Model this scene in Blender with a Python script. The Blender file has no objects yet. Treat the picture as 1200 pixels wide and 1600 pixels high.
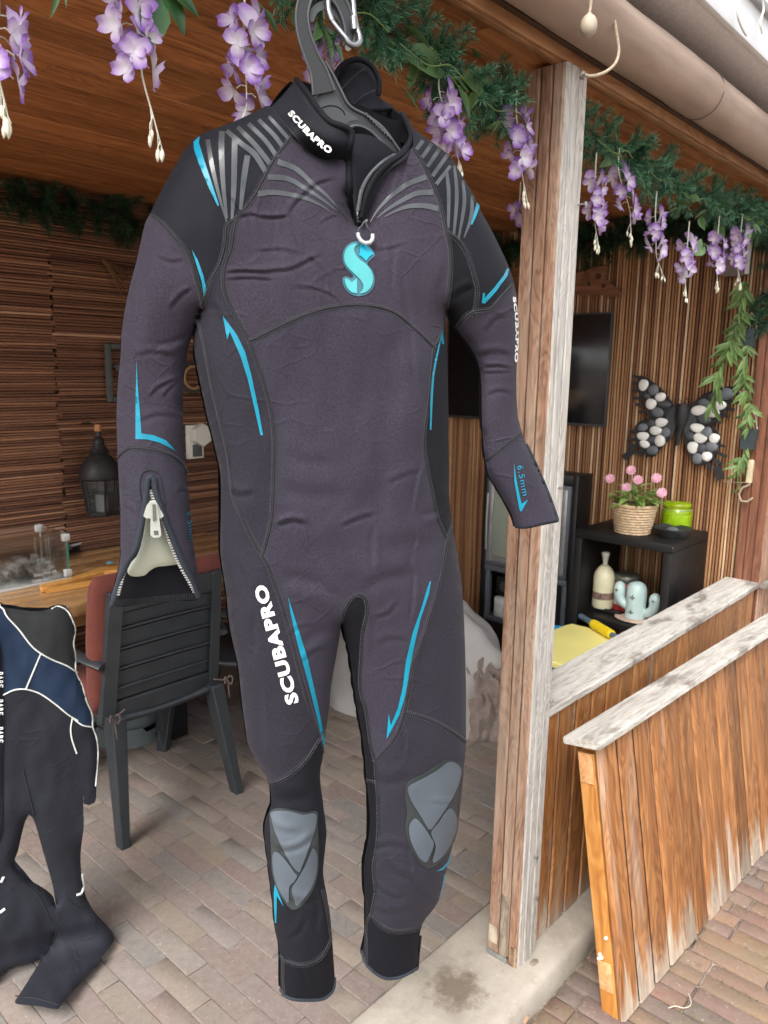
import bpy, bmesh, math, random
import numpy as np
from math import sin, cos, pi, radians, sqrt, atan2
from mathutils import Vector, Matrix, noise as mnoise
from mathutils.geometry import delaunay_2d_cdt

random.seed(7)
rng = np.random.RandomState(11)
SC = bpy.context.scene
COL = SC.collection

# ------------------------------------------------------------------ camera
CAM_POS = np.array([0.0, 0.0, 1.6])
PITCH = radians(10.6); ROLL = radians(0.92); FPX = 1200.0
_fw = np.array([0, cos(PITCH), -sin(PITCH)])
_r0 = np.array([1.0, 0, 0]); _u0 = np.cross(_r0, _fw)
_rt = cos(ROLL)*_r0 + sin(ROLL)*_u0
_up = -sin(ROLL)*_r0 + cos(ROLL)*_u0
cd = bpy.data.cameras.new('camera'); cam = bpy.data.objects.new('camera', cd); COL.objects.link(cam)
cd.sensor_fit = 'VERTICAL'; cd.sensor_height = 24.0; cd.lens = 24.0*FPX/1600.0
cd.clip_start = 0.05; cd.clip_end = 500.0
cd.dof.use_dof = True; cd.dof.focus_distance = 1.3; cd.dof.aperture_fstop = 6.0
M = Matrix(((_rt[0], _up[0], -_fw[0], CAM_POS[0]), (_rt[1], _up[1], -_fw[1], CAM_POS[1]),
            (_rt[2], _up[2], -_fw[2], CAM_POS[2]), (0, 0, 0, 1)))
cam.matrix_world = M
SC.camera = cam

# ------------------------------------------------------------------ sky, sun, exposure (overcast day)
SUN_EL, SUN_AZ = radians(52), radians(205)      # compass-like azimuth, from +Y clockwise: behind the camera
wd = bpy.data.worlds.new('World'); SC.world = wd; wd.use_nodes = True
nt = wd.node_tree; nt.nodes.clear()
sky = nt.nodes.new('ShaderNodeTexSky'); sky.sky_type = 'NISHITA'; sky.sun_disc = False
sky.sun_elevation = SUN_EL; sky.sun_rotation = SUN_AZ; sky.dust_density = 4.0; sky.air_density = 1.0
hs = nt.nodes.new('ShaderNodeHueSaturation'); hs.inputs['Saturation'].default_value = 0.22
bg = nt.nodes.new('ShaderNodeBackground'); bg.inputs['Strength'].default_value = 0.15
wo = nt.nodes.new('ShaderNodeOutputWorld')
nt.links.new(sky.outputs[0], hs.inputs['Color']); nt.links.new(hs.outputs[0], bg.inputs['Color']); nt.links.new(bg.outputs[0], wo.inputs[0])
sl = bpy.data.lights.new('sun', 'SUN'); sl.energy = 1.15; sl.angle = radians(35); sl.color = (1.0, 0.97, 0.93)
so = bpy.data.objects.new('sun', sl); COL.objects.link(so)
_sd = Vector((sin(SUN_AZ)*cos(SUN_EL), cos(SUN_AZ)*cos(SUN_EL), sin(SUN_EL)))
so.rotation_euler = (-_sd).to_track_quat('-Z', 'Y').to_euler(); so.location = (0, -3, 6)
SC.view_settings.view_transform = 'Standard'; SC.view_settings.look = 'None'
SC.view_settings.gamma = 1.0; SC.view_settings.use_curve_mapping = False
SC.view_settings.exposure = 1.52
SC.render.engine = 'CYCLES'
SC.cycles.use_denoising = True
SC.cycles.max_bounces = 8; SC.cycles.diffuse_bounces = 5; SC.cycles.transparent_max_bounces = 12

# ------------------------------------------------------------------ frames
AZ = radians(42.2); ROTZ = pi/2 - AZ            # the veranda's front edge runs along u, its depth along v
UD = np.array([sin(AZ), cos(AZ), 0]); VD = np.array([-cos(AZ), sin(AZ), 0]); ZD = np.array([0, 0, 1.0])
def W(a, b, c): return UD*a + VD*b + ZD*c
def ray(x, y): return _fw*FPX + _rt*(x-600) + _up*(800-y)
def hit(x, y, p, n):
    d = ray(x, y); return CAM_POS + d*(((p-CAM_POS)@n)/(d@n))
def tolocal(p): return (float(p@UD), float(p@VD), float(p[2]))
def onu(x, y, U): return tolocal(hit(x, y, UD*U, UD))      # where a sight line meets a real plane of the building
def onv(x, y, V): return tolocal(hit(x, y, VD*V, VD))
def onz(x, y, Z): return tolocal(hit(x, y, ZD*Z, ZD))
def project(p):
    q = np.array(p, float)-CAM_POS; z = q@_fw; return (600+FPX*(q@_rt)/z, 800-FPX*(q@_up)/z)

# ------------------------------------------------------------------ object helpers
def link(o): COL.objects.link(o); return o
def tag(o, label=None, cat=None, group=None, kind=None):
    if label: o['label'] = label
    if cat: o['category'] = cat
    if group: o['group'] = group
    if kind: o['kind'] = kind
    return o
def thing(name, label, cat, loc=(0, 0, 0), rot=0.0, group=None, uvw=True):
    """an Empty at the base of a thing; loc in (u, v, z) of the veranda when uvw"""
    o = bpy.data.objects.new(name, None); link(o)
    o.location = W(*loc) if uvw else loc
    o.rotation_euler = (0, 0, (ROTZ if uvw else 0)+rot); o.empty_display_size = 0.05
    return tag(o, label, cat, group)
class MB:
    def __init__(s): s.v = []; s.f = []; s.a = []
    def add(s, vs, fs, a=0.0):
        b = len(s.v); s.v += [tuple(float(c) for c in p) for p in vs]; s.f += [tuple(i+b for i in f) for f in fs]; s.a += [a]*len(vs); return s
    def box(s, x0, x1, y0, y1, z0, z1, a=0.0):
        return s.add([(x0,y0,z0),(x1,y0,z0),(x1,y1,z0),(x0,y1,z0),(x0,y0,z1),(x1,y0,z1),(x1,y1,z1),(x0,y1,z1)],
                     [(0,3,2,1),(4,5,6,7),(0,1,5,4),(1,2,6,5),(2,3,7,6),(3,0,4,7)], a)
    def hexa(s, p):      # eight corners: four below, four above
        return s.add(p, [(0,3,2,1),(4,5,6,7),(0,1,5,4),(1,2,6,5),(2,3,7,6),(3,0,4,7)])
    def tube(s, pts, r, n=8, closed=False, caps=True, flat=1.0, a=0.0):
        pts = [Vector(p) for p in pts]; m = len(pts)
        rs = r if isinstance(r, (list, tuple)) else [r]*m
        prev = None; vs = []
        for i, p in enumerate(pts):
            if closed: t = pts[(i+1) % m]-pts[i-1]
            else: t = pts[min(i+1, m-1)]-pts[max(i-1, 0)]
            if t.length < 1e-9: t = Vector((0, 0, 1))
            t.normalize()
            if prev is None:
                ax = Vector((0, 0, 1)) if abs(t.z) < 0.9 else Vector((1, 0, 0))
                nn = t.cross(ax).normalized()
            else:
                nn = prev-t*prev.dot(t)
                nn = nn.normalized() if nn.length > 1e-6 else t.orthogonal().normalized()
            prev = nn; bb = t.cross(nn)
            for k in range(n):
                an = 2*pi*k/n; vs.append(p+(nn*cos(an)+bb*sin(an)*flat)*rs[i])
        fs = []
        for i in range(m if closed else m-1):
            j = (i+1) % m
            for k in range(n):
                l = (k+1) % n; fs.append((i*n+k, i*n+l, j*n+l, j*n+k))
        if caps and not closed:
            fs.append(tuple(range(n-1, -1, -1))); fs.append(tuple((m-1)*n+k for k in range(n)))
        return s.add(vs, fs, a)
    def lathe(s, prof, n=24, c=(0, 0, 0), sx=1.0, sy=1.0, a=0.0):
        vs = []; fs = []; m = len(prof)
        for r, z in prof:
            for k in range(n):
                an = 2*pi*k/n; vs.append((c[0]+r*cos(an)*sx, c[1]+r*sin(an)*sy, c[2]+z))
        for i in range(m-1):
            for k in range(n):
                l = (k+1) % n; fs.append((i*n+k, i*n+l, (i+1)*n+l, (i+1)*n+k))
        fs.append(tuple(range(n-1, -1, -1))); fs.append(tuple((m-1)*n+k for k in range(n)))
        return s.add(vs, fs, a)
    def prism(s, poly, fn, d0, d1, a=0.0):
        """outline in 2-D, fn(x, y, d) -> point, between depths d0 and d1"""
        n = len(poly)
        vs = [fn(x, y, d0) for x, y in poly]+[fn(x, y, d1) for x, y in poly]
        fs = [tuple(range(n-1, -1, -1)), tuple(range(n, 2*n))]+[(i, (i+1) % n, (i+1) % n+n, i+n) for i in range(n)]
        return s.add(vs, fs, a)
    def grid(s, P, closed_u=False, a=0.0):
        m = len(P); n = len(P[0]); fs = []
        for i in range(m-1):
            for j in range(n if closed_u else n-1):
                l = (j+1) % n; fs.append((i*n+j, i*n+l, (i+1)*n+l, (i+1)*n+j))
        return s.add([p for row in P for p in row], fs, a)
    def mesh(s, name, mat, smooth=None, fix=True):
        me = bpy.data.meshes.new(name); me.from_pydata(s.v, [], s.f)
        at = me.attributes.new('rnd', 'FLOAT', 'POINT'); at.data.foreach_set('value', s.a)
        if fix:
            bm = bmesh.new(); bm.from_mesh(me); bmesh.ops.recalc_face_normals(bm, faces=bm.faces); bm.to_mesh(me); bm.free()
        if mat: me.materials.append(mat)
        if smooth is not None:
            me.polygons.foreach_set('use_smooth', [True]*len(me.polygons))
            if smooth < 180: me.set_sharp_from_angle(angle=radians(smooth))
        me.update(); return me
    def build(s, name, mat, parent=None, smooth=None, fix=True, kind=None, label=None):
        o = bpy.data.objects.new(name, s.mesh(name, mat, smooth, fix)); link(o)
        if parent is not None: o.parent = parent
        if kind: o['kind'] = kind
        if label: o['label'] = label
        return o
def inst(name, me, parent, loc=(0, 0, 0), rot=(0, 0, 0), sc=(1, 1, 1)):
    o = bpy.data.objects.new(name, me); link(o); o.parent = parent; o.location = loc; o.rotation_euler = rot; o.scale = sc
    return o
def bevel_box_mesh(name, sx, sy, sz, b, mat, seg=1, jit=0.0, seed=0):
    bm = bmesh.new(); bmesh.ops.create_cube(bm, size=1.0)
    for v in bm.verts: v.co = Vector((v.co.x*sx, v.co.y*sy, v.co.z*sz))
    bmesh.ops.bevel(bm, geom=bm.edges[:], offset=b, segments=seg, affect='EDGES', profile=0.5)
    if jit:
        r = random.Random(seed)
        for v in bm.verts: v.co += Vector((r.uniform(-jit, jit), r.uniform(-jit, jit), r.uniform(-jit, jit)*0.5))
    me = bpy.data.meshes.new(name); bm.to_mesh(me); bm.free()
    if mat: me.materials.append(mat)
    me.polygons.foreach_set('use_smooth', [True]*len(me.polygons)); me.set_sharp_from_angle(angle=radians(40))
    return me
def bbox(name, mat, parent, x0, x1, y0, y1, z0, z1, b=0.003, seg=2):
    me = bevel_box_mesh(name, x1-x0, y1-y0, z1-z0, min(b, (x1-x0)*.45, (y1-y0)*.45, (z1-z0)*.45), mat, seg)
    return inst(name, me, parent, ((x0+x1)/2, (y0+y1)/2, (z0+z1)/2))
def smooth_poly(pts, step, closed=False):
    """Catmull-Rom through the points, resampled about every step"""
    P = [np.array(p, float) for p in pts]; n = len(P); out = []
    rngi = range(n if closed else n-1)
    for i in rngi:
        p1 = P[i]; p2 = P[(i+1) % n]
        p0 = P[i-1] if (closed or i > 0) else 2*p1-p2
        p3 = P[(i+2) % n] if (closed or i+2 < n) else 2*p2-p1
        k = max(1, int(round(np.linalg.norm(p2-p1)/step)))
        for j in range(k):
            t = j/k
            out.append(0.5*((2*p1)+(-p0+p2)*t+(2*p0-5*p1+4*p2-p3)*t*t+(-p0+3*p1-3*p2+p3)*t**3))
    if not closed: out.append(P[-1])
    return out

# ------------------------------------------------------------------ materials
class NT:
    def __init__(s, name):
        s.m = bpy.data.materials.new(name); s.m.use_nodes = True; s.t = s.m.node_tree; s.n = s.t.nodes
        s.b = s.n['Principled BSDF']
    def node(s, typ, **kw):
        x = s.n.new(typ)
        for k, v in kw.items(): setattr(x, k, v)
        return x
    def l(s, a, b): s.t.links.new(a, b)
    def coords(s, scale=(1, 1, 1), objrand=True, kind='Object', rot=(0, 0, 0)):
        tc = s.node('ShaderNodeTexCoord'); mp = s.node('ShaderNodeMapping')
        mp.inputs['Scale'].default_value = scale; mp.inputs['Rotation'].default_value = rot
        s.l(tc.outputs[kind], mp.inputs['Vector'])
        if objrand:
            oi = s.node('ShaderNodeObjectInfo'); mm = s.node('ShaderNodeMath', operation='MULTIPLY'); mm.inputs[1].default_value = 37.0
            s.l(oi.outputs['Random'], mm.inputs[0]); s.l(mm.outputs[0], mp.inputs['Location'])
        return mp.outputs[0]
    def noise(s, vec, scale, detail=4, rough=0.55, dist=0.0):
        x = s.node('ShaderNodeTexNoise'); x.inputs['Scale'].default_value = scale; x.inputs['Detail'].default_value = detail
        x.inputs['Roughness'].default_value = rough; x.inputs['Distortion'].default_value = dist
        s.l(vec, x.inputs['Vector']); return x.outputs['Fac']
    def ramp(s, fac, stops, interp='LINEAR'):
        x = s.node('ShaderNodeValToRGB'); x.color_ramp.interpolation = interp; e = x.color_ramp.elements
        while len(e) < len(stops): e.new(0.5)
        for i, (p, c) in enumerate(stops):
            e[i].position = p; e[i].color = (*c, 1) if len(c) == 3 else c
        s.l(fac, x.inputs['Fac']); return x.outputs['Color']
    def mix(s, fac, a, b, mode='MIX'):
        x = s.node('ShaderNodeMix', data_type='RGBA', blend_type=mode)
        for src, i in ((fac, 0), (a, 6), (b, 7)):
            if hasattr(src, 'node') or isinstance(src, bpy.types.NodeSocket): s.l(src, x.inputs[i])
            elif i == 0: x.inputs[0].default_value = src
            else: x.inputs[i].default_value = (*src, 1)
        return x.outputs[2]
    def math(s, op, a, b=0.0):
        x = s.node('ShaderNodeMath', operation=op)
        for i, q in enumerate((a, b)):
            if isinstance(q, bpy.types.NodeSocket): s.l(q, x.inputs[i])
            else: x.inputs[i].default_value = q
        return x.outputs[0]
    def maprange(s, v, a, b, c=0.0, d=1.0):
        x = s.node('ShaderNodeMapRange'); s.l(v, x.inputs[0])
        for i, q in enumerate((a, b, c, d)): x.inputs[i+1].default_value = q
        return x.outputs[0]
    def bump(s, h, strength, dist=0.002):
        x = s.node('ShaderNodeBump'); x.inputs['Strength'].default_value = strength; x.inputs['Distance'].default_value = dist
        s.l(h, x.inputs['Height'])
        if s.b.inputs['Normal'].is_linked: s.l(s.b.inputs['Normal'].links[0].from_socket, x.inputs['Normal'])
        s.l(x.outputs[0], s.b.inputs['Normal'])
    def color(s, c):
        if isinstance(c, bpy.types.NodeSocket): s.l(c, s.b.inputs['Base Color'])
        else: s.b.inputs['Base Color'].default_value = (*c, 1)
    def rough(s, r):
        if isinstance(r, bpy.types.NodeSocket): s.l(r, s.b.inputs['Roughness'])
        else: s.b.inputs['Roughness'].default_value = r
def sc3(c, k): return tuple(x*k for x in c)
def plain(name, c, rough=0.5, var=0.25, scale=20, bump=0.0, bscale=200, metallic=0.0, coat=0.0, spec=0.5, bdist=0.001, objrand=True, hueobj=0.0, sheen=0.0):
    t = NT(name); vec = t.coords(objrand=objrand)
    n = t.noise(vec, scale, 5)
    col = t.ramp(n, [(0.3, sc3(c, 1-var)), (0.7, sc3(c, 1+var))])
    if hueobj:
        oi = t.node('ShaderNodeObjectInfo'); k = t.maprange(oi.outputs['Random'], 0, 1, 1-hueobj, 1+hueobj)
        cb = t.node('ShaderNodeVectorMath', operation='SCALE'); t.l(col, cb.inputs[0]); t.l(k, cb.inputs['Scale']); col = cb.outputs[0]
    t.color(col); t.b.inputs['Metallic'].default_value = metallic
    t.rough(t.maprange(n, 0.25, 0.75, max(0.02, rough-0.08), min(1, rough+0.08)))
    t.b.inputs['Specular IOR Level'].default_value = spec
    if coat: t.b.inputs['Coat Weight'].default_value = coat; t.b.inputs['Coat Roughness'].default_value = 0.1
    if sheen: t.b.inputs['Sheen Weight'].default_value = sheen; t.b.inputs['Sheen Roughness'].default_value = 0.5
    if bump: t.bump(t.noise(vec, bscale, 3), bump, bdist)
    return t.m
def wood(name, dark, mid, light, axis=0, rough=0.55, grain=30.0, weather=None, wamt=0.5, objvar=0.25, bump=0.25, knots=True, coat=0.0, wscale=1.5, foot=None):
    """plank running along one local axis; weather = bleached colour in streaks"""
    t = NT(name)
    st = [1.0, 1.0, 1.0]; st[axis] = 0.06
    vec = t.coords(tuple(st)); vecf = t.coords()
    n1 = t.noise(vec, grain, 6, 0.6, 0.6); n2 = t.noise(vec, grain*4.5, 4, 0.6)
    st2 = [1.0, 1.0, 1.0]; st2[axis] = 0.18
    vr = t.coords(tuple(st2))
    n3 = t.noise(vr, grain*0.25, 3, 0.5, 1.5)
    rings = t.math('ADD', t.math('MULTIPLY', t.math('SINE', t.math('MULTIPLY', n3, 70.0)), 0.5), 0.5)
    g = t.math('ADD', t.math('MULTIPLY', n1, 0.7), t.math('MULTIPLY', n2, 0.3))
    g = t.math('ADD', t.math('MULTIPLY', g, 0.86), t.math('MULTIPLY', rings, 0.14))
    col = t.ramp(g, [(0.33, dark), (0.5, mid), (0.68, light)])
    if knots:
        vo = t.node('ShaderNodeTexVoronoi'); vo.inputs['Scale'].default_value = 4.0
        st3 = [1.0, 1.0, 1.0]; st3[axis] = 0.55
        t.l(t.coords(tuple(st3)), vo.inputs['Vector'])
        k = t.maprange(vo.outputs['Distance'], 0.015, 0.09, 0.85, 0)
        col = t.mix(k, col, sc3(dark, 0.45))
    if weather:
        sw = [1.0, 1.0, 1.0]; sw[axis] = 0.12
        w = t.noise(t.coords(tuple(sw)), 9.0*wscale, 5, 0.65, 0.4)
        lo = 0.72-wamt*0.5
        wf = t.maprange(w, lo-0.09, lo+0.09, 0, 1)
        wc = t.ramp(g, [(0.3, sc3(weather, 0.55)), (0.55, weather), (0.8, sc3(weather, 1.2))])
        col = t.mix(wf, col, wc)
    if foot:      # water bleached foot of the boards: colour, height in metres, ragged edge
        tc = t.node('ShaderNodeTexCoord'); sx = t.node('ShaderNodeSeparateXYZ'); t.l(tc.outputs['Object'], sx.inputs[0])
        sf = [1.0, 1.0, 1.0]; sf[axis] = 0.05
        rag = t.noise(t.coords(tuple(sf)), 26, 4, 0.6)
        hgt_ = t.math('ADD', sx.outputs['Z'], t.math('MULTIPLY', t.math('SUBTRACT', rag, 0.5), -foot[1]*5.0))
        wf = t.maprange(hgt_, foot[1]*0.2, foot[1]*0.75, 0.75, 0)
        col = t.mix(wf, col, t.ramp(g, [(0.3, sc3(foot[0], 0.6)), (0.7, sc3(foot[0], 1.2))]))
    oi = t.node('ShaderNodeObjectInfo'); k = t.maprange(oi.outputs['Random'], 0, 1, 1-objvar, 1+objvar)
    cb = t.node('ShaderNodeVectorMath', operation='SCALE'); t.l(col, cb.inputs[0]); t.l(k, cb.inputs['Scale'])
    t.color(cb.outputs[0]); t.rough(t.maprange(g, 0.2, 0.8, rough+0.1, rough-0.1))
    t.bump(g, bump, 0.002)
    if coat: t.b.inputs['Coat Weight'].default_value = coat; t.b.inputs['Coat Roughness'].default_value = 0.25
    return t.m
# ------------------------------------------------------------------ structure
WALL_V = 3.30; WALL_U = 3.50
def ceil_z(v): return 2.270+(v-0.95)*0.020
def struct(name, mb, mat, smooth=None):
    o = mb.build(name, mat, None, smooth); o.rotation_euler = (0, 0, ROTZ); o['kind'] = 'structure'; return o

def paver_mat(name, stops, dirt, moss=None, speck=0.5):
    t = NT(name); vec = t.coords(); oi = t.node('ShaderNodeObjectInfo')
    at = t.node('ShaderNodeAttribute', attribute_name='rnd')
    col = t.ramp(t.math('FRACT', t.math('ADD', oi.outputs['Random'], at.outputs['Fac'])), stops)
    n = t.noise(vec, 9, 6, 0.62); n2 = t.noise(vec, 120, 3, 0.6); n3 = t.noise(vec, 35, 4, 0.7)
    gp_ = t.node('ShaderNodeNewGeometry'); nw = t.noise(gp_.outputs['Position'], 3.2, 6, 0.65); nw2 = t.noise(gp_.outputs['Position'], 46, 4, 0.7)
    col = t.mix(t.maprange(nw, 0.38, 0.64, 0.1, 0.55), col, dirt); col = t.mix(t.maprange(nw2, 0.42, 0.66, 0, 0.5), col, sc3(dirt, 1.35)); col = t.mix(t.maprange(nw2, 0.30, 0.42, 0.45, 0), col, sc3(dirt, 0.62))
    col = t.mix(t.maprange(n, 0.34, 0.68, 0.0, 0.6), col, dirt)
    col = t.mix(t.maprange(n2, 0.62, 0.75, 0, speck), col, (0.42, 0.39, 0.34))
    col = t.mix(t.maprange(n3, 0.25, 0.42, 0.45, 0), col, sc3(dirt, 0.45))
    if moss:
        tc = t.node('ShaderNodeTexCoord'); mp = t.node('ShaderNodeMapping'); t.l(tc.outputs['Object'], mp.inputs[0])
        geo = t.node('ShaderNodeNewGeometry')
        m = t.noise(geo.outputs['Position'], 4.5, 5, 0.7)
        m2 = t.noise(geo.outputs['Position'], 60, 4, 0.7)
        f = t.math('MULTIPLY', t.maprange(m, 0.50, 0.66, 0, 1), t.maprange(m2, 0.42, 0.60, 0, 0.75))
        col = t.mix(f, col, moss)
    t.color(col); t.rough(0.85); t.b.inputs['Specular IOR Level'].default_value = 0.3
    t.bump(n2, 0.35, 0.002); t.bump(n3, 0.3, 0.004)
    return t.m
M_PAVER = paver_mat('floor_paver', [(0.0, (.205,.132,.112)), (0.2, (.185,.132,.118)), (0.4, (.20,.158,.122)), (0.55, (.235,.18,.12)), (0.7, (.172,.15,.13)), (0.85, (.152,.15,.147)), (1.0, (.205,.145,.126))], (.185,.158,.138))
M_KLINK = paver_mat('yard_klinker', [(0.0, (.20,.090,.070)), (0.25, (.16,.103,.093)), (0.45, (.125,.098,.094)), (0.6, (.235,.145,.075)), (0.8, (.21,.115,.083)), (1.0, (.14,.11,.10))], (.145,.108,.085), moss=(.10,.13,.035))
M_SAND = plain('joint_sand', (.185, .16, .135), 0.95, 0.4, 60, 0.6, 300)
M_GROUND = plain('yard_ground', (.22, .18, .15), 0.95, 0.5, 25, 0.9, 120, bdist=0.006)

# --- veranda floor: sand bed with individually laid pavers
floor = struct('floor', MB().box(-2.6, WALL_U, 1.10, WALL_V, -0.08, -0.0035), M_SAND)
variants = [bevel_box_mesh('paver', 0.2090, 0.0636, 0.05, 0.0022, M_PAVER, 1, 0.0012, s) for s in range(5)]
rr = random.Random(3)
far = MB(); nb = 0
cells = []
i = 0; uu = WALL_U-0.034
while uu > -2.5:
    off = (0.105 if (i+(rr.random() < .2)) % 2 else 0.0)+rr.uniform(-0.012, 0.012)
    vv = 1.152+0.1035
    first = True
    v0 = 1.152
    if off > 0.05: cells.append((uu, v0+off/2, (off-.002)/.2085)); v0 += off
    while v0 < WALL_V:
        cells.append((uu, v0+0.1035, 1.0)); v0 += 0.210
    uu -= 0.0645; i += 1
def cell_key(c):
    p = W(c[0], c[1], 0); x, y = project(p); z = (p-CAM_POS)@_fw
    seen = -60 < x < 1260 and y < 1700
    return (0 if seen else 1, z)
cells.sort(key=cell_key)
for k, (a, b, ln) in enumerate(cells):
    dz = rr.uniform(-0.0022, 0.0022)
    if k < 290:
        o = inst('paver', variants[k % 5], floor, (a, b, -0.025+dz), (rr.uniform(-.008, .008), rr.uniform(-.008, .008), rr.uniform(-.008, .008)), (1, 1, 1))
        if ln < 1: o.scale = (ln, 1, 1)
        o.rotation_euler.z += pi/2
    else:
        h = 0.104*ln; far.box(a-.0314, a+.0314, b-h, b+h, -0.05, dz, rr.random())
far.build('paver_field', M_PAVER, floor, kind='stuff')

# --- concrete kerb under the posts
t = NT('kerb_concrete'); vec = t.coords(objrand=False)
n = t.noise(vec, 6, 6, 0.65); n2 = t.noise(vec, 150, 3); n3 = t.noise(vec, 22, 5, 0.7)
col = t.ramp(n, [(0.3, (.26,.23,.19)), (0.5, (.36,.32,.265)), (0.72, (.44,.40,.335))])
col = t.mix(t.maprange(n3, 0.58, 0.72, 0, 0.35), col, (.17,.14,.10))
col = t.mix(t.maprange(n2, 0.64, 0.72, 0, 0.5), col, (.55,.50,.42))
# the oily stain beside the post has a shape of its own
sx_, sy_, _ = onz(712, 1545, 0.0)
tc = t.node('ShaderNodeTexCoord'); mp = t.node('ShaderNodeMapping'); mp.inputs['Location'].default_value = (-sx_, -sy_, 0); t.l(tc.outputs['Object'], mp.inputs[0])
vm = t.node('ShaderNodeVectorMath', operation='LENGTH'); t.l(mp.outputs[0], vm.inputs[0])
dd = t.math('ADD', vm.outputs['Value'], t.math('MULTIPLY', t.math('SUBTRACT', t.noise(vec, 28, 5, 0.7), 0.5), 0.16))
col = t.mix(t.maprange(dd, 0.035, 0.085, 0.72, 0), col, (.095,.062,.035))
t.color(col); t.rough(0.88); t.bump(n2, 0.3, 0.002); t.bump(n3, 0.35, 0.006)
M_CONC = t.m
mb = MB(); NU = 160; rows = []
prof = [(1.148, -0.10), (1.148, -0.001), (1.142, 0.003), (1.10, 0.004), (1.02, 0.004), (0.95, 0.004), (0.895, 0.004), (0.878, 0.001), (0.868, -0.010), (0.865, -0.05), (0.862, -0.11)]
for k in range(NU+1):
    a = -2.6+k*(6.3/NU); row = []
    for (b, z) in prof:
        q = mnoise.noise(Vector((a*9, b*14, z*9)))*0.005 + mnoise.noise(Vector((a*35, b*40, z*30)))*0.0035
        row.append((a, b+(q if b < 0.9 else 0), z+(q*0.8 if b < 1.0 else 0)))
    rows.append(row)
mb.grid(rows)
struct('concrete_kerb', mb, M_CONC, 50)

# --- yard outside: soil sheet to the horizon with klinkers near the fence
gr = MB()
gr.add([(-80, -90, -0.0705), (80, -90, -0.0705), (80, 0.872, -0.0705), (-80, 0.872, -0.0705)], [(0, 1, 2, 3)])
gr.add([(-80, 3.6, -0.0705), (80, 3.6, -0.0705), (80, 80, -0.0705), (-80, 80, -0.0705)], [(0, 1, 2, 3)])
gr.add([(3.9, 0.872, -0.0705), (80, 0.872, -0.0705), (80, 3.6, -0.0705), (3.9, 3.6, -0.0705)], [(0, 1, 2, 3)])
gr.add([(-80, 0.872, -0.0705), (-2.6, 0.872, -0.0705), (-2.6, 3.6, -0.0705), (-80, 3.6, -0.0705)], [(0, 1, 2, 3)])
ground = struct('ground', gr, M_GROUND)
kv = [bevel_box_mesh('klinker', 0.205, 0.0565, 0.06, 0.006, M_KLINK, 2, 0.0018, 20+s) for s in range(5)]
kl = []
a = 3.75; r2 = random.Random(5)
while a > -1.2:
    b = 0.86-0.1025-r2.choice([0.0, 0.07, 0.14, 0.03])
    if b < 0.70: kl.append((a, 0.86-(0.86-b-0.1025)/2, (0.86-b-0.1025)))
    while b > -2.2:
        kl.append((a, b, 0.205)); b -= 0.2095
    a -= 0.0605
kl.sort(key=cell_key)
far = MB()
for k, (a, b, ln) in enumerate(kl):
    if k < 285:
        o = inst('klinker', kv[k % 5], ground, (a, b, -0.092+r2.uniform(-.0035, .0035)), (r2.uniform(-.02, .02), r2.uniform(-.02, .02), pi/2+r2.uniform(-.012, .012)), (max(0.12, (ln-0.003)/0.205) if ln < 0.2 else 1, 1, 1))
    else:
        far.box(a-.028, a+.028, b-ln/2+.001, b+ln/2-.001, -0.12, -0.062+r2.uniform(-.003, .003), r2.random())
far.build('klinker_field', M_KLINK, ground, kind='stuff')
# grit, moss tufts and crumbs in the joints beside the kerb
M_CRUMB = plain('joint_crumbs', (.16, .13, .085), 0.95, 0.6, 40)
mb = MB(); r3 = random.Random(9)
for k in range(1500):
    a = r3.uniform(1.0, 3.4); b = 0.858-abs(r3.gauss(0, 0.02)) if r3.random() < 0.75 else r3.uniform(0.1, 0.85)
    s_ = r3.uniform(0.0012, 0.0045); z = -0.064+(0.004 if b > 0.84 else 0.0)
    p = [(a+s_*r3.uniform(-1, 1), b+s_*r3.uniform(-1, 1), z+s_*r3.uniform(-.5, 1)) for _ in range(4)]
    mb.add(p, [(0, 1, 2), (0, 2, 3), (0, 3, 1), (1, 3, 2)])
g = mb.build('grit', M_CRUMB); g.rotation_euler = (0, 0, ROTZ)
tag(g, 'brown grit and crumbs lying in the joints along the kerb', 'grit', kind='stuff')
M_MOSS = plain('moss', (.085, .12, .03), 0.95, 0.5, 60)
mb = MB()
for k in range(2600):
    a = r3.uniform(1.5, 3.2); b = r3.uniform(0.0, 0.8)
    if mnoise.noise(Vector((a*2.2, b*2.2, 3.1))) < 0.12: continue
    a = 3.75-0.0605*round((3.75-a)/0.0605)+0.03025+r3.uniform(-.005, .005)
    s_ = r3.uniform(0.002, 0.006); z = -0.068
    mb.add([(a-s_*.5, b, z), (a+s_*.5, b+s_*.3, z), (a+r3.uniform(-s_, s_), b+r3.uniform(-s_, s_), z+s_*1.4)], [(0, 1, 2)])
g = mb.build('moss', M_MOSS); g.rotation_euler = (0, 0, ROTZ)
tag(g, 'green moss growing between the klinkers outside the fence', 'moss', kind='stuff')

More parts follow.
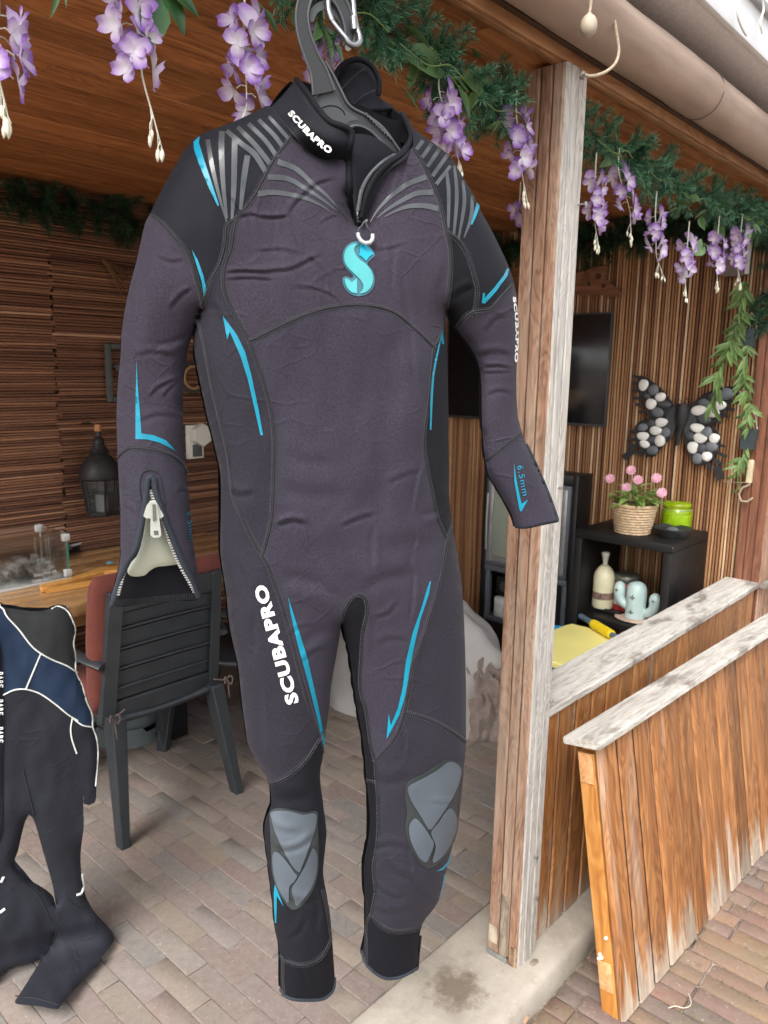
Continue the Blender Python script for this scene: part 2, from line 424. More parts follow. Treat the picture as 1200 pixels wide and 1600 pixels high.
# --- ceiling planks
M_CEIL = wood('ceiling_wood', (.19,.066,.022), (.37,.148,.053), (.50,.225,.09), axis=0, rough=0.42, grain=26, objvar=0.22, bump=0.12)
mb = MB()
mb.hexa([(-0.15, .93, ceil_z(.93)+.02), (WALL_U, .93, ceil_z(.93)+.02), (WALL_U, 3.4, ceil_z(3.4)+.02), (-0.15, 3.4, ceil_z(3.4)+.02),
         (-0.15, .93, 2.44), (WALL_U, .93, 2.44), (WALL_U, 3.4, 2.46), (-0.15, 3.4, 2.46)])
ceiling = struct('ceiling', mb, plain('ceiling_deck', (.06, .03, .015), 0.8))
r4 = random.Random(12); b = 0.962; PWID = 0.118
pl_meshes = {}
while b < WALL_V:
    a = -0.15-r4.uniform(0, 1.2)
    while a < WALL_U:
        ln = r4.choice([0.9, 1.2, 1.2, 1.5]); a0 = max(a, -0.14); a1 = min(a+ln, WALL_U-0.002)
        if a1-a0 > 0.05:
            L = round(a1-a0-0.0025, 3)
            if L not in pl_meshes: pl_meshes[L] = bevel_box_mesh('plank', L, PWID-0.0022, 0.014, 0.0012, M_CEIL, 1)
            inst('plank', pl_meshes[L], ceiling, ((a0+a1)/2, b+PWID/2, ceil_z(b+PWID/2)+0.008+r4.uniform(0, .0008)), (0.020, 0, 0))
        a += ln
    b += PWID
mb = MB().box(-0.15, 3.75, 0.80, 3.6, 2.475, 2.53)  # unseen roof slab added over the ceiling to block light from above
rf = mb.build('roof_blocker', plain('blocker_sheet', (.2, .2, .2), 0.7)); rf.rotation_euler = (0, 0, ROTZ); rf['kind'] = 'structure'

# --- reed clad walls
def reed_mat(name, stops, k=1.0):
    t = NT(name); at = t.node('ShaderNodeAttribute', attribute_name='rnd')
    vec = t.coords(objrand=False); n = t.noise(vec, 14, 5, 0.65); n2 = t.noise(vec, 70, 3, 0.6)
    f = t.math('ADD', at.outputs['Fac'], t.math('MULTIPLY', t.math('SUBTRACT', n, 0.5), 0.22))
    col = t.ramp(f, [(p, sc3(c, k)) for p, c in stops])
    col = t.mix(t.maprange(n2, 0.66, 0.78, 0, 0.55), col, sc3((.42, .29, .19), k))
    col = t.mix(t.maprange(n2, 0.22, 0.36, 0.5, 0), col, (.02, .010, .006))
    t.color(col); t.rough(0.62); t.bump(n2, 0.4, 0.0015); return t.m
RST = [(0.05, (.055,.022,.013)), (0.35, (.11,.050,.028)), (0.65, (.17,.082,.045)), (0.88, (.24,.125,.07)), (1.0, (.31,.19,.12))]
M_REED_B = reed_mat('reed_horizontal', RST, 1.7)
M_REED_S = reed_mat('reed_vertical', [(0.05, (.11,.042,.017)), (0.35, (.215,.095,.040)), (0.65, (.31,.155,.068)), (0.88, (.42,.235,.115)), (1.0, (.54,.37,.225))], 1.2)
M_DARKB = plain('wall_board', (.02, .012, .008), 0.9)
def reeds(mb, along, a0, a1, pos, zc, r, depth_dir, rnd, rr, nst=4):
    """one half-round reed; along 'u' or 'z'"""
    rows = []
    for k in range(nst):
        t_ = k/(nst-1); q = a0+(a1-a0)*t_; w = rr.uniform(-.0018, .0018); d = rr.uniform(0, .0025)
        row = []
        for j in range(5):
            an = pi*j/4; y = -sin(an)*r*1.35-d; x = cos(an)*r
            if along == 'u': row.append((q, pos+y, zc+x+w))
            else: row.append((pos+y, zc+x+w, q))
        rows.append(row)
    mb.grid(rows, a=rnd)
rw = random.Random(21)
bw = thing('reed_wall', 'back wall covered with horizontal brown reeds behind the table', 'wall', (0.5, WALL_V, 0))
wb = MB().box(-3.1, WALL_U-.5+.10, 0.004, 0.08, 0, 2.40).build('backing', M_DARKB, bw)
seam = onv(86, 600, WALL_V)[0]-0.5
edges = [seam-2.9, seam-1.95, seam-0.98, seam, seam+0.93, seam+1.85, WALL_U-0.5]
mb = MB()
for p in range(len(edges)-1):
    z = 0.02; base = rw.uniform(-.06, .06)
    while z < 2.325:
        r = rw.uniform(0.0042, 0.0060); z += r
        e0 = edges[p]+rw.uniform(-.012, .012); e1 = min(edges[p+1]+rw.uniform(-.006, .018), WALL_U-0.5)
        reeds(mb, 'u', e0, e1, -0.001-(0.004 if p % 2 else 0), z, r, None, min(1, max(0, rw.gauss(0.45, 0.22)+base)), rw, 5)
        z += r*1.0+0.0014
mb.build('reeds', M_REED_B, bw, 60, fix=False, kind='stuff')
sw = thing('reed_wall', 'right side wall covered with vertical brown reeds behind the butterfly', 'wall', (WALL_U, 2.1, 0))
MB().box(0.004, 0.08, -1.06, 1.199, 0, 2.40).build('backing', M_DARKB, sw)
mb = MB(); y = -1.055
while y < 1.19:
    r = rw.uniform(0.0048, 0.0062); y += r
    rd = min(1, max(0, rw.gauss(0.55, 0.24)))
    reeds(mb, 'z', 0.02, 2.31, -0.001, y, r, None, rd, rw, 7)
    y += r*1.0+0.0032
mb.build('reeds', M_REED_S, sw, 60, fix=False, kind='stuff')
# ------------------------------------------------------------------ posts, beam, blind, gutter
M_POST = wood('post_wood', (.13,.062,.035), (.275,.150,.092), (.39,.235,.155), axis=2, rough=0.7, grain=50, weather=(.40,.29,.21), wamt=0.34, objvar=0.13, bump=0.5)
M_POSTW = wood('post_bleached', (.20,.15,.11), (.42,.37,.315), (.54,.50,.45), axis=2, rough=0.75, grain=60, weather=(.50,.475,.435), wamt=0.60, objvar=0.08, bump=0.5, knots=False)
M_POSTR = wood('post_red', (.10,.035,.018), (.18,.068,.035), (.26,.11,.06), axis=2, rough=0.6, grain=30, objvar=0.12, bump=0.4)
M_ROT = wood('rot_wood', (.06,.028,.012), (.15,.075,.035), (.24,.15,.085), axis=2, rough=0.9, grain=34, weather=(.40,.34,.26), wamt=0.45, bump=0.9, knots=False)
M_STEEL = plain('galvanised_steel', (.42, .43, .43), 0.42, 0.25, 60, 0.1, 200, metallic=0.9)
M_RUST = plain('old_nail', (.12, .10, .085), 0.6, 0.4, 80, metallic=0.6)
def plank_mesh_z(name, x0, x1, y0, y1, z0, z1, mat, parent, seed, b=0.004, taper=0.0):
    """upright plank with slightly worn edges, several stations high"""
    r = random.Random(seed); rows = []; n = 14
    for k in range(n+1):
        z = z0+(z1-z0)*k/n; j = [r.uniform(-.0007, .0007) for _ in range(4)]
        rows.append([(x0+b, y0+j[0], z), (x1-b, y0+j[0], z), (x1+j[1], y0+b, z), (x1+j[1], y1-b, z), (x1-b, y1+j[2], z), (x0+b, y1+j[2], z), (x0+j[3], y1-b, z), (x0+j[3], y0+b, z)])
    mb = MB(); mb.grid(rows, closed_u=True); nn = 8
    mb.f.append(tuple(range(nn))[::-1]); mb.f.append(tuple(n*nn+i for i in range(nn)))
    return mb.build(name, mat, parent, 35)
mp_ = thing('wooden_post', 'weathered grooved wooden post standing on the kerb beside the hanging wetsuit', 'post', (1.606, 0.943, 0.004))
plank_mesh_z('core', 0.006, 0.088, 0.008, 0.090, 0.01, 2.258, M_POST, mp_, 1)
for k, (y0, y1) in enumerate(((0.0, 0.027), (0.030, 0.058), (0.061, 0.094))):
    plank_mesh_z('plank', -0.004, 0.0065, y0, y1, 0.0 if k != 1 else 0.02, 2.258, M_POST, mp_, 10+k, 0.003)
for k, (x0, x1) in enumerate(((-0.004, 0.022), (0.026, 0.056), (0.060, 0.092))):
    plank_mesh_z('plank', x0+.0045 if k == 0 else x0, x1, -0.004, 0.0075, 0.0, 2.258, M_POSTW, mp_, 20+k, 0.003)
for k, (y0, y1, z1) in enumerate(((0.031, 0.056, 0.20), (0.064, 0.092, 0.09), (0.002, 0.024, 0.06))):
    plank_mesh_z('rotten_patch', -0.0055, -0.0036, y0, y1, 0.0 if k != 1 else 0.04, z1, M_ROT, mp_, 30+k, 0.0008)
bbox('foot_bracket', M_STEEL, mp_, -0.0085, -0.0056, 0.028, 0.093, -0.002, 0.016, 0.001)
def screw(parent, x, y, z, nrm='v', l=0.012, r=0.0035):
    mb = MB(); n = 10
    if nrm == 'v': pts = [(x, y, z), (x, y-l, z)]
    else: pts = [(x, y, z), (x-l, y, z)]
    mb.tube(pts, r*0.6, 8)
    p1 = pts[1]; d = (0, -0.002, 0) if nrm == 'v' else (-0.002, 0, 0)
    mb.tube([p1, tuple(a+b for a, b in zip(p1, d))], r*1.5, n)
    return mb.build('screw', M_STEEL, parent, 40)
for (px, py) in ((903, 320), (872, 762), (858, 1095), (834, 1338), (836, 1402)):
    a, b, z = onv(px, py, 0.94); screw(mp_, min(max(a-1.606, 0.03), 0.088), -0.002, z-0.004, l=0.010 if py != 320 else 0.02)

rp = thing('wooden_post', 'red brown corner post at the right end of the low wall', 'post', (3.455, 0.950, 0.004))
plank_mesh_z('core', 0.005, 0.235, 0.005, 0.082, 0, 2.256, M_POSTR, rp, 50)
for k, (y0, y1) in enumerate(((0.0, 0.033), (0.036, 0.068), (0.071, 0.102))): plank_mesh_z('plank', -0.004, 0.0045, y0, y1, 0, 2.256, M_POSTR, rp, 51+k, 0.003)
for k, (x0, x1) in enumerate(((0.001, 0.04), (0.043, 0.085), (0.088, 0.13), (.133, .175), (.178, .235))): plank_mesh_z('plank', x0, x1, -0.004, 0.0045, 0, 2.256, M_POST, rp, 61+k, 0.003)

M_BEAM = wood('beam_orange', (.20,.085,.03), (.34,.165,.07), (.44,.24,.115), axis=0, rough=0.55, grain=24, objvar=0.1, bump=0.25)
M_FASC = wood('fascia_dark', (.05,.030,.02), (.095,.06,.042), (.15,.10,.075), axis=0, rough=0.8, grain=24, objvar=0.1)
eb = thing('eave_beam', 'orange brown wooden beam along the front edge of the ceiling', 'beam', (0.5, 0.955, 2.26))
bbox('beam', M_BEAM, eb, -0.65, 3.2, 0.0, 0.022, 0.002, 0.19, 0.003)
bbox('lower_batten', M_BEAM, eb, -0.65, 3.2, -0.012, -0.001, 0.004, 0.030, 0.002)
bbox('inner_batten', M_CEIL, eb, -0.65, 2.95, 0.15, 0.19, -0.010, 0.016, 0.002)
bbox('fascia_board', M_FASC, eb, -0.65, 3.2, -0.028, -0.002, 0.034, 0.205, 0.003)

# rolled up outdoor blind
t = NT('blind_fabric'); vec = t.coords(objrand=False)
n = t.noise(t.coords((0.25, 1, 1), False), 9, 5, 0.6); n2 = t.noise(vec, 350, 2)
t.color(t.ramp(n, [(0.3, (.26,.185,.14)), (0.5, (.34,.25,.195)), (0.72, (.42,.32,.255))])); t.rough(0.8); t.bump(n2, 0.12, 0.001); t.bump(n, 0.25, 0.01)
M_BLIND = t.m
rb = thing('rolled_blind', 'brown fabric sun blind rolled up along the eave above the post', 'blind', (0.5, 0.885, 2.335))
rows = []
rz = random.Random(4)
for k in range(181):
    x = -0.65+k*(3.80/180); row = []
    for j in range(28):
        an = 2*pi*j/28
        q = 0.060+0.0035*mnoise.noise(Vector((x*2.2, cos(an)*1.2, sin(an)*1.2)))+0.0018*mnoise.noise(Vector((x*9, cos(an)*2, sin(an)*2)))
        dent = 0.008*math.exp(-((x-1.08)/0.05)**2)*max(0, -cos(an+0.6))
        q -= dent
        if an < 0.5: q += 0.004*(1-an/0.5)
        row.append((x, -cos(an)*q, sin(an)*q+0.004*mnoise.noise(Vector((x*1.1, 5, 0)))))
    rows.append(row)
mb = MB(); mb.grid(rows, closed_u=True); mb.build('roll', M_BLIND, rb, 60)
for xs in (onv(1123, 185, 0.83)[0]-0.5,):
    mb = MB(); mb.tube([(xs, -cos(2*pi*j/40)*0.0625, sin(2*pi*j/40)*0.0625) for j in range(40)], 0.0012, 6, closed=True); mb.build('seam', plain('blind_seam', (.12, .09, .07), 0.8), rb)
M_CORD = plain('cream_cord', (.38, .31, .22), 0.85, 0.25, 200, 0.5, 600)
pc = onv(965, 35, 0.845)
tc_ = thing('tie_cord', 'cream braided cord looped round the rolled blind above the post', 'cord', pc)
pts = [(960, 30), (964, 55), (967, 80), (962, 98), (950, 110), (935, 117), (920, 119), (911, 116)]
loc = [np.array(onv(x, y, 0.812+0.012*abs(i-3.5)*0.5)) for i, (x, y) in enumerate(pts)]
loc = smooth_poly(loc, 0.012)
MB().tube([tuple(p-np.array(pc)) for p in loc], 0.0032, 8).build('cord', M_CORD, tc_, 80)
kp = np.array(onv(911, 118, 0.82))-np.array(pc)
MB().tube([tuple(kp+np.array((0.004*cos(a_), 0.003*sin(a_*2), 0.004*sin(a_)))) for a_ in np.linspace(0, 5, 12)], 0.0035, 6).build('knot', plain('cord_knot', (.16, .14, .12), 0.9), tc_, 80)
kb = onv(920, 38, 0.815)
tk = thing('wooden_bead_pull', 'round cream wooden knob hanging on a short cord at the blind', 'knob', kb)
mb = MB(); mb.lathe([(0.0004, -.0225), (.008, -.0205), (.0145, -.0135), (.0165, -.004), (.0155, .005), (.011, .013), (.005, .0175), (.0032, .02), (.0004, .0205)], 20); mb.build('ball', plain('knob_wood', (.38, .32, .24), 0.6), tk, 80)
MB().tube([(0, 0, .018), (.002, 0, .03), (.004, .0, .045), (.005, .004, .07)], 0.003, 8).build('cord', M_CORD, tk, 80)

# gutter with its grey underside
gt = thing('roof_gutter', 'pale grey box gutter above the rolled blind', 'gutter', (0.5, 0.80, 2.452))
M_GUT_U = plain('gutter_under', (.72, .70, .70), 0.6, 0.12, 90, 0.1, 300)
M_GUT = plain('gutter_white', (.74, .75, .76), 0.45, 0.06, 8)
jx = onz(1155, 165, 2.452)[0]-0.5
bbox('soffit_panel', M_GUT_U, gt, -0.65, jx-0.003, 0.004, 0.145, 0.0, 0.012, 0.002)
bbox('soffit_panel', M_GUT_U, gt, jx+0.003, 3.3, 0.004, 0.145, 0.0, 0.012, 0.002)
bbox('front_board', M_GUT, gt, -0.65, 3.3, -0.016, 0.0025, -0.004, 0.105, 0.004)
bbox('back_board', M_FASC, gt, -0.65, 3.3, 0.127, 0.155, -0.035, -0.001, 0.002)
bbox('rim', plain('gutter_rim', (.30, .29, .29), 0.6), gt, -0.65, 3.3, -0.030, -0.017, 0.088, 0.112, 0.004)
M_LAMPW = plain('light_wire', (.72, .71, .66), 0.5, 0.1)
pw = onv(1160, 40, 0.77)
wl = thing('string_light_wire', 'thin white wire loops hanging from the gutter rim at the top right corner', 'wire', pw)
for pts in ([(1160, -12), (1154, 5), (1153, 25), (1160, 45), (1166, 55)], [(1190, -5), (1193, 15), (1188, 35), (1191, 52)]):
    q = smooth_poly([np.array(onv(x, y, 0.765)) for x, y in pts], 0.01)
    MB().tube([tuple(p-np.array(pw)) for p in q], 0.003, 6).build('wire', M_LAMPW, wl, 80)
hk = onv(980, 48, 0.925)
th = thing('metal_hook', 'small grey metal hook behind the rolled blind', 'hook', hk)
MB().tube([(0, .02, 0), (0, 0, 0), (0.004, -.012, .004), (.01, -.016, .014), (.012, -.01, .022)], 0.0035, 8).build('hook', M_STEEL, th, 80)

# ------------------------------------------------------------------ low wall and the panel that leans on it
M_BOARD = wood('fence_wood', (.17,.060,.018), (.32,.138,.045), (.45,.220,.085), axis=2, rough=0.5, grain=40, weather=(.40,.31,.23), wamt=0.10, objvar=0.2, bump=0.35, wscale=0.8, foot=((.30,.25,.20), 0.10))
M_BOARD2 = wood('panel_wood', (.125,.043,.013), (.245,.098,.030), (.37,.170,.062), axis=2, rough=0.42, grain=36, weather=(.36,.295,.24), wamt=0.14, objvar=0.3, bump=0.5, wscale=0.7, foot=((.42,.37,.30), 0.15))
M_CAP = wood('cap_wood', (.22,.17,.125), (.38,.325,.265), (.49,.44,.375), axis=0, rough=0.75, grain=30, weather=(.55,.53,.49), wamt=0.50, objvar=0.06, bump=0.6, knots=False)
M_BATT = wood('batten_orange', (.33,.12,.02), (.46,.20,.045), (.55,.28,.09), axis=2, rough=0.42, grain=18, objvar=0.05, bump=0.2, knots=False)
M_ENDG = wood('end_grain', (.42,.17,.06), (.58,.29,.12), (.66,.38,.18), axis=0, rough=0.8, grain=60, objvar=0.05, bump=0.5, knots=False)
t = NT('cap_weathered'); vs_ = t.coords((.10, 1, 1), False); vf_ = t.coords(objrand=False)
n = t.noise(vs_, 60, 6, .65); n2 = t.noise(vs_, 240, 4, .6); n3 = t.noise(vf_, 190, 4, .75); n4 = t.noise(t.coords((.45, 1, 1), False), 5.5, 4, .6)
col = t.ramp(n, [(.28, (.28,.245,.205)), (.5, (.46,.43,.385)), (.7, (.59,.565,.525))])
col = t.mix(t.maprange(n2, .30, .46, .6, 0), col, (.20, .165, .13))
col = t.mix(t.math('MULTIPLY', t.maprange(n3, .58, .68, 0, .9), t.maprange(n4, .35, .6, .1, 1)), col, (.075, .06, .05))
col = t.mix(t.maprange(n4, .52, .58, 0, .75), col, (.13, .105, .085))
t.color(col); t.rough(t.maprange(n4, .58, .68, .8, .45)); t.bump(n2, .5, .002); t.bump(n3, .3, .002); M_CAP = t.m
def cap_rail(name, mat, parent, x0, x1, y0, y1, z0, z1, seed):
    """board with softened, slightly wavy worn edges"""
    r = random.Random(seed); rows = []; n = 60; b = 0.004
    for k in range(n+1):
        x = x0+(x1-x0)*k/n; w = mnoise.noise(Vector((x*5, seed, 0)))*0.0015; w2 = mnoise.noise(Vector((x*22, seed, 4)))*0.0009
        rows.append([(x, y0+w+w2, z0+b*.5), (x, y0+w+w2, z1-b), (x, y0+b+w, z1+w*.4), (x, (y0+y1)/2, z1+w*.6+.0006), (x, y1-b, z1), (x, y1, z1-b), (x, y1, z0+b*.5), (x, y1-b, z0), (x, y0+b, z0)])
    mb = MB(); mb.grid(rows, closed_u=True); mb.f.append(tuple(range(9))); mb.f.append(tuple(n*9+i for i in range(9))[::-1])
    return mb.build(name, mat, parent, 40)
lw = thing('low_wall', 'low wooden board wall with a bleached cap between the posts', 'wall', (1.70, 0.958, 0.004))
x = 0.004; k = 0
bm_ = {}
while x < 1.72:
    wv = 0.0915
    plank_mesh_z('board', x, x+wv-.0055, 0.0, 0.017, 0.002+0.002*(k % 2), 0.693, M_BOARD if k > 0 else M_BOARD2, lw, 80+k, 0.006)
    x += wv; k += 1
cap_rail('cap_rail', M_CAP, lw, 0.003, 1.748, -0.014, 0.128, 0.694, 0.716, 5)
cap_rail('cap_rail', M_CAP, lw, 1.7485, 2.1, -0.0405, -0.0145, 0.694, 0.716, 5)
bbox('groove_fill', M_DARKB, lw, 0.006, 1.742, 0.0046, 0.0054, 0.006, 0.690, .0003)  # thin dark sheet behind the board faces so the gaps read dark
bbox('inner_rail', M_BOARD, lw, 0.004, 1.745, 0.018, 0.055, 0.60, 0.68, 0.003)
bbox('inner_rail', M_BOARD, lw, 0.004, 1.745, 0.018, 0.055, 0.06, 0.14, 0.003)
k = 0
x = 0.004
while x < 1.70:
    bbox('inner_board', M_BOARD, lw, x, min(x+.0895, 1.745), 0.056, 0.072, 0.003, 0.692, 0.003); x += .0915

lp = thing('leaning_panel', 'loose wooden board panel leaning against the low wall from outside', 'panel', (1.700, 0.672, -0.060), rot=radians(-2.2))
ly, lz = 0.128, 0.735; LL = sqrt(ly*ly+lz*lz)
lp.rotation_euler = (Matrix.Rotation(ROTZ-radians(2.2), 3, 'Z') @ Matrix.Rotation(-atan2(ly, lz), 3, 'X')).to_euler()
x = 0.0; k = 0; rq = random.Random(31)
M_B2W = M_BOARD2
while x < 1.52:
    wv = rq.choice([0.092, 0.092, 0.088])
    plank_mesh_z('board', x, x+wv-.0062, rq.uniform(-.002, .002), 0.018, rq.uniform(0.0, 0.006), LL-0.002, M_BOARD2, lp, 130+k, 0.0065)
    x += wv; k += 1
PX1 = x
bbox('groove_fill', M_DARKB, lp, 0.004, PX1-.006, 0.0048, 0.0056, 0.006, LL-.004, .0003)  # dark sheet inside the boards, visible only in the gaps
cap_rail('cap_rail', M_CAP, lp, -0.034, PX1+.02, -0.022, 0.082, LL-0.001, LL+0.0185, 9)
plank_mesh_z('side_batten', -0.001, 0.020, 0.0195, 0.066, -0.02, LL-0.03, M_BATT, lp, 160, 0.003)
for z in (0.075, LL-0.11):
    bbox('cross_batten', M_ENDG, lp, 0.0215, PX1, 0.020, 0.064, z, z+0.085, 0.003)
    o = bbox('batten_end', M_ENDG, lp, -0.004, -0.0012, 0.022, 0.062, z, z+0.08, 0.001)
M_SNAIL = plain('snail_shell', (.62, .56, .45), 0.5, 0.2, 80)
for k, (x, y, z) in enumerate(((-0.004, 0.03, 0.225), (-0.004, 0.048, 0.165), (-0.004, 0.056, 0.160), (-0.004, 0.052, 0.172))):
    p = lp.matrix_basis @ Vector((x, y, z))
    mb = MB(); mb.lathe([(.0005, -.005), (.004, -.0035), (.0056, 0), (.0042, .0035), (.0015, .0058), (.0004, .0062)], 12)
    o = mb.build('snail_shell', M_SNAIL, None, 80); o.location = p; o.rotation_euler = (0.4*k, 1.2, k)
    tag(o, ['pale snail shell alone on the orange side batten', 'left one of three clustered snail shells on the batten', 'lower right of three clustered snail shells on the batten', 'topmost of three clustered snail shells on the batten'][k], 'snail shell', 'snail shells on the leaning panel')
# bits lying about
M_STRAW = plain('pale_root', (.45, .38, .28), 0.8)
q = [np.array(onz(x, y, -0.058)) for x, y in ((1076, 1554), (1080, 1568), (1076, 1574), (1066, 1576), (1056, 1573), (1044, 1576))]
s0 = q[0]
tt = thing('root_bit', 'pale dry root lying on the klinkers below the leaning panel', 'root', tuple(s0))
MB().tube([tuple(p-s0+np.array((0, 0, .002))) for p in smooth_poly(q, .008)], 0.0016, 6).build('root', M_STRAW, tt, 80)
pb = onz(835, 1504, 0.006)
o = inst('stone_chip', bevel_box_mesh('stone_chip', .026, .014, .008, .003, plain('chip', (.24, .19, .15), .9), 1, .002, 3), None, tuple(W(*pb)), (0, 0, ROTZ)); tag(o, 'small brown stone chip on the kerb at the foot of the post', 'stone')
pb = onz(820, 1590, -0.058)
mb = MB(); mb.grid([[(-.02, -.008, .002), (-.02, .008, .001)], [(0, -.012, .008), (0, .011, .006)], [(.022, -.005, .003), (.02, .006, .002)]])
mb.grid([[(-.02, -.008, .0012), (-.02, .008, .0002)], [(0, -.012, .0072), (0, .011, .0052)], [(.022, -.005, .0022), (.02, .006, .0012)]])
o = mb.build('dry_leaf', plain('dry_leaf', (.36, .19, .11), .8)); o.location = W(*pb); o.rotation_euler = (0, 0, 1.1); tag(o, 'dry orange leaf lying on the klinkers next to the kerb', 'leaf')
# ------------------------------------------------------------------ the hanging wetsuit
TH = radians(22)
SP0 = np.array([-0.04, 1.235, 0.0]); SN = np.array([sin(TH), -cos(TH), 0.0])       # plane the suit hangs in
SB = hit(540, 1560, SP0, SN)                                                         # base: below the ankles
def spt(x, y, h): return hit(x, y, SP0+SN*h, SN)
def sback(x, y, h): return hit(x, y, SP0, SN)-SN*h
def bil(A, x, y):
    return A
# --- traced panel layout of the flat lying pattern, units of about one millimetre
OUT = [(421,166),(404,172),(387,180),(358,193),(330,203),(312,211),(300,221),(287,236),(274,258),(261,280),(248,306),(235,333),(226,351),(219,382),(212,412),(203,446),(196,479),(190,520),(188,560),(184,600),(182,650),(183,690),(184,720),(186,760),(188,802),(188,846),(188,872),(181,907),(173,934),(175,948),
       (190,946),(230,943),(270,939),(307,936),(316,935),(310,904),(305,869),(300,837),(296,785),(292,741),(289,715),(287,680),(286,640),(287,600),(293,550),(302,520),(311,492),(316,478),
       (306,513),(302,533),(305,560),(313,600),(323,647),(333,687),(342,727),(345,753),(345,800),(344,854),(347,885),(353,922),(358,972),(364,1004),(372,1041),(377,1088),(383,1135),(388,1163),(404,1195),(419,1221),(423,1240),(423,1259),(415,1280),(413,1304),(417,1338),(421,1369),(426,1411),(430,1451),(437,1487),(438,1549),(445,1557),(464,1563),(498,1563),(512,1557),(521,1546),(523,1529),(521,1496),(519,1467),(516,1431),(510,1395),(505,1363),(508,1327),(510,1299),(505,1257),(500,1212),(505,1178),(509,1144),(513,1117),(518,1067),(525,1027),(530,997),(534,973),
       (540,1000),(547,1027),(552,1067),(560,1117),(566,1150),(570,1184),(572,1212),(575,1241),(578,1283),(575,1314),(569,1347),(569,1381),(571,1423),(570,1466),(566,1488),(571,1505),(587,1522),(606,1530),(629,1526),(651,1516),(653,1494),(656,1460),(662,1440),(677,1421),(686,1405),(693,1381),(699,1353),(706,1325),(715,1291),(720,1252),(724,1212),(728,1162),(728,1128),(728,1067),(725,967),(720,900),(710,843),(704,800),(702,767),(701,667),(700,600),(699,550),(696,505),(697,482),
       (712,512),(733,540),(747,567),(752,600),(753,650),(755,691),(759,722),(764,743),(776,763),(789,785),(800,805),(806,824),(822,825),(846,820),(871,815),(871,807),(859,778),(842,737),(831,713),(820,689),(812,662),(808,640),(807,587),(809,533),(808,483),(805,453),(797,422),(780,384),(765,354),(749,325),(742,308),(729,286),(714,261),(706,248),(693,235),(678,224),(661,212),(646,203),
       (645,228),(633,250),(610,266),(592,290),(578,320),(566,349),(559,354),(553,338),(547,310),(543,285),(540,262),(538,252),(520,249),(500,244),(480,232),(459,211),(440,188)]
NECKFILL = [(421,166),(440,140),(463,122),(500,110),(560,100),(610,130),(640,170),(655,205),(640,260),(600,300),(562,356),(545,300),(530,250),(470,225)]
EXT = [[(438,1540),(445,1557),(464,1563),(498,1563),(512,1557),(523,1529),(524,1640),(436,1640)], [(566,1488),(571,1505),(587,1522),(606,1530),(629,1526),(652,1512),(650,1600),(566,1600)],
       [(181,907),(173,934),(175,948),(230,943),(307,936),(316,935),(310,904),(330,1010),(160,1020)], [(800,805),(806,824),(846,820),(871,815),(871,807),(905,880),(830,895)]]
def pip(poly, X, Y):
    X = np.asarray(X, float); Y = np.asarray(Y, float); c = np.zeros(X.shape, bool); n = len(poly)
    for i in range(n):
        x0, y0 = poly[i][0], poly[i][1]; x1, y1 = poly[i-1][0], poly[i-1][1]
        m = ((y0 > Y) != (y1 > Y))
        with np.errstate(divide='ignore', invalid='ignore'):
            c ^= m & (X < (x1-x0)*(Y-y0)/(y1-y0+1e-12)+x0)
    return c
def inflate(polys, x0, x1, y0, y1, step=4.0, iters=900):
    """height of a membrane blown up over the mask: sqrt of a Poisson solution, in the same units as x and y"""
    nx = int((x1-x0)/step)+1; ny = int((y1-y0)/step)+1
    X, Y = np.meshgrid(x0+np.arange(nx)*step, y0+np.arange(ny)*step)
    m = np.zeros(X.shape, bool)
    for p in polys: m |= pip(p, X, Y)
    m[0] = m[-1] = False; m[:, 0] = m[:, -1] = False
    phi = np.zeros(X.shape); om = 1.94
    par = (np.add.outer(np.arange(ny), np.arange(nx)) % 2)
    for it in range(iters):
        for q in (0, 1):
            s_ = np.zeros_like(phi)
            s_[1:-1, 1:-1] = (phi[2:, 1:-1]+phi[:-2, 1:-1]+phi[1:-1, 2:]+phi[1:-1, :-2]+2*step*step)*0.25
            k = m & (par == q); phi[k] += om*(s_[k]-phi[k])
    def f(x, y):
        gx = np.clip((np.asarray(x, float)-x0)/step, 0, nx-1.001); gy = np.clip((np.asarray(y, float)-y0)/step, 0, ny-1.001)
        i = gx.astype(int); j = gy.astype(int); a = gx-i; b = gy-j
        v = phi[j, i]*(1-a)*(1-b)+phi[j, i+1]*a*(1-b)+phi[j+1, i]*(1-a)*b+phi[j+1, i+1]*a*b
        return np.sqrt(np.maximum(v, 0))
    return f
out_s = [tuple(p) for p in smooth_poly(OUT, 5.0, True)]
_hf = inflate([out_s, NECKFILL]+EXT, 130, 930, 60, 1660)
MM = 0.00104                                      # metres per trace unit
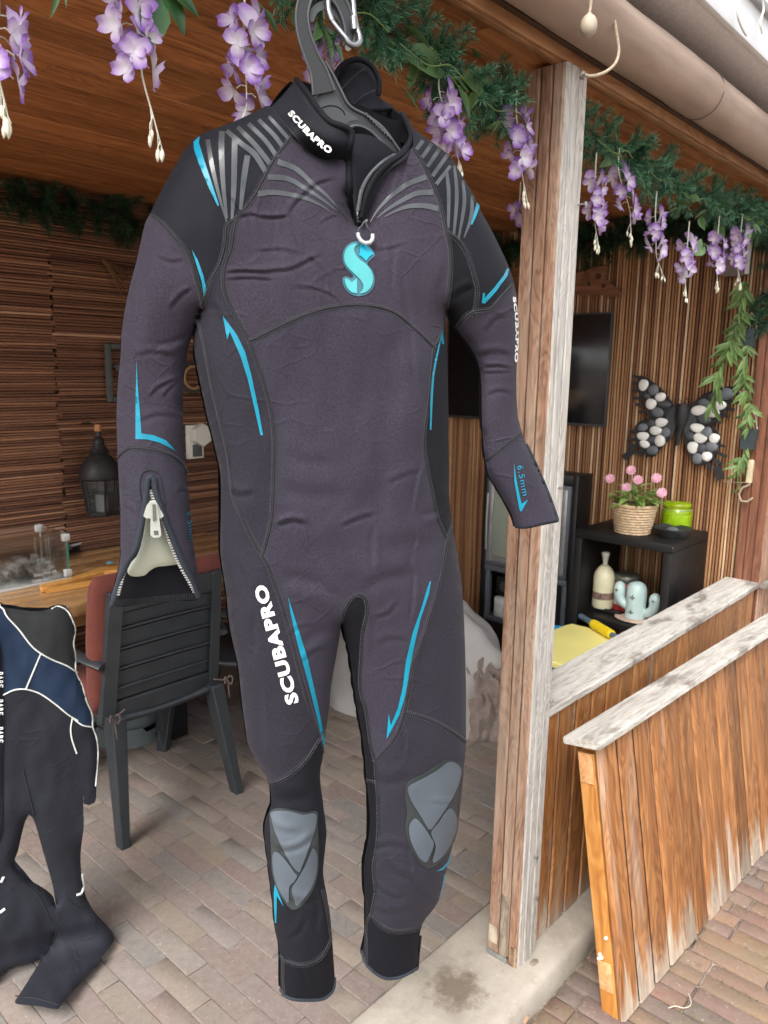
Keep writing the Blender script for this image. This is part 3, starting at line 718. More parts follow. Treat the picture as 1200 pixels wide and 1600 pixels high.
CREASES = [  # polyline, depth mm, width mm
 ([(534,940),(505,918),(470,905),(440,902)],3.2,10),([(566,925),(600,905),(650,898)],3.0,10),([(525,985),(495,990),(470,1010)],2.6,9),([(420,1240),(445,1250),(490,1244)],3.0,9),([(415,1285),(440,1300),(470,1302)],2.0,7),([(575,1215),(610,1225),(650,1210)],2.6,9),([(345,760),(370,775),(400,772)],2.2,8),([(700,780),(680,800),(655,806)],2.4,8),([(430,760),(480,775),(540,770)],2.0,12),([(300,520),(270,535),(240,540)],2.6,8),([(745,560),(770,552),(800,556)],2.4,7),([(440,1400),(470,1412),(505,1402)],2.4,8),([(575,1330),(610,1322),(640,1330)],2.4,8),([(575,1420),(610,1428),(650,1420)],2.0,7),([(705,470),(725,455),(742,450)],3.0,8),([(330,470),(345,500),(350,540)],2.4,8),
 ([(612,487),(606,600),(598,720),(590,840)],4.0,22),([(352,300),(372,330),(380,345)],1.5,5),([(560,385),(600,392),(640,380)],1.2,5),([(395,395),(440,392),(470,400)],1.6,5),([(455,450),(500,455),(530,470)],1.2,5),([(240,400),(265,410),(290,408)],1.5,5),([(205,560),(240,552),(280,560)],1.6,6),([(215,660),(250,650),(284,655)],1.6,6),([(760,620),(780,612),(803,618)],1.6,5),([(440,700),(470,720),(520,724)],1.2,9),([(600,760),(640,742),(660,738)],1.4,7),([(470,1040),(490,1020),(512,1015)],1.6,6),([(590,1010),(610,1000),(640,1004)],1.4,7),
 ([(400,339),(425,341),(450,339)],3.5,4),([(450,342),(462,320),(482,300),(500,287),(532,280)],2.6,5),([(372,341),(390,336),(402,339)],2.2,4),([(352,427),(380,425),(430,428)],3.0,4),([(352,438),(390,436),(430,439)],2.2,4),
 ([(400,425),(450,423),(480,410),(505,398)],2.6,5),([(470,395),(500,420),(512,470)],1.4,4),([(507,417),(523,467)],1.3,4),([(485,430),(497,476)],1.2,4),([(617,380),(613,440),(625,490)],1.5,6),([(627,420),(640,510),(647,593),(657,633)],1.6,8),
 ([(577,543),(570,600),(557,667),(557,733)],1.8,14),([(657,720),(647,767),(643,800)],2.0,5),([(645,860),(640,883),(646,900),(644,940),(640,975)],2.6,5),([(643,815),(650,840),(645,862)],1.6,4),
 ([(433,823),(457,815),(480,821)],4.5,6),([(533,826),(545,819),(567,810),(590,805)],2.2,6),([(582,820),(581,860),(583,893)],2.4,7),([(582,967),(607,960),(623,940)],2.2,5),([(470,845),(500,875),(520,920)],3.0,30),
 ([(267,483),(283,463),(300,452)],3.0,5),([(235,623),(247,607),(280,592)],2.8,4),([(255,623),(267,607),(282,595)],2.2,4),([(220,480),(222,420),(232,360)],2.0,9),([(753,575),(777,573),(800,577)],2.8,4),([(753,584),(777,583),(803,582)],1.8,4),
 ([(426,1322),(447,1330),(473,1322),(495,1302)],4.0,6),([(464,1507),(475,1525),(487,1552)],2.4,5),([(450,1470),(470,1455),(480,1430)],2.2,7),([(485,1390),(497,1420),(492,1460)],3.0,8),
 ([(598,1342),(620,1365),(643,1376),(657,1396),(674,1408),(690,1406)],4.0,8),([(585,1381),(601,1397),(626,1404),(630,1391)],3.2,6),([(637,1320),(643,1373)],1.8,5),([(671,1254),(695,1257),(714,1256)],2.4,4),
 ([(628,1140),(632,1165),(630,1180)],2.0,5),([(365,870),(378,893),(390,930)],1.6,6),([(355,900),(368,940),(374,975)],1.8,7),([(398,950),(396,1000),(392,1040)],1.4,7),([(404,1060),(408,1130),(412,1190)],1.4,8),([(760,520),(775,500),(800,495)],2.0,6),
 ([(560,950),(566,985),(560,1030)],2.0,8),([(600,860),(640,850),(690,852)],1.4,12),([(450,1000),(462,985),(490,978)],1.2,5),([(186,790),(200,795),(212,806)],1.5,5),([(276,772),(284,766),(296,770)],2.0,4),([(688,455),(694,430),(698,400)],1.5,8),
 ([(420,300),(428,330),(432,370)],1.3,5),([(455,330),(462,365),(470,395)],1.2,5),([(500,352),(515,342),(530,338)],1.3,4),([(590,345),(598,375),(600,400)],1.3,5),([(635,235),(630,270),(628,300)],1.4,5),([(618,262),(612,290),(600,315)],1.2,4)]
CR = [([np.array(p, float) for p in smooth_poly(pl, 8)], dp, w*(.62 if w < 9 else 1)) for pl, dp, w in CREASES]
def height(x, y):
    x = np.asarray(x, float); y = np.asarray(y, float)
    h = _hf(x, y)*MM
    h = 0.100*(1-np.exp(-h/0.085))
    z = np.zeros(x.shape)
    for i in range(x.size):
        v = Vector((x.flat[i]*0.012, y.flat[i]*0.007, 1.7)); z.flat[i] = mnoise.noise(v)*0.0050+mnoise.noise(v*2.6)*0.0022
    h = h+z*np.clip(h/0.03, 0, 1)
    for P, dp, w in CR:
        A = np.array(P[:-1]); B = np.array(P[1:]); lo = np.minimum(A, B).min(0)-5*w; hi = np.maximum(A, B).max(0)+5*w
        sel = (x > lo[0]) & (x < hi[0]) & (y > lo[1]) & (y < hi[1])
        if not sel.any(): continue
        qx = x[sel]; qy = y[sel]; best = np.full(qx.shape, 1e9); sg = np.zeros(qx.shape); tt = np.zeros(qx.shape); n = len(A)
        for i in range(n):
            d = B[i]-A[i]; L2 = d@d
            t_ = np.clip(((qx-A[i][0])*d[0]+(qy-A[i][1])*d[1])/L2, 0, 1)
            ex = qx-A[i][0]-t_*d[0]; ey = qy-A[i][1]-t_*d[1]; dist = np.hypot(ex, ey); k = dist < best
            best = np.where(k, dist, best); sg = np.where(k, np.sign(ex*d[1]-ey*d[0]), sg); tt = np.where(k, (i+t_)/n, tt)
        sd = best*sg; fade = np.clip(np.sin(pi*np.clip(tt, 0.02, 0.98))*1.6, 0, 1)
        h[sel] += dp*1.15e-3*fade*(-np.exp(-(sd/w)**2)*0.8+0.75*np.exp(-((sd-1.9*w)/(1.4*w))**2))
    return h

# seams between panels
SEAMS = {
 'raglan_l': [(462,204),(442,230),(426,252),(400,300),(387,319),(371,340),(365,360),(361,388),(352,412),(349,436),(352,457),(365,488),(380,514),(389,533)],
 'arm_l': [(371,340),(354,353),(352,375),(348,397),(341,416),(330,436),(321,462),(314,484)],
 'sleeve_l': [(229,331),(240,337),(257,351),(274,371),(289,390),(300,412),(306,436),(313,457),(318,480)],
 'cuff_l': [(180,727),(185,715),(190,708),(204,700),(230,701),(258,708),(279,720),(289,734),(296,752)],
 'yoke': [(386,533),(400,528),(450,503),(500,484),(543,477),(573,477),(613,487),(647,513),(679,544)],
 'raglan_r': [(640,222),(645,232),(653,244),(668,271),(680,299),(691,333),(697,361),(703,388),(704,418),(702,446),(698,473),(693,503),(684,533),(677,543),(674,567),(668,633),(663,667),(662,700),(667,733),(677,783),(683,810),(697,842)],
 'under_r': [(697,361),(716,376),(729,395),(738,420),(742,435),(746,456),(741,494)],
 'sleeve_r': [(811,434),(800,444),(780,466),(765,482),(740,486),(727,495),(716,510),(704,526)],
 'cuff_r': [(752,726),(758,721),(774,708),(789,695),(807,681),(818,672)],
 'side_r': [(706,800),(704,820),(697,842)],
 'thigh_r': [(697,842),(690,890),(677,943),(663,990),(647,1033),(637,1083),(632,1113),(620,1147),(600,1173),(585,1190)],
 'knee_r': [(632,1113),(667,1123),(700,1140),(733,1163)],
 'inner_r': [(534,975),(536,955),(547,936),(560,929),(572,937),(574,960),(568,987),(565,1033),(564,1077),(573,1110),(580,1160),(587,1191),(589,1218),(592,1257),(591,1314),(585,1353),(587,1381),(588,1395),(581,1430)],
 'inner_rk': [(564,1214),(578,1219),(589,1221)],
 'ankle_r': [(581,1430),(598,1449),(620,1456),(648,1452),(664,1446)],
 'ankle_r2': [(581,1430),(574,1446),(574,1500),(575,1515)],
 'side_l': [(389,533),(400,563),(413,600),(423,640),(428,683),(428,733),(425,800),(420,833),(410,868)],
 'side_l2': [(310,500),(320,540),(333,607),(347,667),(358,717),(364,772),(375,801),(394,841),(410,868)],
 'thigh_l': [(410,868),(420,887),(433,923),(447,967),(460,1017),(473,1067),(487,1117),(500,1157),(509,1190)],
 'knee_l': [(412,1226),(421,1224),(436,1220),(459,1206),(478,1186),(492,1164),(498,1154),(507,1138)],
 'ankle_l': [(432,1484),(447,1501),(473,1508),(498,1498),(512,1476),(524,1440)],
 'ankle_l2': [(444,1496),(444,1530),(446,1562)],
 'calf_l': [(502,1390),(509,1420),(514,1455),(517,1470)],
}
ZIPCUT = [(233,745),(229,766),(224,802),(217,846),(203,869),(192,890),(184,925),(181,955),(312,955),(305,925),(282,881),(268,851),(254,808),(237,764)]
def cdt_fill(boundary, cons, step, extra=(), jitter=0.25, seed=1):
    """triangulate boundary with constraint lines and a jittered hexagonal grid"""
    V = [tuple(p) for p in boundary]; E = [(i, (i+1) % len(V)) for i in range(len(V))]
    for c in cons:
        b = len(V); V += [tuple(p) for p in c]; E += [(b+i, b+i+1) for i in range(len(c)-1)]
    B = np.array(boundary); lo = B.min(0); hi = B.max(0); r = np.random.RandomState(seed)
    ys = np.arange(lo[1], hi[1], step*0.866); gp = []
    for k, yy in enumerate(ys):
        xs = np.arange(lo[0]+(k % 2)*step/2, hi[0], step); gp.append(np.stack([xs, np.full(xs.shape, yy)], 1))
    gp = np.concatenate(gp); gp += r.uniform(-jitter, jitter, gp.shape)*step*0.5
    gp = gp[pip(boundary, gp[:, 0], gp[:, 1])]
    C = np.array(V)
    # drop grid points that crowd the constraint points
    keep = np.ones(len(gp), bool)
    for i in range(0, len(gp), 2000):
        d = ((gp[i:i+2000, None, :]-C[None])**2).sum(2).min(1); keep[i:i+2000] = d > (step*0.55)**2
    gp = gp[keep]
    pts = [Vector(p) for p in V]+[Vector(p) for p in gp.tolist()]+[Vector(p) for p in extra]
    v, e, f, ov, oe, of = delaunay_2d_cdt(pts, E, [], 0, 0.01)
    v = np.array([(p.x, p.y) for p in v])
    ce = {tuple(sorted(ed)) for ed, o in zip(e, oe) if len(o)}
    f = [tuple(t_) for t_ in f]
    cen = np.array([v[list(t_)].mean(0) for t_ in f]); ok = pip(boundary, cen[:, 0], cen[:, 1])
    return v, [t_ for t_, k in zip(f, ok) if k], ce
def sub_mesh(name, mat, parent, v, faces, fn, smooth=180, label=None):
    ids = sorted({i for f in faces for i in f}); mp = {a: b for b, a in enumerate(ids)}
    P = fn(v[ids, 0], v[ids, 1])
    mb = MB(); mb.add(P, [tuple(mp[i] for i in f) for f in faces])
    return mb.build(name, mat, parent, smooth, label=label)
def front_fn(off):
    def fn(x, y):
        h = height(x, y)+off
        return [spt(a, b, c)-SB for a, b, c in zip(x, y, h)]
    return fn
# materials
def neoprene(name, c, rough=0.8, weave=0.10, sheen=0.05, spec=0.16, crease=0.0):
    t = NT(name); vec = t.coords(objrand=False)
    if crease:      # crisp fold marks of packed neoprene
        wp = t.node('ShaderNodeTexNoise'); wp.inputs['Scale'].default_value = 7.0; wp.inputs['Detail'].default_value = 3; t.l(vec, wp.inputs['Vector'])
        va = t.node('ShaderNodeVectorMath', operation='SCALE'); t.l(wp.outputs['Color'], va.inputs[0]); va.inputs['Scale'].default_value = 0.10
        vb = t.node('ShaderNodeVectorMath', operation='ADD'); t.l(t.coords((1, 1, 1.5), False), vb.inputs[0]); t.l(va.outputs[0], vb.inputs[1])
        for sc_, st_ in ((9.0, 1.0), (17.0, .6)):
            vo = t.node('ShaderNodeTexVoronoi', feature='DISTANCE_TO_EDGE'); vo.inputs['Scale'].default_value = sc_; t.l(vb.outputs[0], vo.inputs['Vector'])
            ln_ = t.maprange(vo.outputs['Distance'], 0.0, 0.05, 1, 0); mk = t.maprange(t.noise(vec, 5.0+sc_*.4, 3, .6), .50, .62, 0, 1)
            t.bump(t.math('MULTIPLY', ln_, mk), crease*st_, 0.003)
    n = t.noise(vec, 7, 5, 0.6); nf = t.noise(vec, 420, 2, 0.6); n3 = t.noise(t.coords((1, 1, .35), False), 60, 4, 0.6)
    col = t.ramp(n, [(0.3, sc3(c, 0.86)), (0.7, sc3(c, 1.12))])
    col = t.mix(t.maprange(nf, 0.35, 0.7, 0, 0.75), col, sc3(c, 1.75))
    t.color(col); t.rough(rough); t.b.inputs['Sheen Weight'].default_value = sheen; t.b.inputs['Sheen Roughness'].default_value = 0.45
    t.b.inputs['Specular IOR Level'].default_value = spec
    t.bump(nf, weave, 0.0015); t.bump(n3, 0.16, 0.003); return t.m
M_NEO = neoprene('neoprene_charcoal', (.0275, .0230, .0335), crease=0.45)
M_NEO2 = neoprene('neoprene_slate', (.0258, .0224, .0332), crease=0.28)
M_HIP = neoprene('neoprene_hip', (.0160, .0145, .0212), spec=.2, crease=0.3)
M_BLK = neoprene('neoprene_black', (.0078, .0083, .0116), 0.7, 0.10, 0.02, 0.13)
M_BLK2 = neoprene('neoprene_deep_black', (.0055, .0056, .0078), 0.75, 0.10, 0.015, 0.13)
M_BIND = neoprene('edge_binding', (.019, .0235, .030), 0.7)
M_THREAD = plain('seam_thread', (.052, .052, .060), 0.7, 0.3, 300)
M_THREADD = plain('seam_thread_dark', (.012, .012, .015), 0.8, 0.3, 300)
def print_mat(name, c, rough=0.35, var=0.12): return plain(name, c, rough, var, 30, 0.06, 300, spec=0.5)
M_TEAL = print_mat('teal_print', (.0, .215, .325), 0.4)
M_CYAN = print_mat('cyan_print', (.065, .345, .36), 0.35)
M_CYAN2 = print_mat('blue_print', (.0, .30, .44), 0.35)
M_LOGOB = print_mat('logo_edge', (.035, .13, .17), 0.45)
M_WHITE = print_mat('white_print', (.78, .78, .76), 0.5, 0.05)
t = NT('silver_print'); vec = t.coords(objrand=False); n = t.noise(vec, 25, 4); n2 = t.noise(vec, 260, 2)
t.color(t.ramp(n, [(0.35, (.028, .031, .034)), (0.65, (.060, .065, .070))])); t.rough(t.maprange(n, 0.3, 0.7, 0.34, 0.5)); t.b.inputs['Metallic'].default_value = 0.1; t.b.inputs['Coat Weight'].default_value = .4; t.bump(n2, 0.12, 0.001); M_SILV = t.m
M_PAD = plain('knee_pad_grey', (.075, .092, .112), 0.55, 0.10, 12, 0.08, 250)
M_PADB = plain('knee_pad_edge', (.022, .027, .028), 0.6, 0.15, 12)

suit = thing('wetsuit', 'black and charcoal full wetsuit with teal prints hanging from the eave', 'wetsuit', tuple(SB), uvw=False)
cons = [smooth_poly(s_, 4.0) for s_ in SEAMS.values()]+[smooth_poly(ZIPCUT+ZIPCUT[:1], 4.0)]
extra = []
for P, dp, w in CR:
    if w > 9: continue
    for i in range(len(P)-1):
        d = P[i+1]-P[i]; L = np.linalg.norm(d); nn = np.array((-d[1], d[0]))/max(L, 1e-6)
        for tq in (0.0, 0.5):
            for s_ in (-1, 0, 1.0, 1.9, 3.0): 
                q = P[i]+d*tq-nn*s_*w
                extra.append(tuple(q))
ex = np.array(extra); ex = ex[pip(out_s, ex[:, 0], ex[:, 1])]
CV, CF, CE = cdt_fill(out_s, cons, 4.6, ex.tolist())
# regions bounded by seams
adj = {}
for i, f in enumerate(CF):
    for a in range(len(f)):
        e = tuple(sorted((f[a], f[(a+1) % len(f)])))
        if e not in CE: adj.setdefault(e, []).append(i)
nb_ = [[] for _ in CF]
for e, fl in adj.items():
    if len(fl) == 2: nb_[fl[0]].append(fl[1]); nb_[fl[1]].append(fl[0])
reg = -np.ones(len(CF), int); nreg = 0
for i in range(len(CF)):
    if reg[i] >= 0: continue
    st = [i]; reg[i] = nreg
    while st:
        k = st.pop()
        for j in nb_[k]:
            if reg[j] < 0: reg[j] = nreg; st.append(j)
    nreg += 1
cen = np.array([CV[list(f)].mean(0) for f in CF])
def region_at(x, y): return int(reg[np.argmin(((cen-np.array((x, y)))**2).sum(1))])
SEEDS = [('chest_panel', 470, 300, M_NEO), ('chest_panel', 600, 420, M_NEO), ('shoulder_panel', 300, 330, M_BLK), ('shoulder_panel', 740, 350, M_BLK), ('sleeve_panel', 245, 520, M_NEO), ('sleeve_panel', 780, 600, M_NEO),
         ('cuff_panel', 200, 800, M_NEO2), ('cuff_panel', 280, 800, M_NEO2), ('cuff_panel', 800, 760, M_NEO2), ('underarm_panel', 720, 440, M_BLK2), ('torso_panel', 540, 650, M_NEO2), ('hip_panel', 398, 1000, M_HIP), ('side_panel', 360, 560, M_BLK), ('side_panel', 315, 590, M_BLK2),
         ('side_panel', 690, 640, M_BLK), ('hip_panel', 690, 1050, M_HIP), ('thigh_panel', 600, 1050, M_NEO), ('inner_thigh_panel', 555, 1020, M_BLK2), ('inner_knee_panel', 583, 1280, M_NEO2),
         ('shin_panel', 460, 1420, M_BLK), ('shin_panel', 660, 1200, M_HIP), ('ankle_panel', 480, 1535, M_BLK2), ('ankle_panel', 620, 1490, M_BLK2)]
done = {}
rz_ = region_at(240, 880)                          # the open wrist zip
done[rz_] = None
for nm, x, y, m in SEEDS:
    r_ = region_at(x, y)
    if r_ in done: continue
    done[r_] = sub_mesh(nm, m, suit, CV, [f for f, q in zip(CF, reg) if q == r_], front_fn(0.0))
# slivers between seams take the nearest dark panel
rest = [f for f, q in zip(CF, reg) if q not in done]
if rest: sub_mesh('seam_allowance', M_BLK2, suit, CV, rest, front_fn(0.0))
# back of the suit
BO = OUT[:OUT.index((646,203))+1]+[(640,185),(625,178),(600,165),(575,152),(545,148),(510,135),(463,124),(440,140)]
bo = [tuple(p) for p in smooth_poly(BO, 9.0, True)]
bv, bf, _ = cdt_fill(bo, [], 11.0, seed=4)
def back_fn(x, y):
    h = 0.085*(1-np.exp(-_hf(x, y)*MM/0.085))*0.8
    return [sback(a, b, c)-SB for a, b, c in zip(x, y, h)]
sub_mesh('back_panel', M_BLK2, suit, bv, bf, back_fn)

def drape(name, poly, off, mat, sm=False, step=5.0, parent=None, sstep=4.0, label=None):
    poly = [tuple(p) for p in (smooth_poly(poly, sstep, True) if sm else smooth_poly(poly, 1e9, True))]
    if not sm:
        q = []
        for i in range(len(poly)):
            a = np.array(poly[i]); b = np.array(poly[(i+1) % len(poly)]); k = max(1, int(np.linalg.norm(b-a)/step))
            q += [tuple(a+(b-a)*j/k) for j in range(k)]
        poly = q
    v, f, _ = cdt_fill(poly, [], step)
    return sub_mesh(name, mat, parent or suit, v, f, front_fn(off), label=label)
def ribbon(name, pts, widths, off, mat, parent=None):
    """printed stroke of varying width"""
    P = smooth_poly([(p[0], p[1], w) for p, w in zip(pts, widths)], 4.0)
    L = []; R = []
    for i, p in enumerate(P):
        d = (P[min(i+1, len(P)-1)]-P[max(i-1, 0)])[:2]; d = d/max(np.linalg.norm(d), 1e-6); n_ = np.array((-d[1], d[0]))
        L.append(p[:2]+n_*p[2]/2); R.append(p[:2]-n_*p[2]/2)
    rows = []
    for a, b in zip(L, R):
        xs = np.linspace(a[0], b[0], 4); ys = np.linspace(a[1], b[1], 4); rows.append(front_fn(off)(xs, ys))
    mb = MB(); mb.grid(rows); return mb.build(name, mat, parent or suit, 180)
def Z(pts, ox, oy, k): return [(ox+x/k, oy+y/k) for x, y in pts]
PR = 0.0009
# teal flashes
drape('teal_flash', Z([(610,190),(655,150),(650,200),(690,330),(740,480),(795,650),(785,655),(720,520),(650,350),(615,250)],170,180,4.615), PR, M_TEAL)
drape('teal_flash', Z([(598,968),(640,1040),(680,1150),(705,1260),(695,1320),(685,1300),(670,1200),(640,1100)],170,180,4.615), PR, M_TEAL)
drape('teal_flash', Z([(640,485),(645,600),(655,720),(663,832),(720,840),(780,865),(823,913),(750,875),(690,860),(635,858),(635,700)],0,400,3), PR, M_TEAL, step=4)
drape('teal_flash', [(348,493),(370,523),(383,550),(393,587),(404,640),(411,680),(407,680),(398,640),(387,592),(376,557),(359,518),(355,531)], PR, M_TEAL, step=3)
drape('teal_flash', Z([(875,335),(882,415),(872,410),(868,390),(848,490),(835,565),(830,640),(822,815),(815,815),(818,640),(825,560),(845,460),(862,390)],400,400,3), PR, M_TEAL, step=3)
drape('teal_flash', Z([(150,395),(180,490),(240,680),(290,900),(325,1080),(318,1110),(290,980),(245,800),(195,620),(163,480)],400,800,3), PR, M_TEAL, step=3)
drape('teal_flash', Z([(820,320),(812,380),(772,500),(748,600),(723,720),(703,850),(673,950),(612,1065),(622,945),(632,1000),(665,920),(688,820),(703,700),(733,570),(775,450),(805,350)],400,800,3), PR, M_TEAL, step=3)
drape('teal_flash', Z([(495,640),(517,670),(490,740),(460,805),(448,800),(470,730)],640,180,4.704), PR, M_TEAL, step=3)
drape('teal_flash', Z([(720,1120),(732,1135),(720,1180),(640,1290),(555,1385),(530,1380),(540,1305),(555,1310),(550,1345),(620,1270),(690,1180)],640,180,4.704), PR, M_TEAL, step=3)
drape('teal_flash', Z([(563,195),(577,300),(597,400),(617,490),(663,460),(617,545),(604,540),(587,450),(566,330)],680,680,4.572), PR, M_TEAL, step=3)
drape('teal_flash', Z([(175,890),(190,930),(225,1020),(187,960),(184,1110),(175,1110),(169,950)],380,1130,3.556), PR, M_TEAL, step=3)
drape('teal_flash', Z([(552,830),(540,890),(505,922),(468,930),(500,912),(530,880)],550,1100,3.556), PR, M_TEAL, step=3)
drape('teal_flash', Z([(522,945),(514,1000),(480,1088),(500,1020),(512,950)],550,1100,3.556), PR, M_TEAL, step=3)
# silver stripes
z2 = lambda p: Z(p, 170, 180, 4.615)
for pts, w in ((z2([(712,175),(742,350),(790,560),(850,770)]),(7,7,5,2)),(z2([(815,115),(812,250),(825,500),(850,745)]),(9,9,7,4)),(z2([(908,170),(905,350),(900,550),(888,750)]),(9,9,8,4)),(z2([(1000,290),(975,450),(950,680)]),(9,9,5)),
               ([(354,204),(378,225),(398,241),(415,268)],(7,8,9,8)),([(371,198),(400,228),(422,256)],(7,8,8)),([(388,193),(415,220),(433,245)],(7,7,7)),([(404,187),(428,211),(443,231)],(6,7,7)),([(420,182),(438,202),(452,218)],(5,6,6))):
    ribbon('silver_stripe', pts, w, PR, M_SILV)
z3 = lambda p: Z(p, 640, 180, 4.704)
for pts, w in ((z3([(52,250),(100,185)]),(6,6)),(z3([(92,312),(165,207)]),(6,6)),(z3([(132,378),(222,245)]),(6,6)),(z3([(168,448),(280,290)]),(6,6)),(z3([(196,508),(300,372)]),(6,5)),
               (z3([(273,420),(287,560),(285,830)]),(5,6,4)),(z3([(330,370),(347,600),(325,880)]),(4,6,4)),(z3([(392,480),(402,650),(360,910)]),(4,6,3)),(z3([(460,590),(452,750),(400,900)]),(4,6,2))):
    ribbon('silver_stripe', pts, w, PR, M_SILV)
z4 = lambda p: Z(p, 400, 80, 4)
for pts in ([(135,690),(250,735),(350,825),(450,910),(575,1055)],[(75,785),(200,798),(310,858),(420,930),(530,1020)],[(10,892),(120,882),(280,910),(380,950),(470,1005)],
            [(1065,785),(950,830),(850,900),(770,980),(712,1068)],[(1108,880),(1000,890),(900,940),(820,990),(755,1042)],[(1140,985),(1050,965),(950,970),(870,1000),(800,1036)]):
    ribbon('silver_arc', z4(pts), (9,8,6.5,4,0.8), PR, M_SILV)
# knee pads
for base, pcs, zz in (([(150,490),(220,472),(340,495),(410,490),(415,560),(420,700),(418,820),(395,910),(340,1000),(290,1035),(250,1020),(190,930),(160,830),(155,730),(150,600)],
    ([(158,492),(250,488),(330,508),(385,500),(408,515),(400,590),(370,680),(325,800),(310,828),(270,790),(220,700),(175,600),(157,530)],[(162,735),(185,715),(230,755),(285,830),(300,850),(280,885),(255,910),(252,995),(225,970),(190,910),(168,830)],[(388,695),(410,730),(412,800),(395,880),(350,960),(300,1015),(285,990),(270,920),(300,870),(340,800),(370,730)]), (380,1130,3.556)),
   ([(296,500),(312,432),(400,385),(500,320),(530,308),(580,322),(613,355),(605,430),(585,560),(592,660),(570,760),(510,860),(450,907),(400,902),(335,820),(298,700),(305,600)],
    ([(310,480),(325,450),(400,410),(470,370),(530,325),(570,325),(605,360),(600,420),(570,500),(510,600),(440,700),(425,695),(380,620),(330,540)],[(320,670),(350,635),(390,670),(440,745),(455,780),(430,850),(410,880),(370,850),(330,770),(318,710)],[(550,580),(580,620),(585,680),(560,760),(510,840),(455,885),(447,870),(465,790),(440,715),(480,660),(520,600)]), (550,1100,3.556))):
    kp_ = drape('knee_pad', Z(base, *zz), 0.0018, M_PADB, True)
    for p in pcs: drape('pad_plate', Z(p, *zz), 0.0042, M_PAD, True, parent=kp_)
# S emblem on the chest
zs = lambda p: Z(p, 480, 330, 7.5)
lg = drape('emblem', zs([(590,350),(520,365),(450,420),(415,500),(420,590),(460,670),(540,758),(515,785),(470,765),(430,770),(412,800),(430,880),(480,950),(560,990),(640,992),(720,960),(780,880),(790,780),(760,690),(705,622),(735,575),(795,520),(790,490),(740,420),(690,370)]), 0.0012, M_LOGOB, True, step=3.0, sstep=3.0)
drape('emblem_stroke', zs([(590,378),(530,385),(470,430),(435,500),(440,590),(480,660),(560,740),(620,800),(655,860),(650,920),(615,960),(690,945),(750,880),(772,790),(750,700),(690,620),(620,570),(570,510),(550,450),(565,410)]), 0.0030, M_CYAN, True, 3.0, lg, 2.5)
drape('emblem_stroke', zs([(620,380),(690,395),(740,440),(775,500),(730,530),(690,582),(650,540),(600,505),(620,490)]), 0.0030, M_CYAN2, False, 3.0, lg)
drape('emblem_stroke', zs([(440,785),(490,800),(520,830),(585,785),(585,962),(520,950),(470,900),(445,840)]), 0.0030, M_CYAN, False, 3.0, lg)
# lettering
def text_shape(body, offs=0.02, shear=0.0):
    cu = bpy.data.curves.new('lettering', 'FONT'); cu.body = body; cu.fill_mode = 'FRONT'; cu.resolution_u = 3; cu.offset = offs; cu.shear = shear; cu.space_character = 1.12
    o = bpy.data.objects.new('lettering', cu); COL.objects.link(o); dg = bpy.context.evaluated_depsgraph_get(); ev = o.evaluated_get(dg); me = ev.to_mesh()
    v = np.array([(p.co.x, p.co.y) for p in me.vertices]); f = [tuple(p.vertices) for p in me.polygons]; ev.to_mesh_clear()
    bpy.data.objects.remove(o); bpy.data.curves.remove(cu)
    v[:, 0] -= v[:, 0].min(); v[:, 0] /= v[:, 0].max(); v[:, 1] -= v[:, 1].min(); v[:, 1] /= v[:, 1].max()
    return v, f
def lettering(name, body, path, cap, fn, mat, parent, offs=0.045, flip=1, shear=0.0):
    """letters run along the path, cap high to the left of its direction (flip turns it)"""
    v, f = text_shape(body, offs, shear); P = np.array(smooth_poly(path, 1.5)); d = np.r_[0, np.cumsum(np.linalg.norm(np.diff(P, axis=0), axis=1))]; L = d[-1]
    s_ = v[:, 0]*L; x = np.interp(s_, d, P[:, 0]); y = np.interp(s_, d, P[:, 1])
    x2 = np.interp(np.minimum(s_+4, L), d, P[:, 0])-np.interp(np.maximum(s_-4, 0), d, P[:, 0]); y2 = np.interp(np.minimum(s_+4, L), d, P[:, 1])-np.interp(np.maximum(s_-4, 0), d, P[:, 1])
    ln = np.hypot(x2, y2); ux, uy = y2/ln*flip, -x2/ln*flip
    x = x+ux*v[:, 1]*cap; y = y+uy*v[:, 1]*cap
    mb = MB(); mb.add(fn(x, y), f); return mb.build(name, mat, parent)
lettering('lettering', 'SCUBAPRO', [(468,1097),(451,1037),(434,975),(416,912)], 21, front_fn(0.0016), M_WHITE, suit, 0.05)
lettering('lettering', '6.5mm', [(808,728),(812,750),(817,775)], 9, front_fn(0.0012), M_TEAL, suit, 0.0)
lettering('lettering', 'SCUBAPRO', [(804,566),(805.5,530),(804.5,495),(801,464)][::-1], 5, front_fn(0.0016), M_WHITE, suit, 0.05)
lettering('lettering', '6.5mm', [(292,800),(294,820),(297,845)], 6.5, front_fn(0.0012), M_TEAL, suit, 0.0)
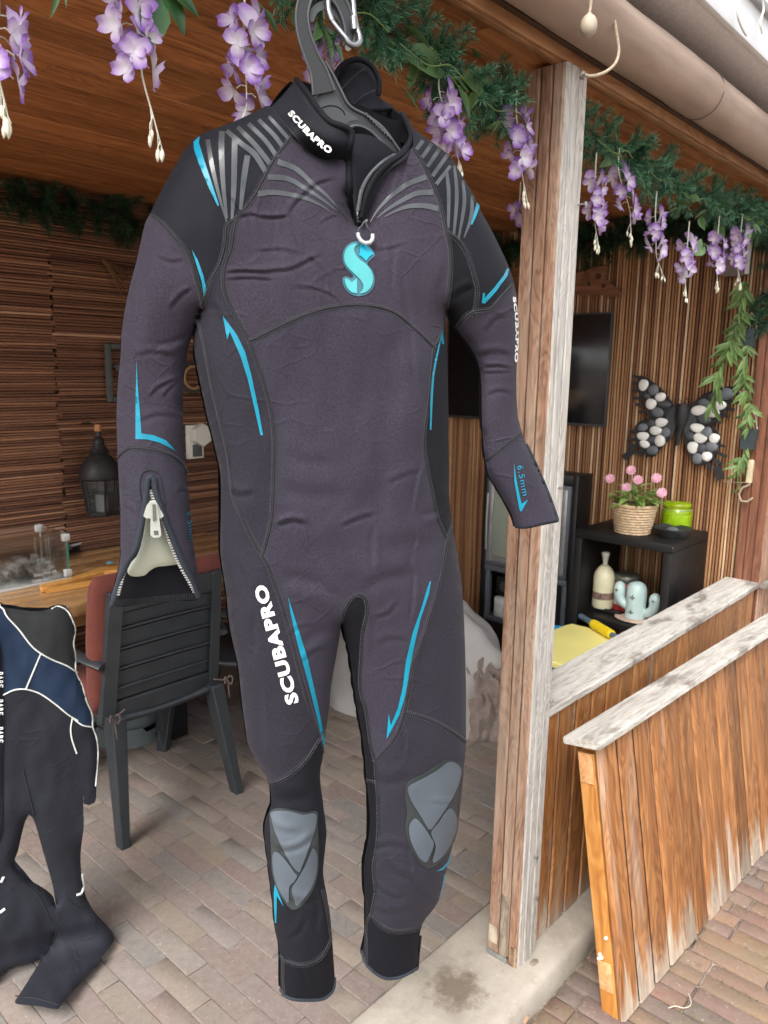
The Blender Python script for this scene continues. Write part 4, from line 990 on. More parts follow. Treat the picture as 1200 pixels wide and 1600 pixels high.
# seam cords and stitching
stm = MB(); sdm = MB()
for nm, s_ in SEAMS.items():
    P = [p for p in smooth_poly(s_, 3.2)]
    X = np.array([p[0] for p in P]); Y = np.array([p[1] for p in P])
    ins = pip(out_s, X, Y)
    if ins.sum() < 3: continue
    X = X[ins]; Y = Y[ins]; H = height(X, Y)
    q = [spt(a, b, c+0.0001)-SB for a, b, c in zip(X, Y, H)]
    sdm.tube(q, 0.0017, 6)
    T = np.stack([np.gradient(X), np.gradient(Y)], 1); T /= np.linalg.norm(T, axis=1)[:, None]+1e-9
    for k in range(len(X)):
        for sgn, o_ in ((1, 3.2), (-1, 3.2)):
            x0 = X[k]-T[k, 1]*sgn*(o_-0.7); y0 = Y[k]+T[k, 0]*sgn*(o_-0.7); x1 = X[k]-T[k, 1]*sgn*(o_+0.9)+T[k, 0]*1.2; y1 = Y[k]+T[k, 0]*sgn*(o_+0.9)+T[k, 1]*1.2
            a = spt(x0, y0, H[k]+0.0007)-SB; b = spt(x1, y1, H[k]+0.0007)-SB
            stm.tube([a, (a+b)/2+SN*0.0003, b], 0.00055, 4)
sdm.build('seam_cord', M_THREADD, suit, 60)
stm.build('seam_stitching', M_THREAD, suit, None, kind='stuff')
# hem bindings
def bind(pts, r, mat=M_BIND, off=0.0, flat=1.0, name='edge_binding'):
    P = smooth_poly(pts, 4.0); X = np.array([p[0] for p in P]); Y = np.array([p[1] for p in P]); H = height(X, Y)
    return MB().tube([spt(a, b, c+off)-SB for a, b, c in zip(X, Y, H)], r, 8, flat=flat).build(name, mat, suit, 70)
bind([(438,1545),(446,1556),(464,1562),(498,1562),(512,1556),(521,1545),(523,1528)], 0.0030)
bind([(566,1486),(571,1504),(587,1521),(606,1529),(629,1525),(652,1513)], 0.0030)
bind([(806,823),(822,824),(846,819),(871,814)], 0.0026, M_BLK)
bind([(871,812),(859,778),(842,737),(831,713),(822,694)], 0.0034, M_BIND)
bind([(652,1513),(654,1490),(657,1462)], 0.0026, M_BLK2)
# wrist zip on the left cuff
bind([(175,946),(180,932),(188,905),(200,878),(213,856),(221,820),(226,795),(229,768),(231,750),(236,745),(241,752),(243,768),(252,795),(261,820),(272,848),(285,878),(298,903),(310,932)], 0.0042, M_BIND, 0.001)
bind([(222,790),(218,760),(221,742),(229,735),(240,735),(250,743),(254,765),(258,790)], 0.0010, M_THREADD, 0.0006, name='zip_stitching')
LIN = [(233,742),(226,790),(214,845),(196,880),(184,915),(178,947),(230,943),(270,939),(310,936),(300,905),(285,875),(268,840),(254,800),(240,750)]
lv, lf, _ = cdt_fill([tuple(p) for p in smooth_poly(LIN, 6, True)], [], 8.0)
sub_mesh('cuff_lining', M_BLK2, suit, lv, lf, lambda x, y: [spt(a, b, -0.006)-SB for a, b in zip(x, y)])
mb = MB(); P = smooth_poly([(180,944),(230,939),(270,935),(309,932)], 2.6)
for p in P: mb.tube([spt(p[0], p[1]-6, -0.005)-SB, spt(p[0]+1, p[1], -0.004)-SB, spt(p[0], p[1]+4, -0.005)-SB], 0.0009, 5)
mb.build('hem_stitching', M_THREADD, suit, None, kind='stuff')
M_TOOTH = plain('zip_teeth_metal', (.55, .55, .54), 0.35, 0.2, 200, metallic=0.85)
M_TOOTHB = plain('zip_teeth_black', (.02, .02, .022), 0.4, 0.2, 200)
mb = MB(); mt = MB()
for side in ([(234,766),(229,790),(225,812),(219,846),(206,872),(196,892),(190,912),(186,928)], [(236,766),(244,790),(255,815),(269,855),(283,886),(294,905),(304,924)]):
    P = smooth_poly(side, 4.2); X = np.array([p[0] for p in P]); Y = np.array([p[1] for p in P]); H = height(X, Y)
    q = [spt(a, b, c-0.003)-SB for a, b, c in zip(X, Y, H)]; mt.tube(q, 0.0022, 6)
    for k, p in enumerate(q):
        p = Vector(p); s_ = 0.0017
        mb.box(p.x-s_*1.3, p.x+s_*1.3, p.y-0.0035, p.y-0.0012, p.z-s_*.62, p.z+s_*.62)
mt.build('zip_tape', M_TOOTHB, suit, 60); mb.build('zip_teeth', M_TOOTH, suit, None, kind='stuff')
# slider with its pull
sp_ = spt(240, 800, float(height(np.array([240.]), np.array([800.]))[0])+0.004)-SB
M_CAST = plain('zip_slider_cast', (.50, .52, .47), 0.4, 0.12, 60, metallic=0.55)
mb = MB()
def zfr(x, y, d): return spt(x, y, float(height(np.array([240.]), np.array([800.]))[0])+d)-SB
mb.prism([(229,790),(235,782),(243,782),(249,792),(256,806),(252,810),(228,810),(224,806)], zfr, 0.000, 0.0045)
sl_ = mb.build('zip_slider', M_CAST, suit)
bx = [(235,786),(245,786),(249,812),(252,836),(249,840),(239,840),(235,836),(235,812)]
hole = [(239,792),(243,792),(245,812),(239,812)]
mb = MB(); mb.prism(bx, zfr, 0.0055, 0.0085); mb.build('pull_tab', M_CAST, sl_)
mb = MB(); mb.prism([(238,788),(243,788),(245,813),(239,815)], zfr, 0.0086, 0.0105); mb.build('pull_bridge', plain('pull_dark', (.16, .17, .15), 0.35, metallic=0.6), sl_)
mb = MB(); mb.prism([(240,829),(247,829),(248,836),(241,836)], zfr, 0.0086, 0.0092); mb.build('pull_eye', plain('pull_eye', (.09, .10, .09), 0.4), sl_)
# pale insert showing through the open zip
ins_ = [(233,770),(240,768),(250,800),(260,825),(272,850),(280,868),(281,880),(262,884),(245,886),(234,892),(226,899),(212,901),(203,899),(199,893),(204,880),(214,868),(221,848),(226,815)]
hp = inflate([ins_], 185, 300, 750, 915, 2.0, 400)
iv, if_, _ = cdt_fill([tuple(p) for p in smooth_poly(ins_, 3, True)], [], 3.6)
ib = spt(240, 900, 0)
M_PALE = plain('pale_plastic', (.50, .53, .42), 0.4, 0.05, 10)
io = thing('sleeve_insert', 'pale green white plastic form inside the unzipped wetsuit cuff', 'insert', tuple(ib), uvw=False)
ids = list(range(len(iv)))
mb = MB(); mb.add([spt(a, b, 0.0015+0.55*c*MM)-ib for a, b, c in zip(iv[:, 0], iv[:, 1], hp(iv[:, 0], iv[:, 1]))], if_)
mb.build('front_shell', M_PALE, io, 180)
mb = MB(); mb.add([spt(a, b, 0.0012-0.10*c*MM)-ib for a, b, c in zip(iv[:, 0], iv[:, 1], hp(iv[:, 0], iv[:, 1]))], if_)
mb.build('rear_shell', M_PALE, io, 180)
# ------------------------------------------------------------------ collar, chest zip, hanger, carabiner
def hgt(x, y): return float(height(np.array([float(x)]), np.array([float(y)]))[0])
def patch(name, rows, mat, parent, thick=0.0035, nsub=10, org=None, bulge=0.0):
    """surface through rows of (x, y, offset) points, given a real thickness"""
    R = [smooth_poly([np.array(p, float) for p in r], 1e9 if len(r) < 2 else 6.0) for r in rows]
    n = 36
    def resamp(r):
        r = np.array(r); d = np.r_[0, np.cumsum(np.linalg.norm(np.diff(r[:, :2], axis=0), axis=1)+1e-6)]; s_ = np.linspace(0, d[-1], n)
        return np.stack([np.interp(s_, d, r[:, k]) for k in range(3)], 1)
    R = [resamp(r) for r in R]
    rows_ = []
    for j in range(n):
        rows_.append(smooth_poly([r[j] for r in R], 1e9) if False else [r[j] for r in R])
    G = []
    m = len(R)
    for i in range((m-1)*nsub+1):
        t_ = i/nsub; k = min(int(t_), m-2); f = t_-k
        p0 = R[max(k-1, 0)]; p1 = R[k]; p2 = R[k+1]; p3 = R[min(k+2, m-1)]
        q = 0.5*((2*p1)+(-p0+p2)*f+(2*p0-5*p1+4*p2-p3)*f*f+(-p0+3*p1-3*p2+p3)*f**3) if m > 2 else p1+(p2-p1)*f
        q = q.copy(); q[:, 2] += bulge*sin(pi*i/((m-1)*nsub))
        G.append(q)
    org = SB if org is None else org
    A = [[tuple(spt(p[0], p[1], p[2])-org) for p in g] for g in G]
    mb = MB(); mb.grid(A); me = mb.build(name, mat, parent, 70)
    md = me.modifiers.new('thickness', 'SOLIDIFY'); md.thickness = thick; md.offset = 0.0; md.use_rim = True
    return me
H1 = [hgt(x, y) for x, y in ((459,214),(480,235),(505,248),(528,253))]
# left flap with the lettering, closing round the neck
patch('collar', [[(424,168,.012),(441,190,.030),(459,212,H1[0]+.003),(482,235,H1[1]+.003),(508,248,H1[2]+.003),(546,252,H1[3]+.004)],
                 [(444,148,.006),(462,168,.030),(480,193,.062),(500,214,.074),(522,225,.080),(548,228,.080)],
                 [(463,124,-.012),(480,145,.026),(497,170,.056),(515,189,.074),(534,196,.082),(549,204,.082)]], M_BLK, suit)
def tube_px(name, pts, r, mat, parent=None, org=None, flat=1.0, n=8, closed=False):
    P = smooth_poly([np.array(p, float) for p in pts], 5.0, closed); org = SB if org is None else org
    return MB().tube([spt(p[0], p[1], p[2])-org for p in P], r, n, closed, flat=flat).build(name, mat, parent or suit, 70)
tube_px('collar_binding', [(463,125,-.011),(480,146,.028),(497,171,.058),(515,190,.076),(534,197,.085),(546,203,.086),(550,212,.086),(548,228,.084),(545,252,H1[3]+.008),(546,290,hgt(543,290)+.006),(552,328,hgt(549,328)+.005),(560,352,hgt(556,352)+.004)], 0.0046, M_BLK2)
tube_px('collar_binding', [(458,131,-.008),(474,152,.027),(491,177,.058),(510,197,.074),(530,204,.083)], 0.0016, M_THREADD)
# right flap folded open
patch('collar', [[(646,203,.012),(646,226,.036),(634,248,hgt(640,255)+.006),(612,264,hgt(615,270)+.006),(594,288,hgt(597,292)+.005),(580,318,hgt(583,320)+.005),(566,349,hgt(568,352)+.004)],
                 [(640,193,.004),(644,218,.036),(630,243,.058),(607,258,.070),(588,279,.074),(573,308,.078),(563,342,.078)],
                 [(633,183,-.01),(640,212,.030),(622,240,.052),(600,252,.064),(580,272,.068),(567,297,.072),(561,334,.074)]], M_BLK, suit)
tube_px('collar_binding', [(628,178,-.014),(637,194,.004),(643,214,.035),(630,240,.060),(606,256,.074),(586,277,.080),(572,306,.082),(563,340,.080)], 0.0044, M_BLK2)
tube_px('collar_seam', [(424,168,.016),(441,190,.034),(459,211,H1[0]+.005),(482,234,H1[1]+.005),(508,247,H1[2]+.005),(538,252,H1[3]+.006)], 0.0014, M_THREADD)
# inner gusset behind the zip and the inside of the collar at the back
patch('zip_gusset', [[(546,212,.058),(566,210,.058),(592,219,.054),(618,240,.046)], [(545,235,.060),(564,232,.062),(586,240,.058),(604,252,.052)],
                     [(546,268,.062),(556,268,.064),(570,272,.062),(581,277,.058)], [(550,300,.064),(555,302,.065),(561,305,.064),(568,307,.062)], [(556,340,.068),(558,341,.068),(560,342,.068),(562,342,.067)]], M_BLK, suit, 0.003)
patch('collar_back', [[(463,124,-.014),(486,132,-.060),(530,150,-.085),(575,150,-.088),(605,163,-.075),(630,182,-.02)], [(450,160,-.01),(480,172,-.055),(530,190,-.08),(580,196,-.08),(615,200,-.06),(640,205,-.0)],
                      [(440,195,-.01),(475,205,-.05),(530,212,-.075),(580,214,-.075),(618,222,-.05),(642,225,-.0)]], M_BLK2, suit, 0.004)
# neck tab of the back closure standing up behind the hanger
TAB = [(523,122),(530,108),(545,97),(562,94),(578,102),(588,117),(592,135),(590,148),(600,157),(615,168),(600,172),(575,172),(552,168),(538,150)]
tv, tf, _ = cdt_fill([tuple(p) for p in smooth_poly(TAB, 4, True)], [], 7.0)
def tabfn(x, y): return [spt(a, b, -0.055-0.0003*(150-b)+0.012*sin((a-525)/70*pi))-SB for a, b in zip(x, y)]
tb = sub_mesh('neck_tab', M_BLK, suit, tv, tf, tabfn); md = tb.modifiers.new('thickness', 'SOLIDIFY'); md.thickness = 0.005
tube_px('tab_binding', [(523,122,-.05),(530,107,-.05),(545,96,-.048),(562,93,-.045),(578,101,-.043),(589,117,-.043),(593,135,-.043),(591,149,-.045)], 0.0042, M_BLK2)
tube_px('tab_seam', [(533,140,-.047),(545,128,-.043),(562,112,-.038),(570,108,-.037)], 0.0012, M_THREADD)
tube_px('tab_seam', [(552,164,-.040),(568,150,-.036),(586,141,-.040)], 0.0012, M_THREADD)
# chest zip: tape with teeth, puller cord
zpts = [(618,243,.060),(600,254,.074),(580,274,.079),(567,298,.082),(561,330,.083)]
P = smooth_poly([np.array(p, float) for p in zpts], 2.6); mb = MB(); mt = MB()
mt.tube([spt(p[0]-1, p[1]-1, p[2]+.001)-SB for p in P], 0.0028, 6)
for k, p in enumerate(P):
    a = Vector(spt(p[0]-2.5, p[1]-1.5, p[2]+.002)-SB); s_ = .0013
    mb.box(a.x-s_*1.3, a.x+s_*1.3, a.y-.0022, a.y+.0008, a.z-s_*.7, a.z+s_*.7)
mt.build('zip_tape', M_TOOTHB, suit, 60); mb.build('zip_teeth', plain('zip_teeth_grey', (.07, .075, .08), 0.3, metallic=0.3), suit, None, kind='stuff')
zz = hgt(562, 352)+.012
mb = MB(); fz = lambda x, y, d: spt(x, y, zz+d)-SB
mb.prism([(556,333),(562,331),(568,334),(569,344),(574,342),(575,346),(566,348),(558,347)], fz, -.006, .004)
zs_ = mb.build('zip_slider', plain('slider_gunmetal', (.22, .23, .23), 0.3, metallic=0.8), suit)
mb = MB(); mb.prism([(557,331),(562,330),(563,339),(559,341)], fz, .0042, .0062); mb.build('slider_plate', plain('slider_pale', (.6, .62, .58), 0.35, metallic=0.4), zs_)
zz = max(hgt(x_, y_) for x_, y_ in ((562,352),(560,365),(571,378),(582,370)))+.007
tube_px('pull_cord', [(569,346,zz+.003),(566,352,zz+.004),(560,359,zz+.002),(559,367,zz)], 0.0013, M_THREAD, zs_)
tube_px('pull_cord', [(571,346,zz+.003),(573,353,zz+.004),(577,360,zz+.003),(581,366,zz+.001)], 0.0013, M_THREAD, zs_)
tube_px('pull_loop', [(559,364,zz),(560,370,zz+.001),(564,376,zz+.002),(571,380,zz+.003),(578,379,zz+.003),(582,374,zz+.002),(582,366,zz+.001)], 0.0029, plain('pull_tube', (.40, .41, .42), 0.35), zs_)
# collar lettering lies on the flap
_cp = np.array([(452,176),(468,194),(488,214),(518,239)], float)
def collar_fn(x, y):
    out = []
    for a, b in zip(x, y):
        t_ = np.clip((a-424)/(548-424), 0, 1); hh = np.interp(t_, [0, .2, .32, .45, .6, .8, 1], [.010, .036, .058, .070, .077, .084, .084])
        out.append(spt(a, b, hh+0.006)-SB)
    return out
lettering('lettering', 'SCUBAPRO', [(449,178),(465,196),(486,218),(514,241)], 10.5, collar_fn, M_WHITE, suit, 0.05)

# hanger
M_HANG = plain('hanger_plastic', (.019, .020, .022), 0.45, 0.12, 15, 0.05, 400)
M_HANGR = plain('hanger_rim', (.062, .065, .07), 0.42, 0.12, 15)
HB = spt(540, 200, 0.01)
hang = thing('coat_hanger', 'thick dark grey plastic hanger with a hook inside the wetsuit collar', 'hanger', tuple(HB), uvw=False)
hfn = lambda x, y, d: spt(x, y, 0.0+d)-HB
def band(path, widths, d0, d1, mat, name, rim=True):
    P = smooth_poly([np.array((p[0], p[1], w)) for p, w in zip(path, widths)], 5.0); L = []; R = []
    for i, p in enumerate(P):
        d = (P[min(i+1, len(P)-1)]-P[max(i-1, 0)])[:2]; d /= max(np.linalg.norm(d), 1e-6); n_ = np.array((-d[1], d[0]))
        L.append(p[:2]+n_*p[2]/2); R.append(p[:2]-n_*p[2]/2)
    rows = [[hfn(*a, d0), hfn(*b, d0), hfn(*b, d1), hfn(*a, d1)] for a, b in zip(L, R)]
    mb = MB(); mb.grid(rows, closed_u=True); n = len(rows); mb.f.append((0, 1, 2, 3)); mb.f.append(tuple(4*(n-1)+i for i in range(4)))
    o = mb.build(name, mat, hang, 40)
    if rim:
        for S_ in (L, R): MB().tube([hfn(p[0], p[1], d1) for p in S_], 0.0021, 6).build('rim', M_HANGR, o, 80)
    return o
band([(544,74),(547,50),(541,22),(527,-4),(505,-20),(484,-14),(474,8),(472,32),(477,60),(488,90),(499,115),(506,145)], (15,15,16,17,18,19,19,19,20,22,26,34), -.010, .012, M_HANG, 'hook')
band([(538,62),(537,40),(527,20),(508,8),(492,16),(487,34)], (6,10,13,14,12,5), -.004, .006, M_HANGR, 'hook_web', False)
body = [(495,98),(508,96),(521,118),(533,142),(547,166),(575,182),(600,202),(626,238),(620,250),(600,228),(580,206),(562,197),(548,199),(538,212),(528,226),(490,215),(450,200),(420,205),(380,225),(376,212),(420,185),(465,170),(489,152),(495,135),(494,115)]
mb = MB(); mb.prism([tuple(p) for p in smooth_poly(body, 6, True)], hfn, -.012, .006)
bo_ = mb.build('body', M_HANG, hang)
mb = MB(); mb.prism([tuple(p) for p in smooth_poly([(500,118),(506,116),(516,132),(527,152),(538,170),(560,186),(545,190),(532,205),(510,205),(480,190),(497,165),(503,142)], 6, True)], hfn, .0062, .0068)
mb.build('recess', plain('hanger_recess', (.042, .045, .048), 0.55, 0.12, 20), bo_)
for pts in ([(508,96,.007),(521,118,.007),(533,142,.007),(547,166,.007),(575,182,.007),(600,202,.007),(626,238,.007)], [(492,100,.007),(497,118,.007),(498,137,.007),(490,154,.007),(470,168,.007)], [(600,226,.007),(580,206,.007),(562,197,.007),(548,199,.007),(538,212,.007)]):
    tube_px('rim', pts, 0.0024, M_HANGR, bo_, HB)
MB().tube([spt(517+22*cos(a_), 182+17*sin(a_), .0072)-HB for a_ in np.linspace(pi*1.05, pi*1.95, 20)], 0.0007, 5).build('mould_ring', M_BLK2, bo_)
mb = MB(); c_ = spt(547, 75, .013)-HB
mb.tube([spt(544, 74, .013)-HB, spt(544, 74, .017)-HB], 0.0045, 14); mb.build('rivet', M_STEEL, hang, 40)
mb = MB()
for k in range(9):
    x = 572+k*4.4; y = 176+k*4.2; mb.tube([spt(x, y, .009)-HB, spt(x+3.5, y+8, .011)-HB], 0.0012, 5)
mb.build('grip_ridges', M_HANGR, bo_)
# carabiner
KB = spt(552, 68, .02)
kar = thing('carabiner', 'silver metal carabiner clipped through the hanger hook', 'carabiner', tuple(KB), uvw=False)
M_CHROME = plain('carabiner_metal', (.30, .31, .32), 0.36, 0.15, 60, metallic=0.95)
tube_px('gate', [(519,33,.018),(530,47,.022),(541,60,.026)], 0.0035, M_CHROME, kar, KB, n=12)
tube_px('frame', [(541,60,.026),(545,67,.027),(553,71,.027),(561,67,.025),(562,58,.022),(557,42,.016),(553,20,.010),(551,0,.006),(545,-20,.003),(533,-34,.002),(520,-28,.004),(513,-10,.008),(513,15,.014),(519,33,.018)], 0.0042, M_CHROME, kar, KB, n=12)
tube_px('gate_collar', [(554,48,.018),(552,28,.013)], 0.0054, M_CHROME, kar, KB, n=12)
EB = spt(535, -55, 0.0)
eye = thing('hook_eye', 'steel screw eye in the eave holding the carabiner', 'hook', tuple(EB), uvw=False)
tube_px('ring', [(535,-22,.003),(545,-34,.0),(543,-48,-.002),(533,-54,-.002),(524,-46,0),(525,-32,.002)], 0.003, M_STEEL, eye, EB, closed=True)
tz = 2.30
pe = spt(534, -54, -.002)-EB
MB().tube([pe, tuple(np.array(pe)+np.array((0, 0, max(0.02, tz-EB[2]))))], 0.003, 8).build('shank', M_STEEL, eye, 60)
# ------------------------------------------------------------------ garlands, wisteria and hanging plants
def leaf_mat(name, c0, c1, rough=0.5, objv=0.25, trans=0.0):
    t = NT(name); vec = t.coords(); n = t.noise(vec, 40, 4)
    at = t.node('ShaderNodeAttribute', attribute_name='rnd')
    f = t.math('ADD', at.outputs['Fac'], t.math('MULTIPLY', t.math('SUBTRACT', n, 0.5), 0.5))
    col = t.ramp(f, [(0.0, c0), (1.0, c1)])
    oi = t.node('ShaderNodeObjectInfo'); k = t.maprange(oi.outputs['Random'], 0, 1, 1-objv, 1+objv)
    cb = t.node('ShaderNodeVectorMath', operation='SCALE'); t.l(col, cb.inputs[0]); t.l(k, cb.inputs['Scale'])
    t.color(cb.outputs[0]); t.rough(rough)
    if trans:
        tr = t.node('ShaderNodeBsdfTranslucent'); t.l(cb.outputs[0], tr.inputs['Color']); mx = t.node('ShaderNodeMixShader'); mx.inputs[0].default_value = trans
        ou = t.n['Material Output']; t.l(t.b.outputs[0], mx.inputs[1]); t.l(tr.outputs[0], mx.inputs[2]); t.l(mx.outputs[0], ou.inputs['Surface'])
    return t.m
M_NEEDLE = leaf_mat('garland_needles', (.022, .086, .043), (.105, .27, .15), 0.42, 0.35)
M_NEEDLED = leaf_mat('garland_needles_dark', (.008, .032, .013), (.028, .085, .036), 0.5, 0.35)
M_LEAF = leaf_mat('silk_leaf', (.05, .12, .035), (.16, .27, .10), 0.5, 0.3, 0.15)
M_LEAFD = leaf_mat('rose_leaf', (.012, .050, .014), (.06, .15, .045), 0.4, 0.2, 0.1)
M_WIRE = plain('garland_wire', (.10, .16, .04), 0.6)
M_TWIG = plain('dark_twig', (.03, .035, .015), 0.8)
def sprig_mesh(name, L, n, nl, mat, seed):
    r = random.Random(seed); mb = MB()
    mb.tube([(0, 0, 0), (0, 0, L*.5), (0.004, 0.003, L)], [.0012, .001, .0006], 4)
    for k in range(n):
        t_ = r.uniform(0.02, 1.0); an = r.uniform(0, 2*pi); el = r.uniform(0.55, 1.15)
        ln = nl*r.uniform(0.7, 1.15)*(1-0.25*t_); d = Vector((cos(an)*sin(el), sin(an)*sin(el), cos(el)))
        p = Vector((0.004*t_, 0.003*t_, L*t_)); s_ = d.cross(Vector((r.uniform(-1, 1), r.uniform(-1, 1), r.uniform(-1, 1)))).normalized()*0.0009
        m_ = p+d*ln*.55+Vector((0, 0, 1))*r.uniform(-.002, .001); e = p+d*ln+Vector((0, 0, 1))*r.uniform(-.003, .004)
        b = len(mb.v); mb.v += [tuple(p-s_*.7), tuple(p+s_*.7), tuple(m_+s_), tuple(m_-s_), tuple(e)]
        mb.a += [0.05, 0.05, 0.5, 0.5, 1.0]; mb.f += [(b, b+1, b+2, b+3), (b+3, b+2, b+4)]
    return mb.mesh(name, mat, None, False)
SPR = [sprig_mesh('sprig', 0.075, 95, 0.026, M_NEEDLE, 60+k) for k in range(4)]
SPRD = [sprig_mesh('sprig', 0.12, 170, 0.042, M_NEEDLED, 70+k) for k in range(3)]
def leaf_mesh(name, L, Wd, mat, seed=0, curl=0.25, serr=0.0):
    rows = []; n = 9; r = random.Random(seed)
    for i in range(n):
        t_ = i/(n-1); w = Wd*0.5*(sin(pi*min(1, t_**0.75))**0.9)*(1+serr*(i % 2)); z = -curl*L*t_*t_
        rows.append([(-w, L*t_, z+0.18*w), (-w*.5, L*t_, z+.03*w), (0, L*t_, z-0.05*w), (w*.5, L*t_, z+.03*w), (w, L*t_, z+0.18*w)])
    mb = MB(); mb.grid(rows)
    mb.a = [0.15+0.6*abs(p[0])/(Wd*.5+1e-6) for p in mb.v]
    return mb.mesh(name, mat, 180, False)
LF = [leaf_mesh('leaf', 0.055, 0.026, M_LEAF, 1), leaf_mesh('leaf', 0.042, 0.022, M_LEAF, 2, .4)]
LFR = leaf_mesh('leaf', 0.075, 0.040, M_LEAFD, 3, .2, 0.08)
def aim(d, roll=0.0):
    q = Vector(d).normalized().to_track_quat('Z', 'Y'); return (q @ Matrix.Rotation(roll, 3, 'Z').to_quaternion()).to_euler()
def garland(name, label, pts, dens, meshes, mat_t, seed, spread=1.0, group='pine garlands', leaves=0, wires=0, down=0.35, skip=None):
    r = random.Random(seed); P = [Vector(p) for p in smooth_poly([np.array(p, float) for p in pts], 0.02)]
    base = P[len(P)//2]; g = thing(name, label, 'garland', tuple(base), group=group)
    Q = [p-base for p in P]
    MB().tube([tuple(p) for p in Q], 0.003, 5).build('stem', mat_t, g, 80)
    L = sum((Q[i+1]-Q[i]).length for i in range(len(Q)-1)); n = int(L*dens)
    for k in range(n):
        i = min(int(r.random()*(len(Q)-1)), len(Q)-2); p = Q[i].lerp(Q[i+1], r.random()); t_ = (Q[i+1]-Q[i]).normalized()
        if skip and skip(p+base): continue
        an = r.uniform(0, 2*pi); o_ = t_.orthogonal().normalized(); o_.rotate(Matrix.Rotation(an, 3, t_))
        d = o_*spread+t_*r.uniform(-.7, .7)+Vector((0, 0, -down*r.random()))
        inst('sprig', meshes[k % len(meshes)], g, tuple(p), aim(d, r.uniform(0, 6)), (1, 1, 1)).scale = [r.uniform(.75, 1.25)]*3
    for k in range(leaves):
        i = min(int(r.random()*(len(Q)-1)), len(Q)-2); p = Q[i]+Vector((r.uniform(-.03, .03), r.uniform(-.05, .0), r.uniform(-.09, .03)))
        if skip and skip(p+base): continue
        inst('leaf', LF[k % 2], g, tuple(p), (r.uniform(-1.2, .2), r.uniform(-.6, .6), r.uniform(0, 6.28))).scale = [r.uniform(.75, 1.15)]*3
    for k in range(wires):
        i = int((k+.5)/wires*(len(Q)-6)); a = Q[i]+Vector((0, -.04, -.035)); b = Q[min(i+9, len(Q)-1)]+Vector((0, -.05, -.05+r.uniform(-.02, .02)))
        MB().tube([tuple(q) for q in smooth_poly([np.array(a), np.array(a.lerp(b, .35)+Vector((0, -.01, -.016))), np.array(a.lerp(b, .7)+Vector((0, -.01, .004))), np.array(b)], .01)], 0.0014, 5).build('wire', M_WIRE, g, 80)
    return g
garland('pine_garland', 'green artificial pine garland along the front eave left of the post', [(0.55, 1.03, 2.235), (0.8, 1.03, 2.225), (1.0, 1.02, 2.205), (1.2, 1.02, 2.185), (1.38, 1.03, 2.175), (1.56, 1.05, 2.17)], 170, SPR, M_TWIG, 1, leaves=22, wires=4, group='pine garlands')
garland('pine_garland', 'green artificial pine garland along the front eave right of the post', [(1.72, 1.02, 2.205), (1.9, 1.02, 2.19), (2.1, 1.02, 2.185), (2.35, 1.02, 2.165), (2.65, 1.02, 2.165), (2.95, 1.03, 2.185), (3.42, 1.04, 2.195)], 125, SPR, M_TWIG, 2, leaves=20, wires=6)
garland('pine_garland', 'dark green garland along the top of the back wall', [(a, WALL_V-.05, 2.235+0.015*sin(a*5)) for a in (0.6, 1.0, 1.4, 1.8, 2.2, 2.6, 3.0, 3.35)], 100, SPRD, M_TWIG, 3, down=0.9)
garland('pine_garland', 'dark green garland along the top of the right side wall', [(WALL_U-.05, b, 2.215+0.015*sin(b*6)) for b in (1.15, 1.5, 1.9, 2.3, 2.7, 3.2)], 125, SPRD, M_TWIG, 4, down=0.9)
garland('pine_garland', 'green garland hanging down the right corner post', [(3.42, 1.00, 2.17), (3.435, 0.99, 2.05), (3.427, 0.995, 1.92), (3.435, 1.0, 1.80)], 110, SPRD, M_TWIG, 5, spread=.8)

# wisteria blossoms
t = NT('wisteria_petal'); at = t.node('ShaderNodeAttribute', attribute_name='rnd'); vec = t.coords(); n = t.noise(vec, 60, 4, .6)
f = t.math('ADD', at.outputs['Fac'], t.math('MULTIPLY', t.math('SUBTRACT', n, .5), .55))
oi = t.node('ShaderNodeObjectInfo'); f = t.math('ADD', f, t.math('MULTIPLY', t.math('SUBTRACT', oi.outputs['Random'], .64), .40))
col = t.ramp(f, [(0.0, (.74, .69, .75)), (0.45, (.58, .46, .66)), (0.82, (.37, .21, .54)), (1.0, (.25, .11, .43))])
t.color(col); t.rough(.55); tr = t.node('ShaderNodeBsdfTranslucent'); t.l(col, tr.inputs['Color']); mx = t.node('ShaderNodeMixShader'); mx.inputs[0].default_value = .25
t.l(t.b.outputs[0], mx.inputs[1]); t.l(tr.outputs[0], mx.inputs[2]); t.l(mx.outputs[0], t.n['Material Output'].inputs['Surface']); t.bump(t.noise(t.coords((1, 1, .2)), 150, 3), .2, .001)
M_PETAL = t.m
M_IVORY = plain('ivory_stem', (.62, .62, .50), 0.5, 0.1, 60)
M_BUD = plain('ivory_bud', (.74, .72, .58), 0.5, 0.12, 90)
